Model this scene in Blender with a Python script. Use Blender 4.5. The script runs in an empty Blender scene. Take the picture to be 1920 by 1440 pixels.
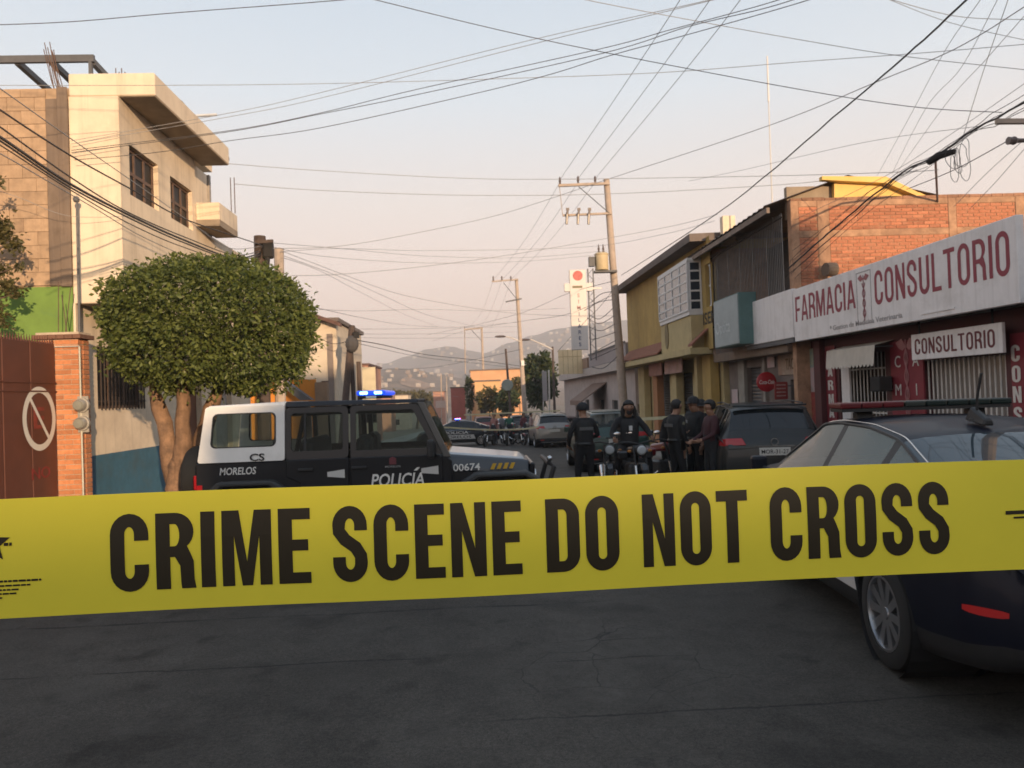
import bpy, bmesh, math, random
from mathutils import Vector, Matrix, noise
R = math.radians
# ---------------------------------------------------------------- camera
EYE=1.70;F=1450.0;YAW=math.radians(2.76);PIT=math.radians(0.87);ROL=math.radians(2.0)
def _v(a,b,k):return tuple(x+y*k for x,y in zip(a,b))
_f=(math.sin(YAW)*math.cos(PIT),math.cos(YAW)*math.cos(PIT),math.sin(PIT))
_r0=(math.cos(YAW),-math.sin(YAW),0)
_u0=(-math.sin(YAW)*math.sin(PIT),-math.cos(YAW)*math.sin(PIT),math.cos(PIT))
_u=tuple(a*math.cos(ROL)+b*math.sin(ROL) for a,b in zip(_u0,_r0))
_r=tuple(a*math.cos(ROL)-b*math.sin(ROL) for a,b in zip(_r0,_u0))
def ray(px,py):
    a=(px-960)/F;b=(720-py)/F
    return tuple(f+r*a+u*b for f,r,u in zip(_f,_r,_u))
def P(px,py,Y):
    d=ray(px,py);t=Y/d[1];return (d[0]*t,Y,EYE+d[2]*t)
def PX(px,py,X):
    d=ray(px,py);t=X/d[0];return (X,d[1]*t,EYE+d[2]*t)
def PZ(px,py,Z):
    d=ray(px,py);t=(Z-EYE)/d[2];return (d[0]*t,d[1]*t,Z)
def proj(p):
    d=(p[0],p[1],p[2]-EYE)
    z=sum(a*b for a,b in zip(d,_f));x=sum(a*b for a,b in zip(d,_r));y=sum(a*b for a,b in zip(d,_u))
    return (960+F*x/z,720-F*y/z,z)
sc = bpy.context.scene
COL = sc.collection
_cd = bpy.data.cameras.new('camera'); cam = bpy.data.objects.new('camera', _cd); COL.objects.link(cam)
_cd.sensor_width = 36; _cd.lens = F / 1920 * 36; _cd.clip_start = 0.02; _cd.clip_end = 9000
_m = Matrix(((_r[0], _u[0], -_f[0], 0), (_r[1], _u[1], -_f[1], 0), (_r[2], _u[2], -_f[2], EYE), (0, 0, 0, 1)))
cam.matrix_world = _m
_cd.dof.use_dof = True; _cd.dof.focus_distance = 0.55
_cd.dof.aperture_fstop = _cd.lens / 1000 / 0.00075      # an opening 0.75 mm wide: the far street goes slightly soft
sc.camera = cam
# ---------------------------------------------------------------- sky, sun, exposure
SUN_E, SUN_P = R(7.5), R(22.0)          # low morning sun behind the viewpoint, a little to the right
sun_dir = Vector((math.sin(SUN_P) * math.cos(SUN_E), -math.cos(SUN_P) * math.cos(SUN_E), math.sin(SUN_E)))   # towards the sun
w = bpy.data.worlds.new('World'); sc.world = w; w.use_nodes = True
nt = w.node_tree; N = nt.nodes; bg = N['Background']
sky = N.new('ShaderNodeTexSky'); sky.sky_type = 'NISHITA'; sky.sun_disc = False
sky.sun_elevation = SUN_E; sky.sun_rotation = math.atan2(sun_dir.x, sun_dir.y)
sky.altitude = 1500; sky.air_density = 1.0; sky.dust_density = 2.0; sky.ozone_density = 1.0
# a dusty veil all round the horizon, the same at every bearing
tc = N.new('ShaderNodeTexCoord'); sx = N.new('ShaderNodeSeparateXYZ'); nt.links.new(tc.outputs['Generated'], sx.inputs[0])
cr = N.new('ShaderNodeValToRGB'); nt.links.new(sx.outputs['Z'], cr.inputs[0])
e = cr.color_ramp.elements; e[0].position = 0.0; e[0].color = (8.9, 5.7, 4.7, 1); e[1].position = 1.0; e[1].color = (2.5, 3.4, 4.7, 1)
for p, c in ((0.12, (8.5, 6.3, 5.35)), (0.24, (7.5, 6.7, 6.2)), (0.36, (6.1, 6.7, 7.2)), (0.55, (4.3, 5.4, 6.5))):
    q = e.new(p); q.color = (*c, 1)
mx = N.new('ShaderNodeMix'); mx.data_type = 'RGBA'; mx.inputs[0].default_value = 0.85
nt.links.new(sky.outputs[0], mx.inputs[6]); nt.links.new(cr.outputs[0], mx.inputs[7])
nt.links.new(mx.outputs[2], bg.inputs[0]); bg.inputs[1].default_value = 0.133
sl = bpy.data.lights.new('sun', 'SUN'); sl.energy = 4.6; sl.angle = R(0.6); sl.color = (1.0, 0.71, 0.44)
so = bpy.data.objects.new('sun', sl); COL.objects.link(so); so.location = (20, -30, 30)
so.rotation_euler = sun_dir.to_track_quat('Z', 'Y').to_euler()
vs = sc.view_settings; vs.view_transform = 'Standard'; vs.look = 'None'; vs.exposure = 0.1; vs.gamma = 1.0; vs.use_curve_mapping = False
sc.cycles.max_bounces = 5; sc.cycles.diffuse_bounces = 3; sc.cycles.glossy_bounces = 3; sc.cycles.transmission_bounces = 3; sc.cycles.transparent_max_bounces = 10; sc.cycles.volume_bounces = 1; sc.cycles.use_denoising = True
sc.cycles.caustics_reflective = False; sc.cycles.caustics_refractive = False
# ---------------------------------------------------------------- helpers
random.seed(7)
def thing(name, label, cat, loc=(0, 0, 0), rz=0.0, group=None, kind=None):
    o = bpy.data.objects.new(name, None); COL.objects.link(o); o.empty_display_size = 0.1
    o.location = loc; o.rotation_euler = (0, 0, rz); tag(o, label, cat, group, kind); return o
def tag(o, label=None, cat=None, group=None, kind=None):
    if label: o['label'] = label
    if cat: o['category'] = cat
    if group: o['group'] = group
    if kind: o['kind'] = kind
    return o
def wloc(o):
    v = Vector((0, 0, 0))
    while o is not None: v += o.location; o = o.parent
    return v
def link(name, me, mat=None, parent=None, loc=None):
    o = bpy.data.objects.new(name, me); COL.objects.link(o)
    if mat is not None and not me.materials: me.materials.append(mat)
    if parent is not None: o.parent = parent
    if loc is not None: o.location = loc
    return o
def rotm(rx=0, ry=0, rz=0):
    return Matrix.Rotation(rz, 3, 'Z') @ Matrix.Rotation(ry, 3, 'Y') @ Matrix.Rotation(rx, 3, 'X')
class B:
    """collects faces of ONE part"""
    def __init__(s): s.v = []; s.f = []
    def add(s, vs, fs, M=None):
        k = len(s.v)
        s.v += [tuple(M @ Vector(p)) if M else tuple(p) for p in vs]; s.f += [tuple(i + k for i in f) for f in fs]; return s
    def box(s, x0, x1, y0, y1, z0, z1, M=None):
        return s.add([(x0,y0,z0),(x1,y0,z0),(x1,y1,z0),(x0,y1,z0),(x0,y0,z1),(x1,y0,z1),(x1,y1,z1),(x0,y1,z1)],
              [(0,3,2,1),(4,5,6,7),(0,1,5,4),(1,2,6,5),(2,3,7,6),(3,0,4,7)], M)
    def hexa(s, a, b):      # two quads (near, far), joined
        return s.add(list(a) + list(b), [(0,1,2,3),(7,6,5,4),(0,4,5,1),(1,5,6,2),(2,6,7,3),(3,7,4,0)])
    def prism(s, pts, a, b, axis='x'):     # polygon in the two other axes, extruded a..b along axis
        n = len(pts); m = {'x': lambda p, t: (t, p[0], p[1]), 'y': lambda p, t: (p[0], t, p[1]), 'z': lambda p, t: (p[0], p[1], t)}[axis]
        vs = [m(p, a) for p in pts] + [m(p, b) for p in pts]
        return s.add(vs, [tuple(range(n)), tuple(range(2*n-1, n-1, -1))] + [(i, (i+1) % n + 0, (i+1) % n + n, i + n) for i in range(n)])
    def cyl(s, p, q, r, r2=None, n=10, caps=True):
        p = Vector(p); q = Vector(q); r2 = r if r2 is None else r2; d = (q - p).normalized()
        a = d.orthogonal().normalized(); b = d.cross(a); k = len(s.v)
        for c, rr in ((p, r), (q, r2)):
            for i in range(n):
                t = 2*math.pi*i/n; s.v.append(tuple(c + (a*math.cos(t) + b*math.sin(t))*rr))
        s.f += [(k+i, k+(i+1) % n, k+n+(i+1) % n, k+n+i) for i in range(n)]
        if caps: s.f += [tuple(k+i for i in reversed(range(n))), tuple(k+n+i for i in range(n))]
        return s
    def tube(s, pts, r, n=6):
        pts = [Vector(p) for p in pts]; k = len(s.v); up = None; m = len(pts)
        for i, p in enumerate(pts):
            d = (pts[min(i+1, m-1)] - pts[max(i-1, 0)]).normalized()
            up = d.orthogonal().normalized() if up is None else (up - d*up.dot(d)).normalized()
            b = d.cross(up); rr = r[i] if isinstance(r, (list, tuple)) else r
            for j in range(n):
                t = 2*math.pi*j/n; s.v.append(tuple(p + (up*math.cos(t) + b*math.sin(t))*rr))
        for i in range(m-1):
            for j in range(n):
                s.f.append((k+i*n+j, k+i*n+(j+1) % n, k+(i+1)*n+(j+1) % n, k+(i+1)*n+j))
        s.f += [tuple(k+j for j in reversed(range(n))), tuple(k+(m-1)*n+j for j in range(n))]
        return s
    def lathe(s, prof, c, axis='x', n=24):   # prof: (radius, offset along axis)
        k = len(s.v); m = len(prof)
        for r, t in prof:
            for i in range(n):
                a = 2*math.pi*i/n; u, v = r*math.cos(a), r*math.sin(a)
                s.v.append({'x': (c[0]+t, c[1]+u, c[2]+v), 'y': (c[0]+u, c[1]+t, c[2]+v), 'z': (c[0]+u, c[1]+v, c[2]+t)}[axis])
        for j in range(m-1):
            for i in range(n): s.f.append((k+j*n+i, k+j*n+(i+1) % n, k+(j+1)*n+(i+1) % n, k+(j+1)*n+i))
        return s
    def ball(s, c, r, n=12, m=8, sq=(1, 1, 1)):
        prof = [(max(r*math.sin(math.pi*j/m), 1e-4), -r*math.cos(math.pi*j/m)) for j in range(m+1)]
        k = len(s.v); s.lathe(prof, (0, 0, 0), 'z', n)
        for i in range(k, len(s.v)): v = s.v[i]; s.v[i] = (c[0]+v[0]*sq[0], c[1]+v[1]*sq[1], c[2]+v[2]*sq[2])
        return s
    def mesh(s, off=(0, 0, 0), bevel=0, seg=1, smooth=False, fixn=True):
        me = bpy.data.meshes.new('m')
        me.from_pydata([(v[0]-off[0], v[1]-off[1], v[2]-off[2]) for v in s.v], [], s.f)
        if fixn or bevel:
            bm = bmesh.new(); bm.from_mesh(me)
            if fixn: bmesh.ops.recalc_face_normals(bm, faces=bm.faces)
            if bevel:
                es = [e for e in bm.edges if len(e.link_faces) == 2 and e.calc_face_angle(0) > 0.5]
                bmesh.ops.bevel(bm, geom=es, offset=bevel, segments=seg, profile=0.6, affect='EDGES', clamp_overlap=True)
            bm.to_mesh(me); bm.free()
        if smooth:
            try: me.shade_smooth(); me.set_sharp_from_angle(angle=R(35 if smooth is True else smooth))
            except Exception: pass
        me.update(); return me
    def obj(s, name, mat, parent=None, world=True, **k):   # verts in world axes when world, else in the parent's own
        off = wloc(parent) if (parent is not None and world) else (0, 0, 0)
        return link(name, s.mesh(off, **k), mat, parent)
    def top(s, name, mat, label, cat, group=None, kind=None, base=None, **k):
        if base is None:
            xs = [v[0] for v in s.v]; ys = [v[1] for v in s.v]; base = ((min(xs)+max(xs))/2, (min(ys)+max(ys))/2, min(v[2] for v in s.v))
        o = link(name, s.mesh(base, **k), mat); o.location = base; return tag(o, label, cat, group, kind)
# ---- materials
_M = {}
def mat(name, col, rough=0.75, var=0.12, scale=6.0, bump=0.0, metal=0.0, coat=0.0, rnd=0.0, alpha=1.0, trans=0.0, emit=None, estr=0.0, dirt=None, dirt_amt=0.5, dirt_scale=1.2, spec=0.5, streak=0.0):
    if name in _M: return _M[name]
    m = bpy.data.materials.new(name); m.use_nodes = True; t = m.node_tree; n = t.nodes; L = t.links.new
    b = n['Principled BSDF']; b.inputs['Roughness'].default_value = rough; b.inputs['Metallic'].default_value = metal
    b.inputs['Coat Weight'].default_value = coat; b.inputs['Coat Roughness'].default_value = 0.05
    b.inputs['Specular IOR Level'].default_value = spec
    b.inputs['Transmission Weight'].default_value = trans
    if emit: b.inputs['Emission Color'].default_value = (*emit, 1); b.inputs['Emission Strength'].default_value = estr
    tcx = n.new('ShaderNodeTexCoord'); co = tcx.outputs['Object']
    if rnd:
        oi = n.new('ShaderNodeObjectInfo'); va = n.new('ShaderNodeVectorMath'); va.operation = 'ADD'
        sc_ = n.new('ShaderNodeVectorMath'); sc_.operation = 'SCALE'; sc_.inputs[3].default_value = 40
        cb = n.new('ShaderNodeCombineXYZ'); L(oi.outputs['Random'], cb.inputs[0]); L(oi.outputs['Random'], cb.inputs[1])
        L(cb.outputs[0], sc_.inputs[0]); L(co, va.inputs[0]); L(sc_.outputs[0], va.inputs[1]); co = va.outputs[0]
    last = None
    if var or dirt:
        ns = n.new('ShaderNodeTexNoise'); ns.inputs['Scale'].default_value = scale; ns.inputs['Detail'].default_value = 6; ns.inputs['Roughness'].default_value = 0.65; L(co, ns.inputs['Vector'])
        rp = n.new('ShaderNodeMapRange'); rp.inputs[1].default_value = 0.3; rp.inputs[2].default_value = 0.7
        rp.inputs[3].default_value = 1 - var; rp.inputs[4].default_value = 1 + var; L(ns.outputs[0], rp.inputs[0])
        fac = rp.outputs[0]
        if rnd:
            mr = n.new('ShaderNodeMapRange'); mr.inputs[3].default_value = 1 - rnd; mr.inputs[4].default_value = 1 + rnd; L(oi.outputs['Random'], mr.inputs[0])
            mm = n.new('ShaderNodeMath'); mm.operation = 'MULTIPLY'; L(fac, mm.inputs[0]); L(mr.outputs[0], mm.inputs[1]); fac = mm.outputs[0]
        sv = n.new('ShaderNodeVectorMath'); sv.operation = 'SCALE'; sv.inputs[0].default_value = col; L(fac, sv.inputs[3]); last = sv.outputs[0]
        if dirt:
            n2 = n.new('ShaderNodeTexNoise'); n2.inputs['Scale'].default_value = dirt_scale; n2.inputs['Detail'].default_value = 8; n2.inputs['Roughness'].default_value = 0.7; L(co, n2.inputs['Vector'])
            r2 = n.new('ShaderNodeMapRange'); r2.inputs[1].default_value = 0.48; r2.inputs[2].default_value = 0.72; r2.inputs[4].default_value = dirt_amt; L(n2.outputs[0], r2.inputs[0])
            mi = n.new('ShaderNodeMix'); mi.data_type = 'RGBA'; L(r2.outputs[0], mi.inputs[0]); L(last, mi.inputs[6]); mi.inputs[7].default_value = (*dirt, 1); last = mi.outputs[2]
        if streak:      # rain marks: noise drawn out downwards
            mp = n.new('ShaderNodeMapping'); mp.inputs['Scale'].default_value = (7, 7, .35); L(co, mp.inputs['Vector']); n3 = n.new('ShaderNodeTexNoise'); n3.inputs['Scale'].default_value = 1.0; n3.inputs['Detail'].default_value = 7; n3.inputs['Roughness'].default_value = .65; L(mp.outputs[0], n3.inputs['Vector'])
            r3 = n.new('ShaderNodeMapRange'); r3.inputs[1].default_value = .5; r3.inputs[2].default_value = .74; r3.inputs[4].default_value = streak; L(n3.outputs[0], r3.inputs[0])
            m3 = n.new('ShaderNodeMix'); m3.data_type = 'RGBA'; L(r3.outputs[0], m3.inputs[0]); L(last, m3.inputs[6]); m3.inputs[7].default_value = (col[0]*.45, col[1]*.42, col[2]*.40, 1); last = m3.outputs[2]
        L(last, b.inputs['Base Color'])
        if bump:
            bp = n.new('ShaderNodeBump'); bp.inputs['Strength'].default_value = bump; bp.inputs['Distance'].default_value = 0.02; L(ns.outputs[0], bp.inputs['Height']); L(bp.outputs[0], b.inputs['Normal'])
    else: b.inputs['Base Color'].default_value = (*col, 1)
    _M[name] = m; return m
def glass_mat(name, tint=(0.02, 0.025, 0.03), rough=0.04, trans=0.0):
    if name in _M: return _M[name]
    m = bpy.data.materials.new(name); m.use_nodes = True; t = m.node_tree; n = t.nodes; L = t.links.new
    out = n['Material Output']; b = n['Principled BSDF']; b.inputs['Base Color'].default_value = (*tint, 1); b.inputs['Roughness'].default_value = rough
    b.inputs['Specular IOR Level'].default_value = 0.55
    if trans:
        tr = n.new('ShaderNodeBsdfTransparent'); tr.inputs[0].default_value = (0.86, 0.92, 0.90, 1); ms = n.new('ShaderNodeMixShader'); ms.inputs[0].default_value = 1 - trans
        L(tr.outputs[0], ms.inputs[1]); L(b.outputs[0], ms.inputs[2]); L(ms.outputs[0], out.inputs[0])
    _M[name] = m; return m
# ---- lettering: heavy condensed capitals drawn as outlines
def _arc(cx, cz, rx, rz, a0, a1, n=12):
    return [(cx + rx*math.cos(R(a0+(a1-a0)*i/n)), cz + rz*math.sin(R(a0+(a1-a0)*i/n))) for i in range(n+1)]
def _ribbon(c, t):
    L_, R_ = [], []
    for i, p in enumerate(c):
        a = c[max(i-1, 0)]; b = c[min(i+1, len(c)-1)]; dx, dz = b[0]-a[0], b[1]-a[1]; l = math.hypot(dx, dz) or 1
        nx, nz = -dz/l*t/2, dx/l*t/2; L_.append((p[0]+nx, p[1]+nz)); R_.append((p[0]-nx, p[1]-nz))
    return L_ + R_[::-1]
def glyph(ch, W=0.46, t=0.17):
    """outlines (outer first, holes after) in a cell W wide and 1 high; stem width t"""
    h = t/2; th = t*0.86
    def stad(x0, x1, z0, z1, r):
        return _arc(x1-r, z1-r*1.1, r, r*1.1, 0, 90) + _arc(x0+r, z1-r*1.1, r, r*1.1, 90, 180) + _arc(x0+r, z0+r*1.1, r, r*1.1, 180, 270) + _arc(x1-r, z0+r*1.1, r, r*1.1, 270, 360)
    if ch == 'I': return t, [[(0,0),(t,0),(t,1),(0,1)]]
    if ch == 'L': return W*.86, [[(0,0),(W*.86,0),(W*.86,th),(t,th),(t,1),(0,1)]]
    if ch == 'T': c = W*.5; return W, [[(c-h,0),(c+h,0),(c+h,1-th),(W,1-th),(W,1),(0,1),(0,1-th),(c-h,1-th)]]
    if ch == 'E': w_ = W*.86; return w_, [[(0,0),(w_,0),(w_,th),(t,th),(t,.5-th*.42),(w_*.93,.5-th*.42),(w_*.93,.5+th*.58),(t,.5+th*.58),(t,1-th),(w_,1-th),(w_,1),(0,1)]]
    if ch == 'F': w_ = W*.84; return w_, [[(0,0),(t,0),(t,.46-th*.4),(w_*.92,.46-th*.4),(w_*.92,.46+th*.6),(t,.46+th*.6),(t,1-th),(w_,1-th),(w_,1),(0,1)]]
    if ch == 'N': return W*1.02, [[(0,0),(t*.86,0),(t*.86,.62),(W*1.02-t*.95,0),(W*1.02,0),(W*1.02,1),(W*1.02-t*.86,1),(W*1.02-t*.86,.38),(t*.95,1),(0,1)]]
    if ch == 'M': w_ = W*1.32; c = w_/2; return w_, [[(0,0),(t*.86,0),(t*.86,.66),(c-t*.36,0),(c+t*.36,0),(w_-t*.86,.66),(w_-t*.86,0),(w_,0),(w_,1),(w_-t*1.22,1),(c,.32),(t*1.22,1),(0,1)]]
    if ch == 'A': w_ = W*1.1; c = w_/2; return w_, [[(0,0),(t*.95,0),(t*1.18,.2),(w_-t*1.18,.2),(w_-t*.95,0),(w_,0),(c+t*.62,1),(c-t*.62,1)], [(t*1.36,.34),(c,.8),(w_-t*1.36,.34)]]
    if ch == 'O': return W, [stad(0, W, -.012, 1.012, W/2), stad(t, W-t, th, 1-th, (W-2*t)/2)[::-1]]
    if ch == 'D': r = W*.5; return W, [[(0,0)] + _arc(W-r, r, r, r, 270, 360) + _arc(W-r, 1-r, r, r, 0, 90) + [(0,1)], ([(t,th)] + _arc(W-r, r, r-t, r-th, 270, 360) + _arc(W-r, 1-r, r-t, r-th, 0, 90) + [(t,1-th)])[::-1]]
    if ch == 'P' or ch == 'R':
        r = .245; zb = .5
        out = [(0,0),(t,0),(t,.42)]
        if ch == 'R': out = [(0,0),(t,0),(t,.42)] + [(W*.5,.42),(W-t*.98,.30),(W-t*.94,.07),(W-t*.9,0),(W*1.04,0),(W*1.0,.12),(W*.99,.36),(W*.9,.475)]
        else: out += [(W*.6,.42)]
        rx = W*.5
        out += _arc(W-rx, 1-.25, rx, .25, -50, 90) + [(0,1)]
        hole = [(t,.42+th*.95),(W-rx,.42+th*.95)] + _arc(W-rx, (1-th+.42+th*.95)/2, rx-t, (1-th-.42-th*.95)/2, -90, 90) + [(t,1-th)]
        return W, [out, hole[::-1]]
    if ch == 'C':
        c = [(W-h,.34),(W-h,.3)] + _arc(W/2, .24+h*.2, W/2-h, .24+h*.2-th/2, 0, -180) + _arc(W/2, .76-h*.2, W/2-h, .24+h*.2-th/2, 180, 0) + [(W-h,.70),(W-h,.655)]
        return W, [_ribbon(c, t)]
    if ch == 'U':
        c = [(h,1),(h,.8)] + _arc(W/2, .26, W/2-h, .26-th/2, 180, 360) + [(W-h,.8),(W-h,1)]
        return W, [_ribbon(c, t)]
    if ch == 'S':
        rx = W/2-h
        c = [(h,.33),(h,.30)] + _arc(W/2, .25, rx, .25-th/2, 180, 360, 14) + [(W-h*1.05,.34),(W*.66,.455),(W*.36,.56),(h*1.02,.67)] + _arc(W/2, .75, rx, .25-th/2, 180, 0, 14) + [(W-h,.70),(W-h,.68)]
        return W, [_ribbon(c, t*.97)]
    return W*.5, []
def outline_mesh(outs, depth=0.0):
    cu = bpy.data.curves.new('g', 'CURVE'); cu.dimensions = '2D'; cu.fill_mode = 'BOTH'; cu.extrude = depth
    for o in outs:
        sp = cu.splines.new('POLY'); sp.points.add(len(o)-1); sp.use_cyclic_u = True
        for p, q in zip(sp.points, o): p.co = (q[0], q[1], 0, 1)
    ob = bpy.data.objects.new('g', cu); COL.objects.link(ob)
    me = bpy.data.meshes.new_from_object(ob.evaluated_get(bpy.context.evaluated_depsgraph_get()))
    bpy.data.objects.remove(ob); bpy.data.curves.remove(cu); return me
_DG = None
def letters(word, h, W, t, gap, space, depth=0.0):
    """list of (char, outlines scaled, x) laid out from x = 0; returns also the total width"""
    x = 0; res = []
    for ch in word:
        if ch == ' ': x += space*h; continue
        w_, outs = glyph(ch, W, t)
        res.append((ch, [[(p[0]*h + x, p[1]*h) for p in o] for o in outs])); x += (w_ + gap)*h
    return res, x - gap*h
def frame_matrix(o, ux, uz):
    ux = Vector(ux).normalized(); uz = Vector(uz); n = ux.cross(uz).normalized(); uz = n.cross(ux).normalized()
    # local x -> ux, local y -> uz, local z -> out of the sheet
    return Matrix(((ux.x, uz.x, n.x, o[0]), (ux.y, uz.y, n.y, o[1]), (ux.z, uz.z, n.z, o[2]), (0, 0, 0, 1)))
def put_mesh(me, M, name, m, parent):
    if parent is not None: me.transform(Matrix.Translation(-wloc(parent)) @ M)
    else: me.transform(M)
    return link(name, me, m, parent)
def block_text(word, M, h, m, parent, width=None, W=0.46, t=0.17, gap=0.07, space=0.22, depth=0.0015, name='letter', each=True):
    res, tot = letters(word, h, W, t, gap, space); k = (width/tot) if width else 1
    for ch, outs in res:
        outs = [[(p[0]*k, p[1]) for p in o] for o in outs]
        put_mesh(outline_mesh(outs, depth), M, name, m, parent)
def font_text(s, M, h, m, parent, width=None, bold=0.0, shear=0.0, name='lettering', depth=0.0015, align='LEFT'):
    cu = bpy.data.curves.new('t', 'FONT'); cu.body = s; cu.size = h*1.38; cu.offset = bold*h; cu.shear = shear; cu.extrude = depth; cu.resolution_u = 3; cu.align_x = align
    ob = bpy.data.objects.new('t', cu); COL.objects.link(ob)
    me = bpy.data.meshes.new_from_object(ob.evaluated_get(bpy.context.evaluated_depsgraph_get()))
    bpy.data.objects.remove(ob); bpy.data.curves.remove(cu)
    if width:
        xs = [v.co.x for v in me.vertices]; k = width/(max(xs)-min(xs)); x0 = min(xs)
        for v in me.vertices: v.co.x = (v.co.x - x0)*k
    return put_mesh(me, M, name, m, parent)
def gz(y):      # the road: level at the viewpoint, then falling gently away
    if y < 2: return 0.0
    if y < 8: return -0.027*(y-2)*(y-2)/12
    if y < 150: return -0.081 - 0.027*(y-8)
    return -0.081 - 0.027*142
def cat_rom(pts, n=8):
    pts = [Vector(p) for p in pts]; out = []
    for i in range(len(pts)-1):
        p0 = pts[max(i-1, 0)]; p1 = pts[i]; p2 = pts[i+1]; p3 = pts[min(i+2, len(pts)-1)]
        for k in range(n):
            t = k/n
            out.append(0.5*((2*p1) + (p2-p0)*t + (2*p0-5*p1+4*p2-p3)*t*t + (3*p1-p0-3*p2+p3)*t**3))
    out.append(pts[-1]); return out
# ---------------------------------------------------------------- ground, road, pavements, hills
def strip(x0, x1, ys, dz, nx=1):
    b = B(); n = nx+1
    for y in ys:
        for i in range(n): b.v.append((x0+(x1-x0)*i/nx, y, gz(y)+dz))
    for j in range(len(ys)-1):
        for i in range(nx): k = j*n+i; b.f.append((k, k+1, k+n+1, k+n))
    return b
YS = [-70, -40, -20, -10, -4, 0, 2, 3, 4, 5, 6, 7, 8, 10, 14, 20, 30, 45, 60, 80, 110, 150, 300]
m_soil = mat('dry_ground', (0.16, 0.12, 0.085), 0.95, 0.3, 0.3)
g = strip(-2600, 2600, YS + [900, 3500], -0.06).obj('ground', m_soil, smooth=True); g['kind'] = 'structure'
def asphalt():
    m = bpy.data.materials.new('worn_asphalt'); m.use_nodes = True; t = m.node_tree; n = t.nodes; L = t.links.new; b = n['Principled BSDF']
    tc = n.new('ShaderNodeTexCoord'); co = tc.outputs['Object']
    def noise(s, d=6, r=.6):
        q = n.new('ShaderNodeTexNoise'); q.inputs['Scale'].default_value = s; q.inputs['Detail'].default_value = d; q.inputs['Roughness'].default_value = r; L(co, q.inputs['Vector']); return q.outputs[0]
    def mr(i, a, c, lo, hi):
        q = n.new('ShaderNodeMapRange'); L(i, q.inputs[0])
        for k, v in zip((1, 2, 3, 4), (a, c, lo, hi)): q.inputs[k].default_value = v
        return q.outputs[0]
    def op(o, a, c):
        q = n.new('ShaderNodeMath'); q.operation = o
        for k, v in ((0, a), (1, c)):
            if isinstance(v, (int, float)): q.inputs[k].default_value = v
            else: L(v, q.inputs[k])
        return q.outputs[0]
    big = mr(noise(0.45, 4), .35, .65, .72, 1.22); mid = mr(noise(3.2, 8, .7), .3, .7, .82, 1.2); fine = op('MULTIPLY', mr(noise(160, 2, .8), .3, .7, .5, 1.55), mr(noise(48, 3, .85), .3, .7, .6, 1.4))
    stain = op('MULTIPLY', mr(noise(.9, 5, .55), .54, .66, 1, .55), mr(noise(2.6, 4, .5), .60, .70, 1, .6)); v = op('MULTIPLY', op('MULTIPLY', op('MULTIPLY', big, mid), fine), stain)
    # alligator cracks in one worn area, and two long transverse seams
    wn = n.new('ShaderNodeTexNoise'); wn.inputs['Scale'].default_value = 3.0; wn.inputs['Detail'].default_value = 5; L(co, wn.inputs['Vector'])
    wv = n.new('ShaderNodeVectorMath'); wv.operation = 'SCALE'; wv.inputs[3].default_value = .22; L(wn.outputs[1], wv.inputs[0])
    ad = n.new('ShaderNodeVectorMath'); ad.operation = 'ADD'; L(co, ad.inputs[0]); L(wv.outputs[0], ad.inputs[1])
    vo = n.new('ShaderNodeTexVoronoi'); vo.feature = 'DISTANCE_TO_EDGE'; vo.inputs['Scale'].default_value = 1.9; L(ad.outputs[0], vo.inputs['Vector'])
    crack = mr(vo.outputs['Distance'], .002, .013, .9, 0)
    sp = n.new('ShaderNodeSeparateXYZ'); L(co, sp.inputs[0])
    dx = op('ABSOLUTE', op('SUBTRACT', sp.outputs[0], 0.85), 0); dy = op('ABSOLUTE', op('SUBTRACT', sp.outputs[1], 4.75), 0)
    area = op('MULTIPLY', mr(op('ADD', op('MULTIPLY', dx, .9), op('MULTIPLY', dy, .55)), .3, 1.0, 1, 0), mr(noise(1.6, 3), .34, .55, .25, 1))
    crack = op('MULTIPLY', crack, area)
    wob = op('MULTIPLY', op('SUBTRACT', noise(1.3, 6, .7), .5), .16)
    for y0, wd, x0, x1 in ((4.10, .010, .1, 9), (4.98, .008, .3, 1.3), (6.45, .02, -9, .9), (5.2, .009, -9, -.2)):
        dd = op('ABSOLUTE', op('ADD', op('SUBTRACT', sp.outputs[1], y0), wob), 0)
        ln = op('MULTIPLY', mr(dd, wd*.6, wd*1.5, .8, 0), op('MULTIPLY', mr(sp.outputs[0], x0-.25, x0+.25, 0, 1), mr(sp.outputs[0], x1-.25, x1+.25, 1, 0)))
        ln = op('MULTIPLY', ln, mr(noise(2.2, 3), .38, .55, .15, 1)); crack = op('MAXIMUM', crack, ln)
    # pale dust: more on the worn patch
    dust = op('MULTIPLY', mr(noise(1.7, 9, .75), .5, .75, 0, 1), .45)
    dust = op('MAXIMUM', dust, op('MULTIPLY', area, mr(noise(9, 6, .8), .35, .7, .1, .8)))
    sv = n.new('ShaderNodeVectorMath'); sv.operation = 'SCALE'; sv.inputs[0].default_value = (.054, .0475, .040); L(v, sv.inputs[3])
    m1 = n.new('ShaderNodeMix'); m1.data_type = 'RGBA'; L(dust, m1.inputs[0]); L(sv.outputs[0], m1.inputs[6]); m1.inputs[7].default_value = (.092, .083, .072, 1)
    m2 = n.new('ShaderNodeMix'); m2.data_type = 'RGBA'; L(crack, m2.inputs[0]); L(m1.outputs[2], m2.inputs[6]); m2.inputs[7].default_value = (.012, .012, .012, 1)
    L(m2.outputs[2], b.inputs['Base Color']); b.inputs['Roughness'].default_value = .8; b.inputs['Specular IOR Level'].default_value = .25
    hgt = op('SUBTRACT', op('ADD', op('MULTIPLY', fine, .12), op('MULTIPLY', mid, .2)), op('MULTIPLY', crack, .8))
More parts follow.
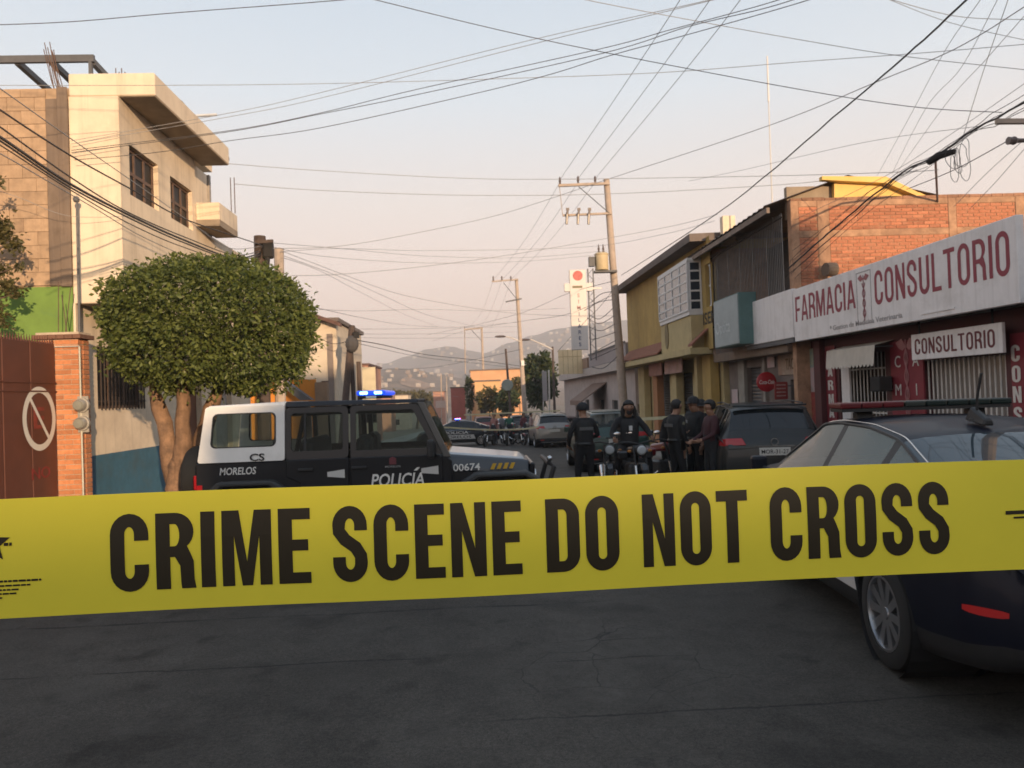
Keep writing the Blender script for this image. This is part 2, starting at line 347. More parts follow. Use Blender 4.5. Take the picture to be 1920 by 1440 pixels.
    bp = n.new('ShaderNodeBump'); bp.inputs['Strength'].default_value = .5; bp.inputs['Distance'].default_value = .012; L(hgt, bp.inputs['Height']); L(bp.outputs[0], b.inputs['Normal'])
    return m
r = strip(-4.9, 5.85, YS, 0.0, 6).obj('road', asphalt(), smooth=True); r['kind'] = 'structure'
m_pave = mat('pavement_concrete', (0.26, 0.24, 0.22), 0.9, 0.25, 2.5, bump=.2, dirt=(.12, .1, .085), dirt_amt=.6)
def pavement(name, x0, x1, kx):
    b = B(); ys = YS[3:]
    for y in ys:
        z = gz(y); b.v += [(x0, y, z-.3), (x1, y, z-.3), (x1, y, z+.14), (x0, y, z+.14)]
    for j in range(len(ys)-1):
        for i in range(4): b.f.append((4*j+i, 4*j+(i+1) % 4, 4*j+4+(i+1) % 4, 4*j+4+i))
    b.f += [(3, 2, 1, 0), tuple(4*(len(ys)-1)+i for i in range(4))]
    o = b.obj(name, m_pave); o['kind'] = 'structure'; return o
pl = pavement('pavement_left', -6.9, -4.9, -4.9); pr = pavement('pavement_right', 5.85, 7.9, 5.85)
m_kerb = mat('kerb_stone', (.3, .28, .25), .9, .2, 5, bump=.2, rnd=.15)
_kb = B().box(-.06, .06, -.49, .49, -.2, .075).mesh(bevel=.012)
for par, x in ((pl, -4.9), (pr, 5.85)):
    for i in range(46):
        y = -4 + i*1.0
        o = link('kerb_stone', _kb, m_kerb, par, (x, y, gz(y)+.075)); o.rotation_euler = (math.atan(-.027) if y > 8 else 0, 0, 0)
# hills: each is a ridge given by bearing and skyline height
def interp(keys, x):
    if x <= keys[0][0]: return keys[0][1]
    for (a, p), (c, q) in zip(keys, keys[1:]):
        if x <= c: t = (x-a)/(c-a); t = t*t*(3-2*t); return p+(q-p)*t
    return keys[-1][1]
RID = {'far': (1750, 900, [(-700, 716), (0, 714), (300, 704), (520, 694), (660, 690), (720, 682), (765, 668), (800, 655), (845, 649), (880, 657), (910, 662), (960, 642), (1000, 629), (1050, 616), (1110, 606), (1180, 600), (1300, 590), (1500, 596), (1900, 640), (2600, 690)]),
       'near': (760, 330, [(-700, 738), (300, 732), (560, 722), (640, 709), (690, 699), (735, 690), (775, 692), (820, 701), (880, 712), (950, 722), (1050, 728), (1300, 724), (1900, 736), (2600, 740)])}
def hill_pt(k, px, t):     # t 0 at the foot, 1 at the ridge
    d1, d0, ks = RID[k]; d = d0 + (d1-d0)*t; top = P(px, interp(ks, px), d1)
    x, y, _ = P(px, 700, d); rough = noise.noise(Vector((x*.012, y*.012, 3.1)))*.10 + noise.noise(Vector((x*.04, y*.04, 7)))*.035
    hz = (top[2] + 5)*(t**1.15 + rough*math.sin(math.pi*min(t, 1))) - 5
    if t > 1: hz = (top[2]+5)*max(0, 1-(t-1)*2.2) - 5
    return (x, y, hz)
m_hill = {'far': mat('dry_hillside', (.19, .115, .08), .95, .55, .02, dirt=(.065, .055, .04), dirt_amt=.8, dirt_scale=.012), 'near': mat('scrubby_hillside', (.16, .10, .066), .95, .6, .05, dirt=(.055, .05, .034), dirt_amt=.8, dirt_scale=.03)}
for k in RID:
    b = B(); xs = [-700+i*14 for i in range(236)]; ts = [0, .08, .18, .28, .38, .48, .58, .68, .78, .88, 1, 1.15, 1.45]
    for t in ts:
        for px in xs: b.v.append(hill_pt(k, px, t))
    nX = len(xs)
    for j in range(len(ts)-1):
        for i in range(nX-1): q = j*nX+i; b.f.append((q, q+1, q+nX+1, q+nX))
    o = b.obj('hill_' + k, m_hill[k], smooth=80); o['kind'] = 'structure'
# a pale bare cutting on the nearer hill
b = B(); pp = [(752, .52), (770, .47), (795, .46), (808, .50), (803, .60), (782, .63), (760, .66), (748, .58)]
b.v = [tuple(Vector(hill_pt('near', p, t)) + Vector((0, -2, .8))) for p, t in pp]; b.v.append(tuple(sum((Vector(v) for v in b.v), Vector())/len(b.v) + Vector((0, -1, .5)))); b.f = [(i, (i+1) % 8, 8) for i in range(8)]
tag(b.obj('bare_hillside_clearing', mat('bare_earth', (.34, .20, .12), .95, .4, .05)), kind='structure')
m_hh = [mat('hill_house_a', (.52, .45, .39), .9, .2, .3), mat('hill_house_b', (.30, .22, .17), .9, .2, .3)]
_hm = []
for k in range(3):
    b = B(); w_ = (3.2, 4.5, 3.8)[k]; b.box(-w_, w_, -4, 4, -3, 3.2+k*.8); b.box(-w_*.3, w_*.5, -4.2, -3.9, -.5, 1.6); _hm.append((b.mesh(), m_hh[k % 2]))
random.seed(11)
for i in range(150):
    near = i < 45; px = random.choice([random.uniform(690, 900), random.uniform(800, 1170), random.uniform(1000, 1170)]) if not near else random.uniform(690, 900)
    p = hill_pt('near' if near else 'far', px, random.uniform(.45, .97)); me, mm = _hm[i % 3]
    o = link('hillside_house', me.copy() if False else me, mm); o.location = (p[0], p[1], p[2]+1.5); o.rotation_euler.z = random.uniform(-.5, .5)
    s = random.uniform(.5, .95)*(.5 if near else 1); o.scale = (s, s, s)
    tag(o, 'tiny pale house on the hazy scrub hill' if near else 'tiny pale house high on the distant hazy ridge', 'house', 'houses on the near hill' if near else 'houses on the far ridge')
# unseen blocks added behind the viewpoint, shaped to cast the street's shade
m_back = mat('back_block_render', (.45, .40, .34), .9, .15, 1.5)
for x0, x1, h in ((12.2, 15.6, 6.9), (15.65, 24.0, 11.0), (24.05, 40, 9.2), (-22., 12.15, 5.35)):
    b = B().box(x0, x1, -29, -25, -.5, h); t = thing('unseen_shade_block', 'plain rendered block %s behind the viewpoint, unseen, added to shade the street' % {12: 'of two storeys', 15: 'of three storeys', 24: 'at the far right', -22: 'of one storey on the left'}[int(x0)], 'building', ((x0+x1)/2, -27, 0))
    b.obj('wall', m_back, t)
    for f in range(int(h//3)):
        for i in range(int((x1-x0)/3)): xx = x0 + (i+.5)*3; B().box(xx-.7, xx+.7, -24.99, -24.95, f*3+1, f*3+2.3).obj('window', mat('back_glass', (.03, .04, .05), .1, 0), t)

# the hazy air
hz = B().box(-2650, 2650, -66, 3400, -6.5, 192).obj('haze', None); hz['kind'] = 'stuff'
mh = bpy.data.materials.new('hazy_air'); mh.use_nodes = True; _n = mh.node_tree.nodes; _n.remove(_n['Principled BSDF']); pv = _n.new('ShaderNodeVolumePrincipled'); pv.inputs['Density'].default_value = .00062; pv.inputs['Color'].default_value = (1, .96, .93, 1); pv.inputs['Anisotropy'].default_value = .1
mh.node_tree.links.new(pv.outputs[0], _n['Material Output'].inputs['Volume']); hz.data.materials.append(mh)
# ---------------------------------------------------------------- wall and window builders
def facade(o, u, n, W, H, ops, depth=.16):
    """front skin of a wall with real openings: o lower corner, u along, n outward; ops (u0,u1,v0,v1)"""
    o = Vector(o); u = Vector(u).normalized(); n = Vector(n).normalized(); z = Vector((0, 0, 1)); b = B()
    us = sorted({0, W} | {a for q in ops for a in q[:2]}); vs_ = sorted({0, H} | {a for q in ops for a in q[2:4]})
    hole = lambda a, c: any(q[0] <= a <= q[1] and q[2] <= c <= q[3] for q in ops)
    pt = lambda a, c, d=0: tuple(o + u*a + z*c - n*d)
    for a0, a1 in zip(us, us[1:]):
        for c0, c1 in zip(vs_, vs_[1:]):
            if not hole((a0+a1)/2, (c0+c1)/2): b.add([pt(a0, c0), pt(a1, c0), pt(a1, c1), pt(a0, c1)], [(0, 1, 2, 3)])
    for a0, a1, c0, c1 in [q[:4] for q in ops]:
        for (p, q) in (((a0, c0), (a1, c0)), ((a1, c0), (a1, c1)), ((a1, c1), (a0, c1)), ((a0, c1), (a0, c0))):
            b.add([pt(*p), pt(*q), pt(*q, depth), pt(*p, depth)], [(0, 1, 2, 3)])
    # weld and give thickness behind: outer rim
    for (p, q) in (((0, 0), (W, 0)), ((W, 0), (W, H)), ((W, H), (0, H)), ((0, H), (0, 0))):
        b.add([pt(*p), pt(*q), pt(*q, depth), pt(*p, depth)], [(0, 1, 2, 3)])
    return b
def obox(b, o, u, n, a0, a1, c0, c1, d0, d1):
    """box in wall axes: along u a0..a1, up c0..c1, outward d0..d1"""
    o = Vector(o); u = Vector(u).normalized(); n = Vector(n).normalized(); z = Vector((0, 0, 1))
    p = lambda a, c, d: tuple(o + u*a + z*c + n*d)
    return b.add([p(a0,c0,d0),p(a1,c0,d0),p(a1,c0,d1),p(a0,c0,d1),p(a0,c1,d0),p(a1,c1,d0),p(a1,c1,d1),p(a0,c1,d1)],
                 [(0,3,2,1),(4,5,6,7),(0,1,5,4),(1,2,6,5),(2,3,7,6),(3,0,4,7)])
def window(parent, o, u, n, a0, a1, c0, c1, nx, nz, fm, gm, rec=.12, fw=.05, bars=0, bm=None, name='window', sill=None, bar_r=.009):
    b = B(); W, H = a1-a0, c1-c0
    for i in range(nx+1): x = a0 + W*i/nx; x = min(max(x, a0+fw/2), a1-fw/2); obox(b, o, u, n, x-fw/2, x+fw/2, c0, c1, -rec, -rec+.04)
    for j in range(nz+1):
        zc = c0 + H*j/nz; zc = min(max(zc, c0+fw/2), c1-fw/2)
        for i in range(nx): obox(b, o, u, n, a0+W*i/nx+fw/2, a0+W*(i+1)/nx-fw/2, zc-fw/2, zc+fw/2, -rec+.002, -rec+.038)
    f = b.obj(name, fm, parent)
    for i in range(nx):
        for j in range(nz):
            obox(B(), o, u, n, 0, 0, 0, 0, 0, 0)
            q = obox(B(), o, u, n, a0+W*i/nx+fw*.4, a0+W*(i+1)/nx-fw*.4, c0+H*j/nz+fw*.4, c0+H*(j+1)/nz-fw*.4, -rec+.012, -rec+.02); q.obj('pane', gm, f)
    if bars:
        for i in range(bars):
            x = a0 + W*(i+.5)/bars; q = obox(B(), o, u, n, x-bar_r, x+bar_r, c0-.02, c1+.02, .02, .02+2*bar_r); q.obj('security_bar', bm or fm, f)
        q = B()
        for c in (c0+.12, c1-.12): obox(q, o, u, n, a0-.02, a1+.02, c-.012, c+.012, .012, .0195)
        q.obj('bar_rail', bm or fm, f)
    if sill: obox(B(), o, u, n, a0-.06, a1+.06, c0-.07, c0-.002, -.02, .07).obj('sill', sill, f)
    return f
X_, Y_, Z_ = (1, 0, 0), (0, 1, 0), (0, 0, 1)
# ---------------------------------------------------------------- left: red gate and brick pillar
m_gate = mat('gate_brown_paint', (.125, .042, .025), .6, .16, 2.2, bump=.05, dirt=(.08, .036, .025), dirt_amt=.6)
m_brick = mat('orange_brick', (.55, .22, .10), .9, .18, 22, bump=.3, rnd=.22)
m_mort = mat('brick_mortar', (.50, .40, .30), .95, .15, 9, bump=.2)
m_white = mat('white_paint', (.72, .70, .66), .6, .08, 5)
GX = -5.985
t = thing('metal_gate', 'brown sheet metal gate with a white no-parking ring, left of the brick pillar', 'gate', (GX, 9.6, gz(9.6)))
gt = 2.66
b = B(); gy0, gy1 = 7.6, 11.36
panels = [(gy0+i*(gy1-gy0)/6, gy0+(i+1)*(gy1-gy0)/6) for i in range(6)]
for y0, y1 in panels: B().box(GX-.03, GX, y0+.012, y1-.012, .06, gt).obj('gate_panel', m_gate, t, bevel=.006)
fr = B()
for z in (.05, 1.02, 2.10, gt-.04): fr.box(GX-.06, GX-.031, gy0, gy1, z, z+.06)
for z in (2.10, 1.98): fr.box(GX+.0015, GX+.014, gy0, gy1, z, z+.018)
fr.obj('gate_frame', m_gate, t)
sp = B()
for i in range(60): y = gy0+.04+i*(gy1-gy0-.08)/59; sp.add([(GX-.025, y-.012, gt), (GX-.005, y-.012, gt), (GX-.005, y+.012, gt), (GX-.025, y+.012, gt), (GX-.015, y, gt+.11)], [(0,1,4),(1,2,4),(2,3,4),(3,0,4)])
sp.obj('spike_row', m_gate, t)['kind'] = 'stuff'
# painted ring with bar
cc = PX(74, 785, GX); cy, cz = cc[1], cc[2]; ro, ri = .44, .355
ring = [(cy+ro*.92*math.cos(a*math.pi/24), cz+ro*math.sin(a*math.pi/24)) for a in range(48)]; rin = [(cy+ri*.88*math.cos(a*math.pi/24), cz+ri*math.sin(a*math.pi/24)) for a in range(48)]
b = B()
for i in range(48):
    j = (i+1) % 48; b.add([(GX+.004, *ring[i]), (GX+.004, *ring[j]), (GX+.004, *rin[j]), (GX+.004, *rin[i])], [(0, 1, 2, 3)])
b.obj('painted_ring', m_white, t)
d = Vector((.62, -.78)).normalized(); nn = Vector((-d.y, d.x))*.026; q = [Vector((cy, cz)) + d*s*.352 + nn*k for s, k in ((-1, -1), (1, -1), (1, 1), (-1, 1))]
B().add([(GX+.0055, p.x, p.y) for p in q], [(0, 1, 2, 3)]).obj('painted_slash', m_white, t)
font_text('NO', frame_matrix((GX+.004, cy-.22, cz-.82), Y_, Z_), .16, mat('faded_red_paint', (.22, .03, .025), .7, .3, 12), t, width=.45, bold=.02)
font_text('E', frame_matrix((GX+.003, cy-.14, cz-.13), Y_, Z_), .3, mat('faded_red_paint2', (.24, .045, .03), .7, .3, 12), t, width=.26, bold=.02)
# brick pillar, every brick a piece
py, px0, px1, ph = 11.42, -6.25, -5.685, 2.74
t = thing('brick_pillar', 'orange brick gate pillar with a dark overhanging cap', 'pillar', ((px0+px1)/2, py+.15, gz(11.4)))
core = B().box(px0+.012, px1-.012, py+.012, py+.30, gz(11)-.2, ph).obj('mortar_core', m_mort, t)
lw = .072; nb = int((ph+.25)/lw); bl = (px1-px0)/2.5
_bm = {}
def brick(par, x0, x1, y0, y1, z0, z1, m):
    k = (round(x1-x0, 3), round(y1-y0, 3), round(z1-z0, 3))
    if k not in _bm: _bm[k] = B().box(-k[0]/2, k[0]/2, -k[1]/2, k[1]/2, -k[2]/2, k[2]/2).mesh(bevel=min(.004, k[2]*.1))
    w0 = wloc(par); j = random.uniform(-.003, .003)
    return link('brick', _bm[k], m, par, ((x0+x1)/2-w0.x, (y0+y1)/2-w0.y+j, (z0+z1)/2-w0.z))
for i in range(nb):
    z = -.22 + i*lw
    if z+lw > ph+.001: break
    if i % 2 == 0:
        xs = [px0, px0+bl, px0+2*bl, px1]
    else: xs = [px0, px0+bl*.5, px0+bl*1.5, px1]
    for a, c in zip(xs, xs[1:]): brick(core, a+.004, c-.004, py, py+.13, z+.005, z+lw-.005, m_brick)
    brick(core, px1-.13, px1+.002, py+.138, py+.305, z+.005, z+lw-.005, m_brick)
m_cap = mat('cap_brick', (.20, .10, .065), .9, .2, 14, bump=.3, rnd=.2)
for i in range(6): B().box(px0-.06+i*(px1-px0+.12)/6+.003, px0-.06+(i+1)*(px1-px0+.12)/6-.003, py-.06, py+.36, ph+.003, ph+.065).obj('cap_brick', m_cap, t, bevel=.004)
B().box(px0-.02, px1+.02, py-.02, py+.33, ph+.066, ph+.10).obj('cap_mortar', m_mort, t)
b = B()
for x, y, l, a in ((-6.0, 11.5, .75, .02), (-5.93, 11.55, .7, .1), (-5.88, 11.5, .55, -.06)): b.cyl((x, y, ph+.1), (x+a, y, ph+.1+l), .006, n=5)
b.obj('reinforcing_rods', mat('rusty_steel', (.12, .07, .05), .8, .3, 20), t)
# electricity meters on a pale conduit beside the pillar
t = thing('electric_meter', 'two round glass electricity meters on a thin pale pipe beside the brick pillar', 'meter', (-5.65, 11.37, 1.4))
mg = mat('meter_case', (.35, .33, .30), .4, .2, 12)
b = B().cyl((-5.652, 11.385, 0.25), (-5.652, 11.385, 2.62), .012, n=6); b.cyl((-6.2, 11.38, 2.63), (-5.652, 11.38, 2.63), .008, n=5); b.obj('conduit', mat('pale_pipe', (.6, .58, .5), .6, .1, 8), t)
for z in (1.78, 1.52):
    q = B(); q.lathe([(0.001, -.15), (.075, -.14), (.085, -.10), (.085, -.05), (.105, -.045), (.105, 0), (.001, 0)], (-5.625, 11.38, z), 'y', 16); mm = q.obj('meter', mg, t, smooth=True)
    B().lathe([(.001, -.162), (.062, -.156), (.074, -.14)], (-5.625, 11.38, z), 'y', 14).obj('glass_dome', glass_mat('meter_glass', (.25, .25, .22), .1), mm, smooth=True)
    B().box(-5.70, -5.55, 11.382, 11.405, z-.13, z+.13).obj('meter_plate', mg, t)
# ---------------------------------------------------------------- block building behind the gate
m_blk = mat('concrete_block', (.44, .30, .19), .95, .18, 7, bump=.35, rnd=.10, dirt=(.22, .15, .10), dirt_amt=.75, dirt_scale=1.3, streak=.5)
m_conc = mat('raw_concrete', (.21, .155, .115), .95, .25, 4, bump=.3, dirt=(.10, .08, .07), dirt_amt=.8, dirt_scale=2.0, streak=.6)
m_green = mat('green_wall_paint', (.15, .25, .05), .85, .16, 2.5, dirt=(.08, .18, .11), dirt_amt=.9, dirt_scale=.8)
BYW = 12.02
t = thing('block_building', 'unfinished bare block building above the gate, green painted below, steel frame on top', 'building', (-9, 13, gz(12)))
B().box(-12, -6.55, BYW+.151, BYW+5, gz(12)-.5, 6.60).obj('building_core', m_blk, t); core = B().box(-12, -6.03, BYW, BYW+.15, gz(12)-.5, 6.62).obj('wall', mat('block_mortar', (.42, .29, .185), .95, .25, 6, bump=.4), t)
gtop = P(60, 528, BYW)[2]
B().box(-11.99, -6.035, BYW-.022, BYW-.002, gz(12)-.4, gtop-.09).obj('green_render', m_green, t)
cx0 = P(90, 300, BYW)[0]
def mk_block(x0, x1, z0, z1, m, nm='block'):
    k = ('b', round(x1-x0, 3), round(z1-z0, 3))
    if k not in _bm: _bm[k] = B().box(-k[1]/2, k[1]/2, -.012, .012, -k[2]/2, k[2]/2).mesh(bevel=.003)
    w0 = wloc(core); link(nm, _bm[k], m, core, ((x0+x1)/2-w0.x, BYW-.012-w0.y+random.uniform(-.003, .002), (z0+z1)/2-w0.z))
m_red = mat('red_block', (.36, .12, .075), .92, .2, 9, bump=.3, rnd=.12)
z = gtop-.07; i = 0
while z < 6.58:
    z1 = min(z+.205, 6.6); x = -8.35 + (.2 if i % 2 else 0)
    while x < cx0-.01:
        x1 = min(x+.405, cx0-.006); zz = (z+z1)/2
        if x1-x > .05: mk_block(x+.002, x1-.002, z+.002, z1-.002, m_red if (4.68 < zz < 5.12 and x > -7.7) else m_blk)
        x += .405
    z = z1; i += 1
B().box(cx0, -6.03, BYW-.045, BYW-.001, gtop-.08, 6.45).obj('concrete_column', m_conc, t, bevel=.01)
B().box(-6.18, -6.02, BYW-.07, BYW-.046, gtop-.1, 6.62).obj('concrete_column', m_conc, t, bevel=.01)
b = B()
for j in range(9):
    p = P(72+random.uniform(0, 36), 110, BYW+.2); b.tube([(p[0]+.10+.02*j, p[1], 6.3), (p[0]+.05, p[1], 6.8), (p[0]-.03+random.uniform(-.05, .05), p[1], 7.15+random.uniform(0, .3))], .007, 5)
b.obj('reinforcing_rods', mat('rusty_steel', (.12, .07, .05), .8, .3, 20), t)
m_steel = mat('grey_steel_beam', (.10, .10, .105), .6, .15, 8)
b = B(); f0, f1 = P(-60, 112, 12.4), P(175, 112, 12.4); b.box(f0[0]-1, f1[0], 12.4, 12.46, f0[2]-.05, f0[2]+.06); b.obj('steel_frame_beam', m_steel, t)
for xx in (30, 95, 172): a = P(xx, 114, 12.43); b = B(); b.hexa([(a[0]-.04, 12.46, a[2]-.05), (a[0]+.04, 12.46, a[2]-.05), (a[0]+.04, 12.46, a[2]+.04), (a[0]-.04, 12.46, a[2]+.04)], [(a[0]-.04, 15.5, a[2]-.35), (a[0]+.04, 15.5, a[2]-.35), (a[0]+.04, 15.5, a[2]-.26), (a[0]-.04, 15.5, a[2]-.26)]); b.obj('steel_frame_beam', m_steel, t)
B().box(f1[0]-.08, f1[0]-.03, 12.401, 12.455, 6.62, f0[2]-.051).obj('steel_frame_post', m_steel, t)
B().box(-6.7, -6.2, 12.6, 12.9, 6.62, 6.80).obj('roof_rubble', m_blk, t)
# ---------------------------------------------------------------- cream house with overhanging upper floor
m_cream = mat('cream_render', (.77, .635, .475), .9, .09, 1.6, bump=.08, dirt=(.52, .40, .29), dirt_amt=.55, dirt_scale=1.1, streak=.4)
m_blue = mat('blue_dado_paint', (.048, .135, .20), .75, .2, 3, bump=.1, dirt=(.08, .11, .12), dirt_amt=.6, dirt_scale=2.5)
m_brownf = mat('brown_window_frame', (.13, .075, .05), .6, .15, 9)
m_dkglass = mat('dark_window_pane', (.022, .019, .018), .45, .15, 4, spec=.15)
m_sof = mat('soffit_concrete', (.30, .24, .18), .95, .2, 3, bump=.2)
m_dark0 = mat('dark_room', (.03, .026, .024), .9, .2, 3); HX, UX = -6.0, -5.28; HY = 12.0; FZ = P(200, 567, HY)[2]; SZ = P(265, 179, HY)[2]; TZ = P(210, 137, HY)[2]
t = thing('cream_house', 'two-storey cream house with overhanging upper floor and blue painted base, behind the tree', 'house', (-7.5, 15, gz(14)))
y1 = 21.0
lowwin = (12.62-HY, 14.35-HY); zb = gz(HY)-.6
fb = facade((HX, HY, zb), Y_, X_, y1-HY, FZ-zb, [(lowwin[0], lowwin[1], 1.72-zb, 2.72-zb), (4.3, 5.3, .0+.75, 2.2-zb), (6.2, 7.4, .75, 2.3-zb)], .18)
fb.obj('ground_floor_wall', m_cream, t)
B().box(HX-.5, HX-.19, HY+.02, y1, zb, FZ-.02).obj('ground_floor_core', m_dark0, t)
b = facade((HX+.012, HY+.004, zb), Y_, X_, 4.2, .99-zb, [], .011); b.obj('blue_dado', m_blue, t)
window(t, (HX, HY, 0), Y_, X_, lowwin[0], lowwin[1], 1.72, 2.72, 3, 1, m_brownf, m_dkglass, .14, .05, 14, mat('dark_bar', (.05, .035, .03), .6, .2, 9))
for a0, a1, c1, mm in ((4.3, 5.3, 2.2, mat('brown_door', (.15, .06, .035), .6, .2, 5)), (6.2, 7.4, 2.3, mat('grey_door', (.4, .36, .33), .6, .2, 5))): obox(B(), (HX, HY, 0), Y_, X_, a0, a1, zb, c1, -.17, -.12).obj('door', mm, t)
# upper storey
yw = 15.2
ops = [(PX(243, 320, UX)[1]-HY, PX(297, 350, UX)[1]-HY, PX(243, 364, UX)[2]-FZ, PX(243, 271, UX)[2]-FZ), (PX(320, 370, UX)[1]-HY, PX(361, 395, UX)[1]-HY, PX(320, 408, UX)[2]-FZ, PX(320, 330, UX)[2]-FZ)]
facade((UX, HY+.0, FZ), Y_, X_, yw-HY, SZ-FZ, ops, .18).obj('upper_wall', m_cream, t)
B().box(-6.02, UX-.004, HY-.003, HY+.2, FZ, SZ-.002).obj('side_wall', m_cream, t); B().box(-6.02, UX-.181, HY+.201, yw, FZ, SZ-.002).obj('upper_core', m_cream, t)
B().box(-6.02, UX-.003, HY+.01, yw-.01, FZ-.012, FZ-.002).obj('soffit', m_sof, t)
for q in ops: window(t, (UX, HY, FZ), Y_, X_, *q, 3, 2, m_brownf, m_dkglass, .12, .055, 0)
# parapet with projecting canopy
KX = P(290, 157, HY)[0]; ky = PX(430, 313, KX)[1]
B().box(-6.02, KX, HY-.002, ky, SZ, TZ).obj('parapet', m_cream, t, bevel=.015)
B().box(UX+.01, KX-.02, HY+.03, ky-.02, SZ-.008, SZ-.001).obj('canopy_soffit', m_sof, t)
# roof room with a small tiled edge
rx0 = -7.2; a = P(345, 185, 15.3); c = P(408, 232, 17.2)
B().hexa([(-7.6, 14.7, TZ), (-5.6, 14.7, TZ), (-5.6, 14.7, TZ+.55), (-7.6, 14.7, TZ+.55)], [(-7.6, 17.2, TZ), (-5.6, 17.2, TZ), (-5.6, 17.2, TZ+.35), (-7.6, 17.2, TZ+.35)]).obj('roof_room', m_cream, t)
m_tile = mat('dark_roof_tile', (.13, .07, .055), .85, .25, 8, bump=.3)
for k in range(5): y = 14.55+k*.55; B().hexa([(-7.5, y, TZ+.58-.04*k), (-5.25, y, TZ+.50-.04*k), (-5.25, y, TZ+.56-.04*k), (-7.5, y, TZ+.64-.04*k)], [(-7.5, y+.56, TZ+.53-.04*k), (-5.25, y+.56, TZ+.45-.04*k), (-5.25, y+.56, TZ+.51-.04*k), (-7.5, y+.56, TZ+.59-.04*k)]).obj('roof_tile_course', m_tile, t)
pp = [P(355, 218, 15.6), P(405, 215, 16.8)]; B().cyl(pp[0], pp[1], .03, n=8).obj('drain_pipe', m_white, t)
# balcony
b0, b1, b2 = P(368, 380, yw), P(411, 380, yw), P(411, 437, yw); e_ = PX(445, 412, b1[0])
bz0, bz1 = P(390, 412, yw)[2], b0[2]
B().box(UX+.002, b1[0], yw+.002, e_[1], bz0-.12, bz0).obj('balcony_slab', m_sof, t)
bw = B().box(UX+.002, b1[0], yw+.002, yw+.10, bz0+.001, bz1); bw.box(b1[0]-.10, b1[0], yw+.101, e_[1], bz0+.001, bz1); bw.obj('balcony_parapet', m_cream, t, bevel=.008)
B().box(-9.9, UX-.06, yw+1.0, yw+1.1, FZ, SZ).obj('balcony_back_wall', mat('grey_render', (.36, .32, .28), .9, .15, 3), t)
B().box(UX-.45, UX-.1, yw+.002, yw+.98, FZ, SZ-.01).obj('balcony_side_wall', m_cream, t)
B().box(-9.9, UX-.02, yw+.002, 18.5, FZ-.3, bz0-.13).obj('lower_wall', m_cream, t)
# roof rods
for (ax, ay), yy, hh in (((217, 130), 12.8, .42), ((228, 130), 12.8, .42)):
    p = P(ax, ay, yy); b = B(); b.cyl((p[0], yy, TZ), (p[0], yy, TZ+hh), .008, n=5); b.cyl((p[0]+.03, yy+.05, TZ), (p[0]+.03, yy+.05, TZ+hh-.04), .008, n=5); b.cyl((p[0]-.03, yy, TZ+hh*.75), (p[0]+.07, yy, TZ+hh*.75), .004, n=4); b.obj('reinforcing_rod', _M['rusty_steel'], t)
for ax in (434, 441): p = P(ax, 400, 17.0); q = P(ax-2, 333, 17.0); B().cyl(p, q, .010, n=5).obj('reinforcing_rod', _M['rusty_steel'], t)
# service pipe with lamp head in front of the house corner
t2 = thing('service_mast', 'thin grey electrical mast rising in front of the cream house corner', 'pipe', P(148, 620, 11.75))
b = B().tube([P(149, 622, 11.75), P(144, 375, 11.75)], .018, 8); b.obj('pipe', m_steel, t2); a = P(143, 374, 11.75); B().ball(a, .05, 8, 6).obj('mast_head', m_steel, t2)
# ---------------------------------------------------------------- right side of the street
WX, SX = 7.12, 6.6           # shop wall plane, sign plane
m_sign = mat('sign_white_vinyl', (.78, .75, .74), .55, .05, 1.5, dirt=(.52, .49, .46), dirt_amt=.6, dirt_scale=1.8, streak=.3)
m_sred = mat('sign_red_print', (.26, .035, .055), .6, .06, 4)
m_maroon = mat('maroon_paint', (.085, .02, .022), .7, .18, 3, dirt=(.05, .03, .03), dirt_amt=.5, streak=.4)
m_redp = mat('red_panel_paint', (.20, .018, .03), .6, .14, 4)
m_wbar = mat('white_bar_paint', (.60, .57, .53), .5, .1, 9)
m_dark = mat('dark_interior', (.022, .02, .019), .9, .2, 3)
m_roofc = mat('roof_concrete', (.20, .18, .165), .95, .25, 2, bump=.2)
NX = (-1, 0, 0); UY = (0, -1, 0)     # right-hand walls face -x; reading direction runs towards the viewer
def RX(px, py, X): p = PX(px, py, X); return p[1], p[2]
def rquad(px0, px1, py0, py1, X):
    """y-range and z-range of a rectangle on a right-hand wall seen between pixel columns px0 < px1; py0, py1 top and bottom at the far column"""
    yf, zt = RX(px0, py0, X); _, zb = RX(px0, py1, X); yn, _ = RX(px1, (py0+py1)/2, X); return yn, yf, zb, zt
def rtext(kind, s, X, yf, z, h, m, parent, **k):
    M = frame_matrix((X, yf, z), UY, Z_); return (block_text if kind == 'b' else font_text)(s, M, h, m, parent, **k)
yn, yf = RX(1908, 480, SX)[0], RX(1489, 600, SX)[0]; z0, z1 = RX(1490, 641, SX)[1], RX(1490, 546, SX)[1]; z1 = (z1 + RX(1905, 396, SX)[1])/2
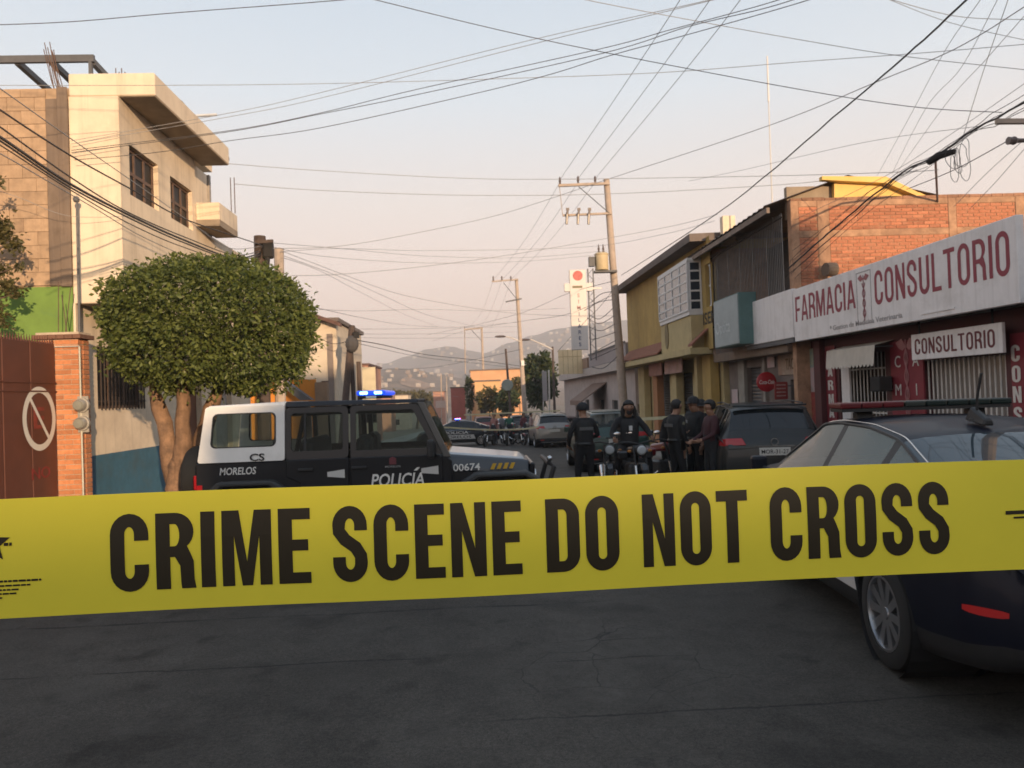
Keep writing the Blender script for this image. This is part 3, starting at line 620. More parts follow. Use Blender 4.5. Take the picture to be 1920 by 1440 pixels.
# pharmacy building
yB0, yB1 = 5.2, 16.0
t = thing('pharmacy_shop', 'single-storey maroon pharmacy shop with a long white sign, right edge of the picture', 'shop', (9, 10.5, gz(10)))
zb = gz(10)-.6; zt = z0 + .02
dr = rquad(1572, 1662, 668, 790, WX); wn = rquad(1732, 1888, 676, 770, WX)
ops = [(yB1-dr[1], yB1-dr[0], .75, dr[3]-zb), (yB1-wn[1], yB1-wn[0], 1.35, min(wn[3], 2.5)-zb)]
facade((WX, yB1, zb), UY, NX, yB1-yB0, zt-zb, ops, .2).obj('front_wall', m_maroon, t)
B().box(WX+1.6, 16, yB0, yB1, zb, z1-.15).obj('building_core', m_conc, t)
B().box(WX-.02, 16, yB0, yB1, zt+.003, zt+.25).obj('roof_slab', m_roofc, t); B().box(WX+.21, WX+1.59, yB1-.1, yB1, zb, zt).obj('inner_side_wall', m_conc, t); B().box(WX+.21, WX+1.59, yB0, yB0+.1, zb, zt).obj('inner_side_wall', m_conc, t)
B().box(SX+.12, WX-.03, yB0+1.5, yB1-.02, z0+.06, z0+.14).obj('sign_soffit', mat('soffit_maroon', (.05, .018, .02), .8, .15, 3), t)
B().box(WX+.205, WX+1.58, yB0+.15, yB1-.15, -.12, -.06).obj('shop_floor', m_conc, t)
# door: white bars; window: white bars and a pale curtain
b0, b1 = dr[0]+.02, dr[1]-.02
dobj = B().box(WX+.12, WX+.15, b0, b1, -.2, -.1).obj('door_threshold', m_wbar, t)
gr = B()
for z in (1.15, .3, 1.95): gr.box(WX+.06, WX+.08, b0, b1, z, z+.03)
gd = gr.obj('door_grille', m_wbar, t)
k = 13
for i in range(k): y = b0+(i+.5)*(b1-b0)/k; B().cyl((WX+.05, y, -.2), (WX+.05, y, dr[3]), .011, n=6).obj('security_bar', m_wbar, gd)
B().box(WX+.02, WX+.06, b1-.34, b1-.02, -.2, dr[3]-.02).obj('white_door_leaf', m_sign, t)
wz1 = min(wn[3], 2.5); gw = B().box(WX+.03, WX+.05, wn[0], wn[1], .78, .82).obj('window_grille', m_wbar, t)
k = 17
for i in range(k): y = wn[0]+(i+.5)*(wn[1]-wn[0])/k; B().cyl((WX+.04, y, .76), (WX+.04, y, wz1), .013, n=6).obj('security_bar', m_wbar, gw)
B().box(WX+.16, WX+.165, wn[0], wn[1], .75, wz1).obj('window_glass', glass_mat('shop_glass', (.25, .22, .20), .12), t)
# red painted strips with white lettering
p1 = rquad(1546, 1567, 650, 812, WX-.03)
B().box(WX-.03, WX-.002, p1[0], p1[1], -.2, p1[3]).obj('red_panel', m_redp, t)
hh = (p1[3] - .2)/8.3
for i, ch in enumerate('FARMACIA'): rtext('b', ch, WX-.036, p1[1]-.10, p1[3]-.06-(i+1)*hh*1.0, hh*.72, m_wbar, t, width=.22 if ch != 'I' else .07, name='letter')
p2 = rquad(1668, 1732, 642, 800, WX-.03)
B().box(WX-.03, WX-.002, p2[0], p2[1], -.2, p2[3]).obj('red_panel', m_redp, t)
bw = p2[1]-p2[0]
for ch, u, zz in (('C', .14, 1.95), ('A', .70, 1.95), ('M', .12, 1.48), ('I', .76, 1.48)): rtext('f', ch, WX-.036, p2[1]-u*bw, zz, .20, m_wbar, t, width=None, name='letter')
st = B(); cy = p2[0]+bw*.48
for s in (1, -1): st.tube([(WX-.04, cy+.055*s*math.sin(q*.9), 1.05+q*.085) for q in range(15)], .011, 5)
st.cyl((WX-.04, cy, .9), (WX-.04, cy, 2.4), .010, n=5)
st.obj('painted_staff', mat('faded_pink_paint', (.36, .16, .16), .7, .2, 9), t)
wg = B(); 
for s in (1, -1): wg.add([(WX-.037, cy, 2.28), (WX-.037, cy+s*.12, 2.42), (WX-.037, cy+s*.30, 2.36), (WX-.037, cy+s*.22, 2.27), (WX-.037, cy+s*.10, 2.22)], [(0, 1, 2, 3, 4)])
wg.obj('painted_wings', _M['faded_pink_paint'], t)
p3 = rquad(1893, 1932, 626, 800, WX-.03)
B().box(WX-.03, WX-.002, p3[0], p3[1], -.2, p3[3]).obj('red_panel', m_redp, t)
for i, ch in enumerate('CONSULTORIO'[:7]): rtext('b', ch, WX-.036, p3[1]-.02, p3[3]-.10-(i+1)*.27, .215, m_wbar, t, width=.16, name='letter')
# big sign
ts = thing('long_shop_sign', 'long white sign reading FARMACIA CONSULTORIO in dark red capitals above the shop', 'sign', (SX, (yn+yf)/2, z0))
B().box(SX, SX+.10, yn, yf, z0, z1).obj('board', m_sign, ts, bevel=.008)
yl0, yl1 = RX(1489, 590, SX)[0]-.08, RX(1604, 560, SX)[0]
rtext('b', 'FARMACIA', SX-.003, yl0, z0+.40, .50, m_sred, ts, width=yl0-yl1, W=.5, t=.13, gap=.1, depth=.0012)
yl0, yl1 = RX(1640, 540, SX)[0], RX(1893, 470, SX)[0]
rtext('b', 'CONSULTORIO', SX-.003, yl0, z0+.37, .55, m_sred, ts, width=yl0-yl1, W=.5, t=.13, gap=.13, depth=.0012)
# emblem between the words: framed staff with wings
ye0, ye1 = RX(1607, 560, SX)[0], RX(1634, 560, SX)[0]; fr = B()
for a, c, d, e_ in ((ye1, ye0, z0+.10, z0+.115), (ye1, ye0, z1-.10, z1-.085), (ye0-.012, ye0, z0+.116, z1-.101), (ye1, ye1+.012, z0+.116, z1-.101)): fr.box(SX-.004, SX-.001, a, c, d, e_)
fr.obj('emblem_frame', mat('grey_print', (.30, .28, .28), .6, .1, 4), ts)
cy = (ye0+ye1)/2; em = B()
for s in (1, -1):
    em.tube([(SX-.004, cy+.045*s*math.sin(q*.8), z0+.2+q*.042) for q in range(15)], .008, 5)
    em.add([(SX-.006, cy, z1-.22), (SX-.006, cy+s*.08, z1-.13), (SX-.006, cy+s*.19, z1-.18), (SX-.006, cy+s*.10, z1-.25)], [(0, 1, 2, 3)])
em.cyl((SX-.005, cy, z0+.15), (SX-.005, cy, z1-.15), .007, n=5); em.obj('emblem', mat('red_print_faded', (.30, .10, .11), .6, .15, 6), ts)
rtext('f', '* Gestion de Medicina Veterinaria', SX-.003, RX(1556, 610, SX)[0], z0+.09, .09, _M['grey_print'], ts, width=RX(1556, 610, SX)[0]-RX(1692, 590, SX)[0], bold=.01)
B().box(SX-.012, SX-.001, RX(1790, 568, SX)[0], RX(1728, 572, SX)[0], z0+.075, z0+.10).obj('repair_strip', m_sign, ts)
# small sign
a = rquad(1708, 1880, 632, 676, SX+.28); ts2 = thing('small_shop_sign', 'smaller white hanging sign reading CONSULTORIO below the long sign', 'sign', (SX+.28, (a[0]+a[1])/2, a[2]))
B().box(SX+.28, SX+.33, a[0], a[1], a[2]+.0, a[2]+.40).obj('board', m_sign, ts2, bevel=.006)
rtext('b', 'CONSULTORIO', SX+.276, a[1]-.10, a[2]+.085, .24, mat('sign_maroon_print', (.13, .025, .03), .6, .08, 4), ts2, width=a[1]-a[0]-.24, W=.5, t=.14, gap=.13, depth=.001)
for y in (a[0]+.2, a[1]-.2): B().box(SX+.29, SX+.31, y-.01, y+.01, a[2]+.401, z0+.06).obj('hanger', m_dark, ts2)
# awning with scalloped edge
a = rquad(1549, 1640, 660, 692, SX+.15); ta = thing('shop_awning', 'small cream fabric awning with a scalloped edge over the barred doorway', 'awning', (SX+.3, (a[0]+a[1])/2, a[2]))
za = a[2]; zh = za+.36; n = 14; b = B(); m_awn = mat('awning_canvas', (.55, .50, .43), .85, .12, 4, dirt=(.38, .33, .28), dirt_amt=.5)
ys = [a[0] + (a[1]-a[0])*i/(n*4) for i in range(n*4+1)]
for y in ys:
    i = ys.index(y); sc_ = .05*abs(math.sin(math.pi*i/4)); b.v += [(WX-.02, y, zh+.06), (SX+.16, y, zh-.02), (SX+.13, y, za+.03-sc_)]
for i in range(len(ys)-1):
    for j in range(2): b.f.append((3*i+j, 3*i+3+j, 3*i+4+j, 3*i+1+j))
b.obj('canvas', m_awn, ta, fixn=False)
b = B(); b.box(SX+.17, SX+.19, a[0], a[1], zh-.06, zh-.035)
for y in (a[0]+.02, a[1]-.02): b.box(SX+.191, WX, y-.01, y+.01, zh-.05, zh-.035)
b.obj('awning_frame', m_steel, ta)
# loudspeaker by the door
p = PX(1650, 720, WX-.2); tg = thing('wall_lamp_box', 'dark box fixed on the wall between the doorway and the red panel', 'box', p)
b = B().box(p[0]-.10, p[0]+.14, p[1]-.16, p[1]+.16, p[2]-.13, p[2]+.13); b.obj('case', m_dark, tg, bevel=.02); B().box(p[0]+.141, WX, p[1]-.03, p[1]+.03, p[2]-.03, p[2]+.03).obj('bracket', m_steel, tg)
# ---------------------------------------------------------------- brick house with barred balcony
BY = 16.05; m_bwall = mat('old_mortar', (.40, .235, .145), .95, .35, 5, bump=.5, dirt=(.30, .17, .11), dirt_amt=.8)
m_brick2 = mat('red_brick', (.43, .165, .09), .92, .22, 24, bump=.35, rnd=.25, dirt=(.42, .28, .19), dirt_amt=.35, dirt_scale=3)
t = thing('brick_house', 'two-storey house with an orange brick side wall and dark barred balcony, left of the pharmacy', 'house', (10, 18.5, gz(18)))
bz = P(1486, 377, BY)[2]; bx0 = P(1485, 450, BY)[0]; yE = 21.4
side = B().box(bx0, 15.5, BY+.007, BY+.2, zb-.3, bz).obj('side_wall', m_bwall, t)
cols = [(bx0-.01, P(1499, 450, BY)[0]), (P(1534, 450, BY)[0], P(1556, 450, BY)[0]), (P(1780, 450, BY)[0], P(1795, 450, BY)[0]), (P(1905, 420, BY)[0], P(1930, 420, BY)[0])]
for a, c in cols: B().box(a, c, BY-.012, BY+.006, 2.6, bz-.003).obj('concrete_column', m_conc if False else m_bwall, t, bevel=.008)
zbm0, zbm1 = P(1600, 443, BY)[2], P(1600, 431, BY)[2]
for (a, c), (a2, c2) in zip(cols, cols[1:]):
    B().box(c+.002, a2-.002, BY-.006, BY+.006, zbm0, zbm1).obj('concrete_beam', m_bwall, t, bevel=.006)
    B().box(c+.002, a2-.002, BY-.008, BY+.006, bz-.13, bz-.004).obj('top_course', m_bwall, t, bevel=.006)
cnt = 0; rest = B(); lw = .071
for (a, c), (a2, c2) in zip(cols, cols[1:]):
    for zlo, zhi in ((zbm1+.004, bz-.134), (3.30, zbm0-.004)):
        nrow = int((zhi-zlo)/lw); h_ = (zhi-zlo)/nrow
        for i in range(nrow):
            z = zlo+i*h_; x = c+.008
            first = True
            while x < a2-.02:
                L_ = .242 if not (first and i % 2) else .121; first = False; x1 = min(x+L_, a2-.008)
                if x1-x > .03:
                    if cnt < 290 and z > 3.45:
                        if x1-x > .22: x1 = x+.232
                        k = (round(x1-x, 2), round(h_, 3))
                        brick(side, x, x+k[0], BY-.004, BY+.05, z+.006, z+h_-.006, m_brick2); cnt += 1
                    else: rest.box(x, x1-.01, BY-.004, BY+.006, z+.006, z+h_-.006)
                x = x1+.010
rest.obj('brick_courses', m_brick2, t)['kind'] = 'stuff'
# coping of loose bricks
m_cop = mat('coping_brick', (.30, .16, .10), .95, .25, 14, bump=.3, rnd=.3)
for i in range(38): x = bx0+i*.245; B().box(x+.004, x+.241, BY+.0, BY+.21, bz+.002, bz+.06+random.uniform(-.008, .01)).obj('coping_brick', m_cop, t)
# satellite/box on the wall
p = P(1558, 505, BY-.25); bb = B().cyl((p[0]-.12, p[1], p[2]), (p[0]+.10, p[1]+.04, p[2]), .14, .15, 14); bb.obj('wall_tank', mat('weathered_barrel', (.16, .12, .09), .8, .2, 6), t)
# balcony front
BX = 6.72; fl = z0+.05; rf = PX(1340, 455, BX)[2]; rf = 5.42
B().box(BX, 15, BY+.21, yE, fl-.22, fl).obj('balcony_floor', m_conc, t)
B().box(8.3, 8.42, BY+.36, yE, fl, 5.55).obj('balcony_back_wall', mat('dark_grey_render', (.125, .12, .12), .9, .2, 2), t)
ar = B(); yc, zc = 18.2, fl+.95; pts = [(yc-.85, fl+.02), (yc+.85, fl+.02)] + [(yc+.85*math.cos(q*math.pi/12), zc+.95*math.sin(q*math.pi/12)) for q in range(13)]
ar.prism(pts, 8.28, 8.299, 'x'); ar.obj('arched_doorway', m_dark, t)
B().box(BX, 8.299, yE-.15, yE, fl, 5.6).obj('balcony_end_wall', m_bwall, t)
rl = B()
for z in (fl+.75, rf-.1): rl.box(BX-.012, BX+.012, BY+.21, yE, z, z+.03)
rl = rl.obj('balcony_rail', m_dark, t)
for i in range(52): y = BY+.26+i*(yE-BY-.3)/51; B().cyl((BX, y, fl), (BX, y, rf), .008 if i % 9 else .012, n=5).obj('balcony_bar', mat('dull_grey_bar', (.26, .25, .24), .6, .1, 8), rl)
# corrugated roof: eave to the street, ridge behind, gable end painted yellow
m_corr = mat('rusty_corrugated_roof', (.20, .15, .12), .7, .3, 3, dirt=(.12, .07, .05), dirt_amt=.7)
g0 = P(1485, 372, BY+.3); eave_z = 5.52; ridge = P(1660, 336, BY+.3); rX, rZ = ridge[0], ridge[2]+.05; eX = 6.35; gX = 7.0
b = B(); n = 60
for i in range(n+1):
    y = BY+.15 + (22.6-BY)*i/n; w_ = .025*math.sin(i*2.1); b.v += [(eX, y, eave_z+w_+.06), (rX-.9, y, rZ+w_+.02), (rX+1.3, y, rZ-.5+w_)]
for i in range(n): b.f += [(3*i, 3*i+3, 3*i+4, 3*i+1), (3*i+1, 3*i+4, 3*i+5, 3*i+2)]
b.obj('corrugated_roof', m_corr, t, fixn=False, smooth=60)
B().box(eX+.02, eX+.09, BY+.18, 22.55, eave_z-.10, eave_z+.02).obj('eave_beam', m_corr, t)
m_yel = mat('yellow_gable_paint', (.76, .52, .17), .85, .1, 2)
gp = [(P(1561, 372, BY+.3)[0], bz+.01), (P(1750, 381, BY+.3)[0], bz+.01), (P(1690, 348, BY+.3)[0], P(1690, 348, BY+.3)[2]), (P(1665, 336, BY+.3)[0], P(1665, 336, BY+.3)[2]), (P(1561, 345, BY+.3)[0], P(1561, 345, BY+.3)[2])]
B().prism(gp, BY+.22, BY+.34, 'y').obj('gable_wall', m_yel, t)
gp2 = [(P(1540, 338, BY+.1)[0], P(1540, 338, BY+.1)[2]), (P(1660, 336, BY+.1)[0], P(1660, 344, BY+.1)[2]), (P(1756, 384, BY+.1)[0], P(1756, 384, BY+.1)[2]), (P(1756, 379, BY+.1)[0], P(1756, 379, BY+.1)[2]), (P(1660, 334, BY+.1)[0], P(1660, 332, BY+.1)[2]), (P(1540, 331, BY+.1)[0], P(1540, 331, BY+.1)[2])]
B().prism(gp2, BY+.06, BY+.21, 'y').obj('verge_board', m_yel, t)
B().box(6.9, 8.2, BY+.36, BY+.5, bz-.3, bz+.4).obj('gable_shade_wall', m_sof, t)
# roof bits lit by the sun
B().box(7.0, 7.35, 21.0, 21.25, rf+.25, rf+1.05).obj('roof_chimney', m_cream, t)
p = P(1447, 372, 19.5); q = P(1453, 105, 19.5); tm = thing('radio_mast', 'tall thin white radio antenna mast rising above the brick house roof', 'antenna', (p[0], 19.5, eave_z))
B().cyl((p[0], 19.5, eave_z-.1), (p[0]+.02, 19.5, p[2]+(q[2]-p[2])*.7), .018, .012, 7).obj('mast', m_wbar, tm); B().cyl((p[0]+.02, 19.5, p[2]+(q[2]-p[2])*.68), (p[0]+.03, 19.5, q[2]), .026, .018, 7).obj('antenna_tube', mat('antenna_white', (.7, .68, .66), .5, .05, 5), tm)
# ground floor
a = yE-BY
gsh1 = rquad(1400, 1428, 690, 790, 7.15); gsh2 = rquad(1482, 1512, 712, 790, 7.15)
facade((7.15, yE, zb-.3), UY, NX, yE-BY-.03, fl-.225-zb+.3, [(yE-gsh1[1], yE-gsh1[0], .55, gsh1[3]-zb+.3), (yE-gsh2[1], yE-gsh2[0], .55, gsh2[3]-zb+.3)], .15).obj('ground_floor_wall', mat('grimy_plaster', (.20, .165, .15), .9, .25, 3, dirt=(.09, .075, .07), dirt_amt=.7, dirt_scale=1.5), t)
m_shut = mat('grey_roller_shutter', (.11, .11, .115), .5, .15, 4, metal=.3)
def shutter(par, X, y0, y1, z0_, z1_, m=m_shut, name='roller_shutter'):
    b = B(); n = int((z1_-z0_)/.09)
    for i in range(n):
        z = z0_+(z1_-z0_)*i/n; h_ = (z1_-z0_)/n; b.add([(X, y0, z), (X, y1, z), (X-.02, y1, z+h_*.5), (X-.02, y0, z+h_*.5), (X, y1, z+h_*.97), (X, y0, z+h_*.97)], [(0, 1, 2, 3), (3, 2, 4, 5)])
    return b.obj(name, m, par, fixn=False)
for g_ in (gsh1, gsh2): shutter(t, 7.28, g_[0], g_[1], zb+.2, g_[3])
pw = rquad(1458, 1512, 645, 704, 7.13); B().box(7.12, 7.148, pw[0], pw[1], pw[2], pw[3]).obj('painted_panel', mat('faded_tan_mural', (.34, .26, .20), .85, .3, 2.5, dirt=(.36, .15, .10), dirt_amt=.6, dirt_scale=3), t)
rtext('f', 'TACOS', 7.117, pw[1]-.45, pw[2]+.12, .26, mat('mural_brown', (.16, .10, .05), .8, .2, 6), t, width=.75, bold=.02)
m_post = [mat('poster_pale', (.5, .42, .42), .8, .3, 5, dirt=(.4, .1, .15), dirt_amt=.6, dirt_scale=5), mat('poster_teal', (.25, .33, .31), .8, .2, 5, dirt=(.45, .4, .2), dirt_amt=.6, dirt_scale=4), mat('poster_red', (.30, .045, .045), .8, .25, 5, dirt=(.4, .25, .1), dirt_amt=.5, dirt_scale=4)]
for (a, c, d, e_), mm in (((1513, 1535, 655, 690), 1), ((1511, 1527, 690, 735), 0), ((1528, 1543, 697, 718), 1), ((1520, 1543, 735, 800), 2), ((1438, 1452, 665, 690), 0), ((1372, 1384, 730, 780), 0)): q = rquad(a, c, d, e_, 7.11); B().box(7.105, 7.112, q[0], q[1], q[2], q[3]).obj('wall_poster', m_post[mm], t)
q = rquad(1530, 1545, 640, 800, 7.05); B().box(6.98, 7.1, q[0], q[1], zb, q[3]).obj('maroon_pilaster', m_maroon, t)
for a, c in ((1386, 1399), (1432, 1438), (1353, 1362)): q = rquad(a, c, 690, 790, 7.1); B().box(7.06, 7.149, q[0], q[1], zb, q[3]+.35).obj('pilaster', mat('pale_pilaster', (.27, .25, .22), .85, .2, 4), t)
# white and teal signs on the balcony front
a = rquad(1394, 1487, 572, 650, SX); tw = thing('blank_shop_sign', 'blank white rectangular sign on the balcony front beside the long red-lettered sign', 'sign', (SX, (a[0]+a[1])/2, a[2]))
B().box(SX, SX+.09, a[0], a[1], a[2], a[3]).obj('board', m_sign, tw, bevel=.006); B().box(SX+.02, SX+.08, a[0]+.05, a[1]-.05, a[2]-.10, a[2]-.002).obj('frame_rail', m_steel, tw)
a = rquad(1337, 1385, 566, 655, 6.25); tt = thing('teal_shop_sign', 'pale teal box sign with worn lettering projecting at the balcony end', 'sign', (6.5, (a[0]+a[1])/2, a[2]))
m_teal = mat('teal_sign_face', (.32, .37, .38), .6, .12, 2, dirt=(.4, .45, .45), dirt_amt=.5); m_teald = mat('teal_sign_edge', (.09, .17, .165), .6, .15, 3)
B().box(6.25, 6.27, a[0]+.03, a[1]-.03, a[2]+.03, a[3]-.03).obj('sign_face', m_teal, tt); B().box(6.271, BX-.02, a[0], a[1], a[2], a[3]).obj('sign_box', m_teald, tt, bevel=.01)
rtext('f', 'Optica', 6.246, a[1]-.15, a[2]+.35, .32, mat('worn_white_print', (.5, .55, .56), .7, .2, 5), tt, width=1.1, bold=.01)
# round red sign on a bracket and a smaller red sign
p = P(1437, 716, 18.0); tr = thing('round_drink_sign', 'round red drinks sign hanging out from the dark shop front', 'sign', (p[0], p[1], p[2]-.25))
m_cred = mat('bright_red_enamel', (.36, .012, .018), .45, .08, 6)
B().lathe([(.001, -.03), (.22, -.03), (.235, -.02), (.235, .02), (.22, .03), (.001, .03)], p, 'y', 28).obj('disc', m_cred, tr, smooth=True)
font_text('Coca-Cola', frame_matrix((p[0]-.18, p[1]-.034, p[2]-.05), X_, Z_), .10, m_white, tr, width=.36, bold=.01, shear=.3, depth=.001)
B().box(p[0]+.236, 7.12, p[1]-.015, p[1]+.015, p[2]+.0, p[2]+.03).obj('bracket', m_steel, tr)
p = P(1466, 732, 16.9); tr = thing('square_red_sign', 'small square red shop sign below and right of the round red one', 'sign', (p[0], p[1], p[2]-.2))
B().box(p[0]-.17, p[0]+.13, p[1]-.02, p[1]+.02, p[2]-.2, p[2]+.19).obj('plate', mat('dull_red_plate', (.22, .03, .028), .6, .25, 9), tr, bevel=.01)
for i in range(4): B().box(p[0]-.13, p[0]+.08, p[1]-.0235, p[1]-.0205, p[2]-.13+i*.08, p[2]-.105+i*.08).obj('text_line', mat('dim_print', (.34, .22, .2), .7, .2, 9), tr)
B().box(p[0]+.131, 7.12, p[1]-.012, p[1]+.012, p[2]+.08, p[2]+.11).obj('bracket', m_steel, tr)
# ---------------------------------------------------------------- yellow house with bay window
m_och = mat('ochre_paint', (.42, .29, .095), .85, .12, 2, dirt=(.28, .19, .08), dirt_amt=.6, streak=.4)
m_och2 = mat('pale_ochre_paint', (.46, .37, .19), .85, .12, 2.5, dirt=(.33, .25, .14), dirt_amt=.5)
m_wfr = mat('white_window_frame', (.62, .62, .62), .5, .06, 5)
m_grglass = glass_mat('grey_window_glass', (.20, .21, .22), .08)
YX = 6.62; yN, yF = 21.45, RX(1176, 600, YX)[0]; rz = 5.95; fz = RX(1182, 685, YX)[1]
t = thing('ochre_house', 'two-storey ochre house with a white bay window and tiled ledges, middle of the right side', 'house', (9, (yN+yF)/2, gz(27)))
w2 = rquad(1322, 1334, 512, 600, YX); w3 = rquad(1197, 1212, 570, 600, YX)
facade((YX, yF, fz), UY, NX, yF-yN, rz-fz, [(yF-w2[1], yF-w2[0], 4.0-fz, 5.2-fz)], .15).obj('upper_wall', m_och, t)
window(t, (YX, yF, fz), UY, NX, yF-w2[1], yF-w2[0], 4.0-fz, 5.2-fz, 2, 2, m_wfr, m_grglass, .1, .05)
B().box(YX+.16, 15, yN, yF, fz, rz-.01).obj('upper_core', m_och, t)
B().box(YX-.001, YX+.16, yF-.002, yF+.0, fz, rz).obj('end_wall', m_och, t)
m_slab = mat('roof_slab_edge', (.16, .13, .115), .9, .2, 3)
B().hexa([(6.15, yN-.1, rz-.10), (15, yN-.1, rz+.1), (15, yN-.1, rz+.3), (6.15, yN-.1, rz+.12)], [(6.15, yF+.35, rz+.0), (15, yF+.35, rz+.1), (15, yF+.35, rz+.3), (6.15, yF+.35, rz+.22)]).obj('roof_slab', m_slab, t)
# bay window
q = rquad(1233, 1290, 524, 606, 6.2); by0, by1 = q[0], q[1]; bz0, bz1 = q[2], q[3]
B().box(6.22, YX-.002, by0, by1, bz0-.12, bz0).obj('bay_floor', m_wfr, t); B().box(6.2, YX-.002, by0-.03, by1+.03, bz1, bz1+.08).obj('bay_roof', m_wfr, t)
window(t, (6.2, by1, bz0), UY, NX, 0, by1-by0, 0, bz1-bz0, 4, 5, m_wfr, m_grglass, .03, .055, name='bay_window')
window(t, (6.24, by0, bz0), X_, UY, 0, YX-6.25, 0, bz1-bz0, 1, 5, m_wfr, glass_mat('dark_blue_glass', (.02, .03, .045), .05), .03, .05, name='bay_side_window')
# pale panel with crest under the bay, tiled ledges either side
pz0 = fz+.02; B().box(6.26, YX-.003, by0-.02, by1+.05, pz0, bz0-.13).obj('crest_panel', m_och2, t)
cyy = by1-.75; B().prism([(cyy+.22*math.sin(a*math.pi/10)*(1 if a < 10 else 1), pz0+.62+.42*math.cos(a*math.pi/10)) for a in range(20)], 6.235, 6.259, 'x').obj('crest', mat('bronze_crest', (.16, .12, .045), .6, .3, 14), t)
for a, c in ((yN, by0-.08), (by1+.1, yF-.3)):
    m_tl = mat('terracotta_ledge', (.26, .11, .07), .9, .25, 7, bump=.3); b = B(); n = int((c-a)/.22); 
    for i in range(n): y0_ = a+(c-a)*i/n; B().hexa([(6.12, y0_+.005, fz+.10), (YX-.004, y0_+.005, fz+.55), (YX-.004, y0_+.005, fz+.60), (6.12, y0_+.005, fz+.16)], [(6.12, y0_+(c-a)/n-.005, fz+.10), (YX-.004, y0_+(c-a)/n-.005, fz+.55), (YX-.004, y0_+(c-a)/n-.005, fz+.60), (6.12, y0_+(c-a)/n-.005, fz+.16)]).obj('ledge_tile', m_tl, t)
B().box(6.08, YX+.1, yN, yF+.05, fz-.12, fz+.06).obj('ledge_slab', m_och2, t)
rtext('f', 'CISEN', YX-.004, RX(1311, 618, YX)[0], fz+.72, .34, mat('black_sign_paint', (.03, .028, .025), .7, .1, 5), t, width=1.6, bold=.025)
# ground floor: pillars, shutters, banner
gX = 7.0; g0_ = gz(27)-.8
ops = []
for a, c in ((1212, 1220), (1232, 1257), (1275, 1300)): q = rquad(a, c, 700, 790, gX); ops.append((yF-q[1], yF-q[0], .5, q[3]-g0_, q))
facade((gX, yF, g0_), UY, NX, yF-yN, fz-.125-g0_, [o[:4] for o in ops], .2).obj('ground_floor_wall', m_och2, t)
for o, mm in zip(ops, (mat('brown_wood_door', (.16, .07, .03), .6, .2, 6), m_shut, mat('dark_shutter', (.075, .075, .075), .5, .15, 4))): shutter(t, gX+.15, o[4][0], o[4][1], g0_+.5, o[4][3], mm, 'door' if mm.name.startswith('brown') else 'roller_shutter')
for a, c, mm in ((1301, 1308, m_och2), (1316, 1333, m_och), (1258, 1268, m_och2), (1222, 1232, mat('orange_pillar', (.36, .17, .08), .85, .15, 3)), (1200, 1208, m_och2)): q = rquad(a, c, 680, 790, 6.7); B().box(6.7, 6.96, q[0], q[1], g0_, fz-.123).obj('pillar', mm, t, bevel=.01)
q = rquad(1245, 1278, 668, 702, 6.5); B().box(6.5, 6.54, q[0], q[1], q[2], fz-.125).obj('shop_banner', mat('faded_pink_banner', (.36, .22, .2), .8, .25, 3, dirt=(.3, .2, .1), dirt_amt=.6, dirt_scale=5), t)
q = rquad(1216, 1240, 676, 706, 6.52); B().box(6.52, 6.56, q[0], q[1], q[2], fz-.125).obj('shop_banner', mat('red_tan_banner', (.32, .16, .13), .8, .25, 3), t)
for px_, py_ in ((1196, 765), (1306, 762), (1262, 770)): q = PX(px_, py_, 6.66); B().box(6.64, 6.695, q[1]-.14, q[1]+.14, q[2]-.2, q[2]+.15).obj('fuse_box', mat('rusty_box', (.14, .10, .07), .7, .3, 9), t)
# ---------------------------------------------------------------- low shop with long blank fascia
m_fas = mat('grey_fascia', (.34, .30, .30), .8, .1, 1.2, dirt=(.27, .22, .22), dirt_amt=.5); m_fas2 = mat('pale_fascia', (.45, .40, .37), .8, .1, 1.5)
t = thing('low_shop', 'single-storey shop with a long blank grey fascia beyond the ochre house', 'shop', (9, 45, gz(45)))
y0_, y1_ = yF+.4, 60.; q0 = RX(1172, 642, 6.6)[1]; q1 = RX(1172, 690, 6.6)[1]; mid = RX(1172, 672, 6.6)[1]
facade((6.95, y1_, -3), UY, NX, y1_-y0_, q1+3, [(y1_-a-1.6, y1_-a, .9, 4.3) for a in (34.5, 37.5, 41.5, 47., 52.)], .2).obj('front_wall', mat('grey_violet_wall', (.42, .36, .34), .85, .15, 1.5), t)
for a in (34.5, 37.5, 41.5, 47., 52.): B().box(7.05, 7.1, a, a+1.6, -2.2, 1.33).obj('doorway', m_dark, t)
B().box(7.2, 15, y0_, y1_, -3, q0-.1).obj('building_core', m_fas, t)
B().box(6.5, 7.19, y0_, y1_-.5, q1-.04, mid-.03).obj('lower_fascia', m_fas2, t); B().box(6.58, 7.19, y0_, 44., mid, q0).obj('fascia_board', m_fas, t)
B().box(6.54, 6.579, y0_, 44., q0-.02, q0+.06).obj('fascia_rail', m_steel, t); B().box(6.54, 6.579, y0_, 44., mid-.05, mid+.01).obj('fascia_rail', m_steel, t)
p0, p1 = P(1048, 702, 46), P(1091, 655, 46)
B().box(p0[0], p1[0], 46, 46.1, p0[2], p1[2]).obj('billboard_panel', mat('yellow_billboard', (.72, .58, .36), .7, .08, 2), t)
B().box(p1[0]+.001, 6.57, 44.01, 46.0, mid, q0-.1).obj('billboard_return', mat('brown_return', (.3, .2, .14), .8, .15, 3), t)
bb = B()
for i in range(1, 5): x = p0[0]+(p1[0]-p0[0])*i/5; bb.box(x-.012, x+.012, 45.985, 45.998, p0[2], p1[2])
bb.box(p0[0], p1[0], 45.987, 45.999, (p0[2]+p1[2])/2+.3, (p0[2]+p1[2])/2+.33); bb.obj('panel_seams', mat('panel_seam', (.45, .35, .2), .7, .1, 3), t)

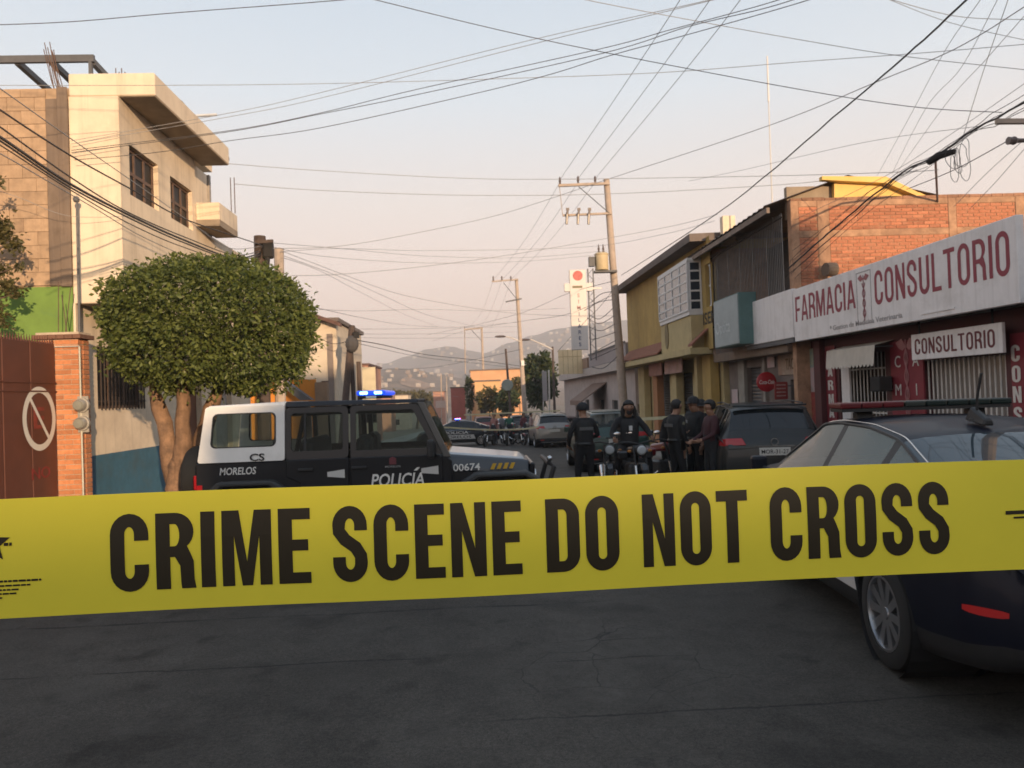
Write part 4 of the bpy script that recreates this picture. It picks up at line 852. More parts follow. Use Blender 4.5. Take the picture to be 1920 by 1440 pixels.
a, c = P(1078, 728, 43), P(1110, 752, 43); ta = thing('brown_awning', 'sloping brown canvas awning on the low shop, left of the tall pole', 'awning', (6.4, 43, a[2]-1))
B().hexa([(5.6, 40.5, c[2]), (6.94, 40.5, a[2]+.2), (6.94, 40.5, a[2]+.26), (5.6, 40.5, c[2]+.06)], [(5.6, 45.5, c[2]), (6.94, 45.5, a[2]+.2), (6.94, 45.5, a[2]+.26), (5.6, 45.5, c[2]+.06)]).obj('canvas', mat('brown_canvas', (.20, .13, .10), .85, .2, 3), ta)
B().box(5.58, 5.6, 40.5, 45.5, c[2]-.2, c[2]+.05).obj('valance', mat('brown_canvas', (.20, .13, .10), .85, .2, 3), ta)
# ---------------------------------------------------------------- things further down the street
def simple_house(name, label, cat, x0, x1, y0, y1, z0_, z1_, m, wins, group=None, face='-y', roof=None, gm=None):
    t = thing(name, label, cat, ((x0+x1)/2, (y0+y1)/2, z0_), group=group)
    if face == '-y':
        facade((x0, y0, z0_), X_, UY, x1-x0, z1_-z0_, wins, .15).obj('front_wall', m, t); B().box(x0+.002, x1-.002, y0+.152, y1, z0_, z1_-.01).obj('building_core', m, t)
        for w_ in wins: window(t, (x0, y0, z0_), X_, UY, *w_, 2, 2, m_brownf, gm or m_dkglass, .1, .06)
    else:
        facade((x1, y0, z0_), Y_, X_, y1-y0, z1_-z0_, wins, .15).obj('front_wall', m, t); B().box(x0, x1-.152, y0+.002, y1, z0_, z1_-.01).obj('building_core', m, t)
        for w_ in wins: window(t, (x1, y0, z0_), Y_, X_, *w_, 2, 2, m_brownf, gm or m_dkglass, .1, .06)
    B().box(x0-.12, x1+.12, y0-.12, y1+.1, z1_+.001, z1_+.16).obj('roof_slab', roof or m_slab, t)
    return t
# left: orange wall, then white house, more houses
m_orange = mat('orange_wall_paint', (.60, .22, .03), .85, .1, 1.5); m_pale = mat('pale_house_render', (.62, .52, .40), .9, .12, 1.2); m_pinkw = mat('pink_brick_render', (.42, .23, .17), .9, .2, 2)
y0_ = 24.0; p0, p1 = P(560, 712, y0_), P(612, 712, y0_)
t = thing('orange_wall', 'bright orange garden wall seen right of the tree above the police jeep', 'wall', (p0[0]-1, y0_, gz(24)))
B().box(p0[0]-4.5, p1[0]-.35, y0_, y0_+.2, gz(24)-.3, p0[2]).obj('wall_panel', m_orange, t); B().box(p1[0]-.35, p1[0]+.02, y0_-.05, y0_+.25, gz(24)-.3, p0[2]-.1).obj('wall_pier', mat('brown_pier', (.26, .17, .11), .9, .15, 3), t)
a, c = P(525, 712, 23.5), P(575, 750, 23.5); B().hexa([(a[0]-.15, 23.3, a[2]), (a[0]+.15, 23.3, a[2]), (c[0]+.2, 23.3, c[2]), (c[0]-.15, 23.3, c[2])], [(a[0]-.15, 23.7, a[2]), (a[0]+.15, 23.7, a[2]), (c[0]+.2, 23.7, c[2]), (c[0]-.15, 23.7, c[2])]).obj('stair_stringer', m_steel, t)
y0_ = 32.; p0, p1 = P(596, 604, y0_), P(630, 604, y0_)
t = simple_house('white_house', 'tall narrow cream house lit by the sun right behind the tree', 'house', p0[0]-5, p1[0], y0_, y0_+7, gz(32)-.5, p0[2], m_pale, [(3.9, 4.5, 3.0, 3.9), (5.05, 5.5, 2.9, 3.8)])
B().hexa([(p0[0]-.8, y0_-.5, p0[2]+.45), (p1[0]+.25, y0_-.5, p0[2]-.25), (p1[0]+.25, y0_-.5, p0[2]-.10), (p0[0]-.8, y0_-.5, p0[2]+.6)], [(p0[0]-.8, y0_-.13, p0[2]+.45), (p1[0]+.25, y0_-.13, p0[2]-.25), (p1[0]+.25, y0_-.13, p0[2]-.10), (p0[0]-.8, y0_-.13, p0[2]+.6)]).obj('tiled_verge', m_tile, t)
B().box(p1[0]-.38, p1[0]-.16, y0_-.06, y0_-.002, gz(32), p0[2]-.5).obj('drain_pipe', mat('brown_grey_pipe', (.2, .16, .14), .7, .1, 4), t)
q0, q1 = P(640, 690, 44), P(664, 690, 44); simple_house('yellow_house', 'small pale yellow house beyond the narrow cream one', 'house', q0[0]-3, q1[0], 44, 50, gz(44)-.5, q0[2], mat('pale_yellow_render', (.60, .52, .36), .9, .1, 1.5), [(4.2, 4.9, 2.0, 3.2)])
q0, q1 = P(660, 686, 60), P(690, 686, 60); t = simple_house('pink_house', 'small pinkish house with a tiled gable left of the blue light bar', 'house', q0[0]-3, q1[0], 60, 68, gz(60)-.5, q0[2], m_pinkw, [(3.2, 4.0, 2.2, 3.4)], roof=m_tile)
p0, p1 = P(626, 734, 40), P(664, 752, 40); t = thing('red_awning', 'red market awning low on the left side of the street', 'awning', (p0[0], 40, p1[2]-2))
B().hexa([(p0[0], 40, p1[2]), (p1[0], 40, p1[2]), (p1[0], 40, p1[2]+.08), (p0[0], 40, p1[2]+.08)], [(p0[0], 42, p0[2]), (p1[0], 42, p0[2]), (p1[0], 42, p0[2]+.08), (p0[0], 42, p0[2]+.08)]).obj('canvas', mat('red_canvas', (.45, .03, .03), .8, .15, 3), t)
b = B(); 
for x in (p0[0]+.05, p1[0]-.05): b.cyl((x, 40.05, gz(40)), (x, 40.05, p1[2]), .025, n=6)
b.obj('awning_pole', m_steel, t)
# lit orange block at the end of the street, with lower neighbours
y0_ = 96.; p0, p1 = P(882, 700, y0_), P(985, 700, y0_); z_ = P(930, 694, y0_)[2]
m_sal = mat('salmon_render', (.60, .34, .19), .9, .12, .8)
simple_house('salmon_block', 'sunlit salmon two-storey block closing the far end of the street', 'building', p0[0], p1[0], y0_, y0_+10, gz(96)-.6, z_, m_sal, [(1.2, 2.4, 4.2, 5.6), (4.6, 5.8, 4.2, 5.6), (1.2, 2.4, 1.0, 2.6)])
y1_ = 88.; p0, p1 = P(890, 716, y1_), P(937, 716, y1_); simple_house('tan_house', 'sunlit tan house in front of the salmon block at the street end', 'house', p0[0], p1[0], y1_, y1_+6, gz(88)-.6, p0[2], mat('tan_render', (.66, .40, .20), .9, .1, 1), [(.5, 1.2, 2.6, 3.6), (1.8, 2.4, 2.6, 3.6)])
for i, (a, c, d, yy, mm, lab) in enumerate(((700, 732, 738, 120, m_pinkw, 'low brownish house far down the left side of the street'), (735, 765, 742, 140, m_pale, 'distant pale house beside the blue light bar'), (812, 832, 735, 128, m_pinkw, 'distant brick-coloured house left of the street end'), (845, 872, 728, 108, mat('dim_red_render', (.33, .10, .08), .9, .15, 1), 'distant red-fronted shop left of the salmon block'))):
    p0, p1 = P(a, d, yy), P(c, d, yy); simple_house('distant_house', lab, 'house', p0[0], p1[0], yy, yy+7, gz(yy)-.6, p0[2], mm, [(.4, 1.2, 1.4, 2.4)])
# ---------------------------------------------------------------- trees
def leaf_mat(name, c0, c1, trans=.35):
    m = bpy.data.materials.new(name); m.use_nodes = True; t = m.node_tree; n = t.nodes; L = t.links.new
    b = n['Principled BSDF']; g_ = n.new('ShaderNodeNewGeometry'); cr_ = n.new('ShaderNodeValToRGB'); e = cr_.color_ramp.elements
    e[0].color = (*c0, 1); e[1].color = (*c1, 1); L(g_.outputs['Random Per Island'], cr_.inputs[0])
    L(cr_.outputs[0], b.inputs['Base Color']); b.inputs['Roughness'].default_value = .45; b.inputs['Specular IOR Level'].default_value = .35
    tr = n.new('ShaderNodeBsdfTranslucent'); L(cr_.outputs[0], tr.inputs[0]); ms = n.new('ShaderNodeMixShader'); ms.inputs[0].default_value = trans
    L(b.outputs[0], ms.inputs[1]); L(tr.outputs[0], ms.inputs[2]); L(ms.outputs[0], n['Material Output'].inputs[0]); return m
def leaves(points, size, rnd, droop=.3):
    """points: (pos, outward); each leaf a folded diamond of two triangles"""
    b = B()
    for p, o in points:
        d = (Vector(o)*.6 + Vector((rnd.gauss(0, 1), rnd.gauss(0, 1), rnd.gauss(0, .8) - droop))).normalized()
        s = Vector((rnd.gauss(0, 1), rnd.gauss(0, 1), rnd.gauss(0, 1))); s = (s - d*s.dot(d)).normalized(); n_ = d.cross(s)
        L_ = size*rnd.uniform(.7, 1.35); w_ = L_*rnd.uniform(.22, .32); p = Vector(p); k = len(b.v)
        b.v += [tuple(p), tuple(p + d*L_*.5 + s*w_ + n_*w_*.3), tuple(p + d*L_), tuple(p + d*L_*.5 - s*w_ + n_*w_*.3)]
        b.f += [(k, k+1, k+2), (k, k+2, k+3)]
    return b
m_leaf = leaf_mat('laurel_leaf', (.05, .072, .016), (.185, .215, .055)); m_leafd = leaf_mat('dusty_leaf', (.07, .07, .022), (.17, .14, .055)); m_leaff = leaf_mat('far_leaf', (.03, .05, .018), (.075, .09, .03))
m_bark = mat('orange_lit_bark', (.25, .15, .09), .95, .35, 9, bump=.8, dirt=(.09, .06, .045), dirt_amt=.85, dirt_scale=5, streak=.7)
m_twig = mat('twig_bark', (.10, .07, .05), .95, .3, 12)
rn = random.Random(5)
TX, TY = -4.1, 10.95; tb = gz(TY)+.1
t = thing('clipped_laurel_tree', 'clipped round green laurel street tree with orange-lit trunk behind the police jeep', 'tree', (TX, TY, tb))
c = Vector(P(398, 612, TY)); rx, rz_, ry = 1.38, .95, 1.2
b = B()
trunk = [(TX, TY, tb-.1), (TX+.01, TY, tb+.35), (TX-.02, TY, tb+.75), (TX+.02, TY, tb+1.05)]
b.tube(cat_rom(trunk, 4), [.29-.012*i for i in range(13)], 12)
for (dx, dy, top) in ((-.42, .1, 2.25), (.12, -.12, 2.3), (.55, .15, 2.2)):
    pts = cat_rom([(TX+dx*.10, TY+dy*.2, tb+.45), (TX+dx*.5, TY+dy*.7, tb+1.35), (TX+dx, TY+dy, tb+top)], 5); b.tube(pts, [.165-.010*i for i in range(len(pts))], 9)
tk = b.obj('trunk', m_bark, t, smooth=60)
for v in tk.data.vertices: v.co += Vector((1, .6, 0)).normalized()*(noise.noise(v.co*4.5)*.05 + noise.noise(v.co*14)*.02)
b = B()
for i in range(26):
    a = rn.uniform(0, 6.28); e0 = Vector((TX+.3*math.cos(a), TY+.25*math.sin(a), tb+rn.uniform(2.0, 2.45))); e1 = c + Vector((rx*.85*math.cos(a), ry*.85*math.sin(a), rz_*rn.uniform(-.35, .8))); b.tube([e0, e0.lerp(e1, .5)+Vector((0, 0, .12)), e1], [.024, .014, .006], 5); b.obj('branch', m_twig, t); b = B()
def crown_r(d):     # radius factor by direction: lumpy clipped dome
    q = 1 + .04*noise.noise(d*1.7+Vector((4, 1, 2))) + .06*noise.noise(d*5)
    return q
pts = []
while len(pts) < 34000:
    d = Vector((rn.gauss(0, 1), rn.gauss(0, 1), rn.gauss(0, 1))).normalized()
    pw = 2.6; f = (abs(d.x)**pw + abs(d.y)**pw + abs(d.z)**pw)**(-1/pw)
    rr = crown_r(d)*((1 - abs(rn.gauss(0, .13))) if rn.random() > .2 else rn.uniform(.35, .85))
    p = c + Vector((d.x*f*rx, d.y*f*ry, d.z*f*rz_*(1 if d.z > 0 else .97+.10*d.x)))*rr*(1+.12*noise.noise(d*2.9+Vector((1, 5, 2))))
    # flatter top right, drooping lower left, open clumps beneath
    u = (p.x-c.x)/rx
    p.z += -.16*max(u-.25, 0)**1.2*1.1 + .05*u*0 - (.22*max(.35-abs(u+.45), 0) if p.z < c.z-.4 else 0)
    cl = noise.noise(p*4.3)
    if cl < -.18 and rn.random() < .55: continue
    if p.z < c.z-.72 and noise.noise(p*3.3+Vector((9, 0, 0))) < -.15: continue
    pts.append((p, d))
for i in range(900):      # stray shoots beyond the outline
    d = Vector((rn.gauss(0, 1), rn.gauss(0, .7), rn.gauss(0, .8))).normalized(); pw = 2.6; f = (abs(d.x)**pw+abs(d.y)**pw+abs(d.z)**pw)**(-1/pw)
    if noise.noise(d*5+Vector((2, 7, 1))) < .12: continue
    p = c + Vector((d.x*f*rx, d.y*f*ry, d.z*f*rz_))*(1.0+rn.uniform(0, .11)); p.z -= .15*max((p.x-c.x)/rx-.25, 0); pts.append((p, d))
tag(leaves(pts, .066, rn).obj('crown', m_leaf, t, fixn=False))
# tree behind the gate, at the left edge
t = thing('leafy_tree', 'dusty sparse tree reaching in from the left edge above the metal gate', 'tree', (-6.95, 11.0, gz(11)))
b = B(); b.tube(cat_rom([(-6.95, 11, -.1), (-6.9, 11, 1.5), (-7.0, 11, 2.9), (-6.95, 11, 4.6)], 4), [.10-.005*i for i in range(13)], 8); tk = b.obj('trunk', m_twig, t)
pts = []; bb = B()
for (px_, py_, r_, n_) in ((4, 425, .22, 230), (24, 458, .14, 130), (0, 440, .2, 150), (2, 505, .14, 90), (12, 535, .16, 160), (30, 550, .10, 70), (-10, 575, .2, 150), (0, 600, .16, 100), (-4, 340, .1, 50), (-40, 450, .35, 300), (-45, 560, .3, 300), (36, 500, .07, 25)):
    q = Vector(P(px_, py_, 11.15)); bb.tube([Vector((-6.95, 11, q.z-.35)), q.lerp(Vector((-6.95, 11, q.z-.35)), .4)+Vector((0, 0, .05)), q], [.022, .012, .005], 5); bb.obj('branch', m_twig, t); bb = B()
    for i in range(n_): d = Vector((rn.gauss(0, 1), rn.gauss(0, 1), rn.gauss(0, 1))).normalized(); pts.append((q + d*r_*abs(rn.gauss(0, .55)), d))
leaves(pts, .072, rn).obj('crown', m_leafd, t, fixn=False)
# trees further down
def far_tree(name, label, px_, py_, Y, rpx, rpy, n_, size, m, base=None):
    c = Vector(P(px_, py_, Y)); rx = rpx/F*Y; rz_ = rpy/F*Y; g0 = gz(Y); t = thing(name, label, 'tree', (c.x, Y, g0))
    b = B().tube(cat_rom([(c.x, Y, g0-.2), (c.x+.1*rx, Y, (g0+c.z)/2), (c.x, Y, c.z+rz_*.4)], 4), [max(.05, rx*.09*(1-i/12)) for i in range(9)], 7); b.obj('trunk', m_twig, t)
    b = B()
    for i in range(7): a = i*.9; b.tube([(c.x, Y, c.z-rz_*.6), (c.x+rx*.6*math.cos(a), Y+rx*.6*math.sin(a), c.z+rz_*.3*math.sin(i*2.1))], [rx*.04, rx*.012], 5); b.obj('branch', m_twig, t); b = B()
    pts = []
    while len(pts) < n_:
        d = Vector((rn.gauss(0, 1), rn.gauss(0, 1), rn.gauss(0, 1))).normalized(); rr = (1+.3*noise.noise(d*2.2+c*.3))*(1-abs(rn.gauss(0, .25))); p = c+Vector((d.x*rx, d.y*rx, d.z*rz_))*rr
        if noise.noise(p*(1.6/rx)) < -.2: continue
        pts.append((p, d))
    leaves(pts, size, rn).obj('crown', m, t, fixn=False)
far_tree('dark_tree', 'dark green bushy tree at the street end left of the low shop', 1012, 712, 66, 30, 50, 2600, .42, m_leaff)
far_tree('small_tree', 'small yellow-green tree in front of the salmon block', 915, 748, 84, 20, 22, 900, .4, m_leafd)
far_tree('round_tree', 'round dark tree left of the sign pole near the street end', 950, 752, 80, 20, 26, 1000, .4, m_leaff)
far_tree('olive_tree', 'olive tree between the two far utility poles', 972, 725, 86, 14, 16, 700, .4, m_leafd)
far_tree('distant_tree', 'brownish distant tree left of the street end', 780, 752, 150, 34, 16, 1200, .9, m_leafd)
far_tree('valley_tree', 'brownish distant tree right beside the blue lamp', 745, 748, 170, 26, 14, 900, .9, m_leafd)
far_tree('slender_tree', 'narrow dark cypress-like tree left of the salmon block', 880, 736, 92, 6, 36, 600, .35, m_leaff)
# ---------------------------------------------------------------- utility poles
m_pole = mat('concrete_pole', (.42, .34, .28), .9, .15, 4, bump=.15); m_wood = mat('dark_wooden_pole', (.085, .06, .05), .9, .25, 6); m_insul = mat('brown_insulator', (.12, .09, .08), .35, .1, 8)
m_cable = mat('black_cable', (.075, .07, .07), .7, .1, 20, spec=.2); m_wire = mat('grey_wire', (.30, .29, .29), .6, .1, 20, spec=.2)
PY = 31.; top = Vector(P(1137, 336, PY)); bot = Vector(P(1170, 770, PY)); d = (bot-top).normalized(); base = top + d*((top.z-gz(PY)-.1)/-d.z)
t = thing('utility_pole', 'tall concrete utility pole with two crossarms and a transformer, right of the pharmacy cross sign', 'pole', base)
B().tube([base, top], [.19, .12], 12).obj('pole_shaft', m_pole, t, smooth=True)
def arm(par, a, c, r=.05, m=m_pole): a = Vector(a); c = Vector(c); q = B(); q.hexa([a+Vector((0, -r, -r)), a+Vector((0, r, -r)), a+Vector((0, r, r)), a+Vector((0, -r, r))], [c+Vector((0, -r, -r)), c+Vector((0, r, -r)), c+Vector((0, r, r)), c+Vector((0, -r, r))]); return q.obj('crossarm', m, par)
a0, a1 = P(1047, 348, PY-.16), P(1143, 344, PY-.16); arm(t, a0, a1)
a2, a3 = P(1055, 404, PY-.16), P(1147, 400, PY-.16); arm(t, a2, a3, .04)
B().tube([P(1049, 350, PY-.16), P(1055, 404, PY-.16)], .015, 5).obj('tie_rod', m_pole, t); B().tube([P(1085, 350, PY-.2), P(1143, 400, PY-.2)], .018, 5).obj('brace', m_steel, t)
INS = [(1050, 345), (1084, 343), (1116, 343)]
for x, y in INS: q = P(x, y, PY-.16); B().lathe([(.02, 0), (.05, .03), (.035, .07), (.06, .11), (.04, .16), (.055, .2), (.03, .26), (.001, .3)], (q[0], q[1], q[2]), 'z', 10).obj('insulator', m_insul, t)
for x in (1063, 1084, 1104):
    q = P(x, 402, PY-.26); b = B().tube([(q[0]-.03, q[1], q[2]-.4), (q[0], q[1], q[2]), (q[0]+.05, q[1], q[2]+.22)], [.05, .06, .03], 7); b.box(q[0]-.03, q[0]+.10, q[1]-.03, q[1]+.03, q[2]+.16, q[2]+.26); b.obj('fuse_cutout', m_insul, t)
q = P(1128, 490, PY-.35); b = B().lathe([(.001, -.36), (.25, -.36), (.27, -.33), (.27, .24), (.29, .25), (.29, .29), (.22, .34), (.001, .36)], q, 'z', 18); tr = b.obj('transformer', mat('pale_transformer', (.52, .42, .26), .6, .1, 3), t, smooth=True)
for dx in (-.1, .08): B().lathe([(.02, .34), (.05, .38), (.03, .44), (.05, .5), (.03, .56), (.02, .68)], (q[0]+dx, q[1], q[2]), 'z', 8).obj('bushing', m_insul, tr)
B().box(q[0]-.52, q[0]-.29, q[1]-.12, q[1]+.1, q[2]-.2, q[2]+.18).obj('meter_box', m_steel, t); B().box(q[0]-.3, q[0]+.6, q[1]-.1, q[1]+.2, q[2]-.45, q[2]-.37).obj('platform', m_steel, t)
b = B()
for i in range(9):
    z = q[2]-1.0-.28*i*.6; s = top.lerp(base, .42+.03*i); b.tube(cat_rom([(s.x-.15, PY-.2, s.z), (s.x-.6-random.uniform(0, .4), PY-.25, s.z-.15+random.uniform(-.3, .2)), (s.x-1.0-random.uniform(0, .3), PY-.1, s.z-.25+random.uniform(-.2, .3))], 5), .014, 5)
b.obj('service_drops', m_cable, t)['kind'] = 'stuff'
def simple_pole(name, label, px0, py0, px1, py1, Y, r0, r1, m, extra=None):
    a = Vector(P(px0, py0, Y)); c = Vector(P(px1, py1, Y)); d = (c-a).normalized(); g_ = a + d*((a.z-gz(Y)-.05)/-d.z); t = thing(name, label, 'pole', g_)
    B().tube([g_, a], [r0, r1], 10).obj('pole_shaft', m, t, smooth=True); return t, a, g_
t, a, g_ = simple_pole('utility_pole', 'second concrete utility pole further down the right side carrying two street lamp arms', 968, 523, 984, 770, 60, .2, .13, m_pole)
arm(t, P(922, 528, 59.8), P(972, 524, 59.8), .05); B().tube([P(944, 530, 59.75), P(969, 561, 59.75)], .025, 5).obj('brace', m_steel, t); arm(t, P(948, 566, 59.8), P(978, 560, 59.8), .05, m_steel)
for x in (925, 941, 958): q = P(x, 527, 59.8); B().lathe([(.03, 0), (.07, .06), (.05, .2), (.07, .3), (.001, .42)], q, 'z', 8).obj('insulator', m_insul, t)
m_lamp = mat('lamp_arm_white', (.6, .55, .5), .5, .05, 4)
b = B().tube(cat_rom([P(976, 641, 59.8), P(960, 634, 59.6), P(947, 631, 59.4)], 4), .04, 6); b.obj('lamp_arm', m_lamp, t); q = P(938, 631, 59.4); B().ball(q, .22, 10, 6, (2.0, .8, .45)).obj('lamp_head', m_insul, t, smooth=True)
q = P(980, 681, 59.7); B().box(q[0]-.12, q[0]+.12, q[1]-.15, q[1]-.02, q[2]-.2, q[2]+.2).obj('white_plate', m_white, t)
t, a, g_ = simple_pole('lamp_post', 'slim street lamp post left of the low shop with its arm reaching left', 1036, 650, 1040, 770, 62, .12, .08, m_wood)
b = B().tube(cat_rom([P(1036, 655, 61.8), P(1015, 645, 61.6), P(994, 636, 61.4)], 4), .045, 6); b.obj('lamp_arm', m_lamp, t); q = P(984, 637, 61.4); B().ball(q, .24, 10, 6, (2.0, .8, .4)).obj('lamp_head', m_insul, t, smooth=True)
t, a, g_ = simple_pole('utility_pole', 'third pale utility pole with a crossarm, above the salmon block', 903, 613, 909, 775, 100, .2, .13, m_pole); arm(t, P(870, 618, 99.8), P(905, 615, 99.8), .08); B().tube([P(884, 619, 99.7), P(904, 640, 99.7)], .04, 5).obj('brace', m_steel, t)
t, a, g_ = simple_pole('thin_pole', 'thin pale mast with a small white plate, left of the salmon block', 871, 612, 874, 770, 104, .09, .06, m_pole); q = P(873, 707, 103.8); B().box(q[0]-.4, q[0]+.4, q[1]-.1, q[1]-.02, q[2]-.28, q[2]+.28).obj('plate', m_white, t)
t, a, g_ = simple_pole('wooden_pole', 'leaning dark wooden pole in front of the salmon block', 948, 654, 957, 770, 72, .13, .1, m_wood); q = P(951, 722, 71.7); B().lathe([(.001, -.06), (.5, -.06), (.55, 0), (.5, .06), (.001, .06)], q, 'y', 16).obj('round_sign', mat('grey_green_sign', (.24, .27, .24), .6, .1, 4), t)
t, a, g_ = simple_pole('banner_post', 'white vertical banner on a pale post in front of the dark tree', 1029, 694, 1031, 790, 48, .05, .05, m_wbar); q = P(1022, 725, 48); B().box(q[0]-.17, q[0]+.13, 47.97, 48.03, P(1022, 752, 48)[2], P(1022, 696, 48)[2]).obj('banner', mat('grey_banner', (.36, .33, .33), .8, .1, 4), t); B().tube([P(1018, 694, 48), P(1019, 790, 48)], .03, 6).obj('second_post', m_wbar, t)
t, a, g_ = simple_pole('sign_post', 'slim sign post with a square white board, left of the far red shop', 827, 700, 828, 790, 90, .06, .06, m_pole); q = P(826, 758, 89.8); B().box(q[0]-.55, q[0]+.55, q[1]-.05, q[1], q[2]-.4, q[2]+.4).obj('board', mat('pinkish_board', (.5, .38, .33), .7, .1, 3), t)
t, a, g_ = simple_pole('thin_pole', 'thin pale post rising right of the blue light bar', 837, 706, 839, 790, 80, .07, .05, m_pole)
# left side poles
t, a, g_ = simple_pole('utility_pole', 'dark pole with black splice boxes just above the tree crown', 487, 443, 495, 760, 17.8, .16, .13, m_wood)
q = P(503, 468, 17.7); b = B().box(q[0]-.10, q[0]+.11, q[1]-.12, q[1]+.1, q[2]-.20, q[2]+.17); b.obj('splice_box', m_dark, t, bevel=.03); q2 = P(498, 500, 17.7); B().tube(cat_rom([q, P(500, 500, 17.6), P(497, 520, 17.7)], 4), .06, 7).obj('splice_box', m_dark, t)
arm(t, P(478, 455, 17.6), P(512, 452, 17.6), .035, m_wood)
t, a, g_ = simple_pole('concrete_post', 'plain concrete post right of the dark pole above the tree crown', 523, 466, 526, 760, 19.8, .14, .12, m_pole)
t, a, g_ = simple_pole('wooden_pole', 'dark wooden pole left of the blue light bar with tangled cable boxes', 660, 610, 647, 760, 30.5, .15, .12, m_wood)
q = P(660, 645, 30.3); B().ball(q, .26, 10, 7, (1, .8, 1.3)).obj('cable_tangle', m_cable, t); q = P(668, 628, 30.3); B().box(q[0]-.1, q[0]+.1, q[1]-.1, q[1]+.1, q[2]-.12, q[2]+.12).obj('splice_box', m_dark, t)
B().tube([P(657, 640, 30.6), P(664, 760, 30.9)], .09, 7).obj('stay_post', m_wood, t)
t, a, g_ = simple_pole('wooden_pole', 'shorter dark pole right beside the tangled wooden pole', 672, 678, 676, 770, 36, .13, .1, m_wood)
# pole arm coming in at the right edge
t = thing('utility_pole', 'utility pole standing just outside the right edge, its crossarm tip showing', 'pole', (7.65, 9.7, gz(9.7)))
e0 = Vector(P(1868, 228, 9.5)); B().cyl((7.65, 9.7, gz(9.7)), (7.65, 9.7, 7.2), .16, .12, 10).obj('pole_shaft', m_pole, t, smooth=True); B().hexa([e0+Vector((0, -.03, -.03)), e0+Vector((0, .03, -.03)), e0+Vector((0, .03, .03)), e0+Vector((0, -.03, .03))], [(7.65, 9.5, e0.z-.03), (7.65, 9.56, e0.z-.03), (7.65, 9.56, e0.z+.03), (7.65, 9.5, e0.z+.03)]).obj('crossarm', m_pole, t)
q = P(1890, 264, 9.4); B().lathe([(.001, 0), (.05, .0), (.045, .04), (.055, .08), (.03, .12), (.02, .35)], q, 'x', 10).obj('insulator', m_insul, t)
# vertical pharmacy sign with a cross, on a lattice mast
SY = 40.; m_sw = mat('cross_sign_white', (.62, .58, .55), .5, .05, 2); m_sb = mat('sign_blue_print', (.05, .07, .16), .6, .1, 5)
p0, p1 = P(1063, 506, SY), P(1093, 506, SY); pb = P(1083, 656, SY); x0, x1 = p0[0]+.12, p1[0]+.15; zt_, zb_ = p0[2], pb[2]; xc = (x0+x1)/2; hw = (x1-x0)/2
t = thing('pharmacy_cross_sign', 'tall white vertical pharmacy sign with a cross-shaped top and stacked letters', 'sign', (xc, SY, zb_))
B().box(x0, x1, SY, SY+.25, zb_, zt_).obj('sign_box', m_sw, t, bevel=.02)
zc0, zc1 = P(1075, 546, SY)[2], P(1075, 531, SY)[2]; B().box(x0-.28, x0-.001, SY+.01, SY+.24, zc0, zc1).obj('cross_arm', m_sw, t); B().box(x1+.001, x1+.32, SY+.01, SY+.24, zc0, zc1).obj('cross_arm', m_sw, t)
B().lathe([(.001, -.01), (.26, -.01), (.26, 0)], (xc, SY-.003, P(1078, 517, SY)[2]), 'y', 20).obj('red_emblem', mat('emblem_red', (.50, .12, .10), .6, .3, 6), t); B().box(xc-.30, xc+.22, SY-.012, SY-.002, zc0+.16, zc0+.28).obj('dark_strip', mat('olive_print', (.2, .17, .1), .6, .2, 5), t)
hL = (zc0-zb_)/9.6
for i, ch in enumerate('SIMILARES'): font_text(ch, frame_matrix((xc, SY-.004, zc0-(i+1.0)*hL), X_, Z_), hL*.62, m_sb if i > 2 else mat('sign_letter_sunlit', (.35, .16, .16), .6, .1, 5), t, bold=.02, align='CENTER', name='letter')  # top three letters carry the sunlight in their colour, paler and warmer
la = thing('lattice_mast', 'slim steel lattice mast holding the vertical pharmacy sign', 'mast', (P(1116, 650, SY)[0], SY+.3, 3.6))
xm0, xm1 = P(1107, 600, SY)[0], P(1117, 600, SY)[0]; zt2 = P(1110, 502, SY)[2]; zb2 = P(1115, 650, SY)[2]-.1
for x in (xm0, xm1): B().box(x-.03, x+.03, SY+.27, SY+.33, zb2-.6, zt2).obj('upright', m_steel, la)
b = B(); n = 14
for i in range(n): z = zb2+(zt2-zb2)*i/n; z2 = zb2+(zt2-zb2)*(i+1)/n; b.tube([(xm0 if i % 2 else xm1, SY+.26, z), (xm1 if i % 2 else xm0, SY+.26, z2)], .018, 4)
b.obj('lacing', m_steel, la)['kind'] = 'stuff'
b = B(); b.box(x1+.33, xm1+.4, SY+.2, SY+.26, zc0+.1, zc0+.2); b.obj('sign_bracket', m_sw, la)
# ---------------------------------------------------------------- wires
def wire(label, pts, r=.007, sag=0., m=m_wire, name='overhead_wire', group='overhead wires', n=8, wob=0):
    """pts: (px, py, depth) anchors that fix where the wire hangs in the street"""
    q = [Vector(P(x, y, Y)) for x, y, Y in pts]
    if len(q) == 2:
        k = 20; q = [q[0].lerp(q[1], i/k) - Vector((0, 0, sag*4*(i/k)*(1-i/k))) for i in range(k+1)]
    else: q = cat_rom(q, n)
    for e_ in (0, -1):       # wires that leave the picture go on to poles outside it
        x, y, _ = proj(q[e_])
        if not (0 < x < 1920 and 0 < y < 1440):
            d = (q[e_]-q[1 if e_ == 0 else -2]).normalized()*7
            if q[e_].y + d.y > 1.5: q = ([q[0]+d] + q) if e_ == 0 else (q + [q[-1]+d])
    if isinstance(r, list): r = [r[0]]*len(q)
    if wob: q = [p + Vector((noise.noise(p*3)*wob, 0, noise.noise(p*3+Vector((5, 0, 0)))*wob)) for p in q]
    b = B().tube(q, [x*.72 for x in r] if isinstance(r, list) else r*.72, 5); return b.top(name, m, label, 'wire', group, base=tuple(q[0]), fixn=False, smooth=80)
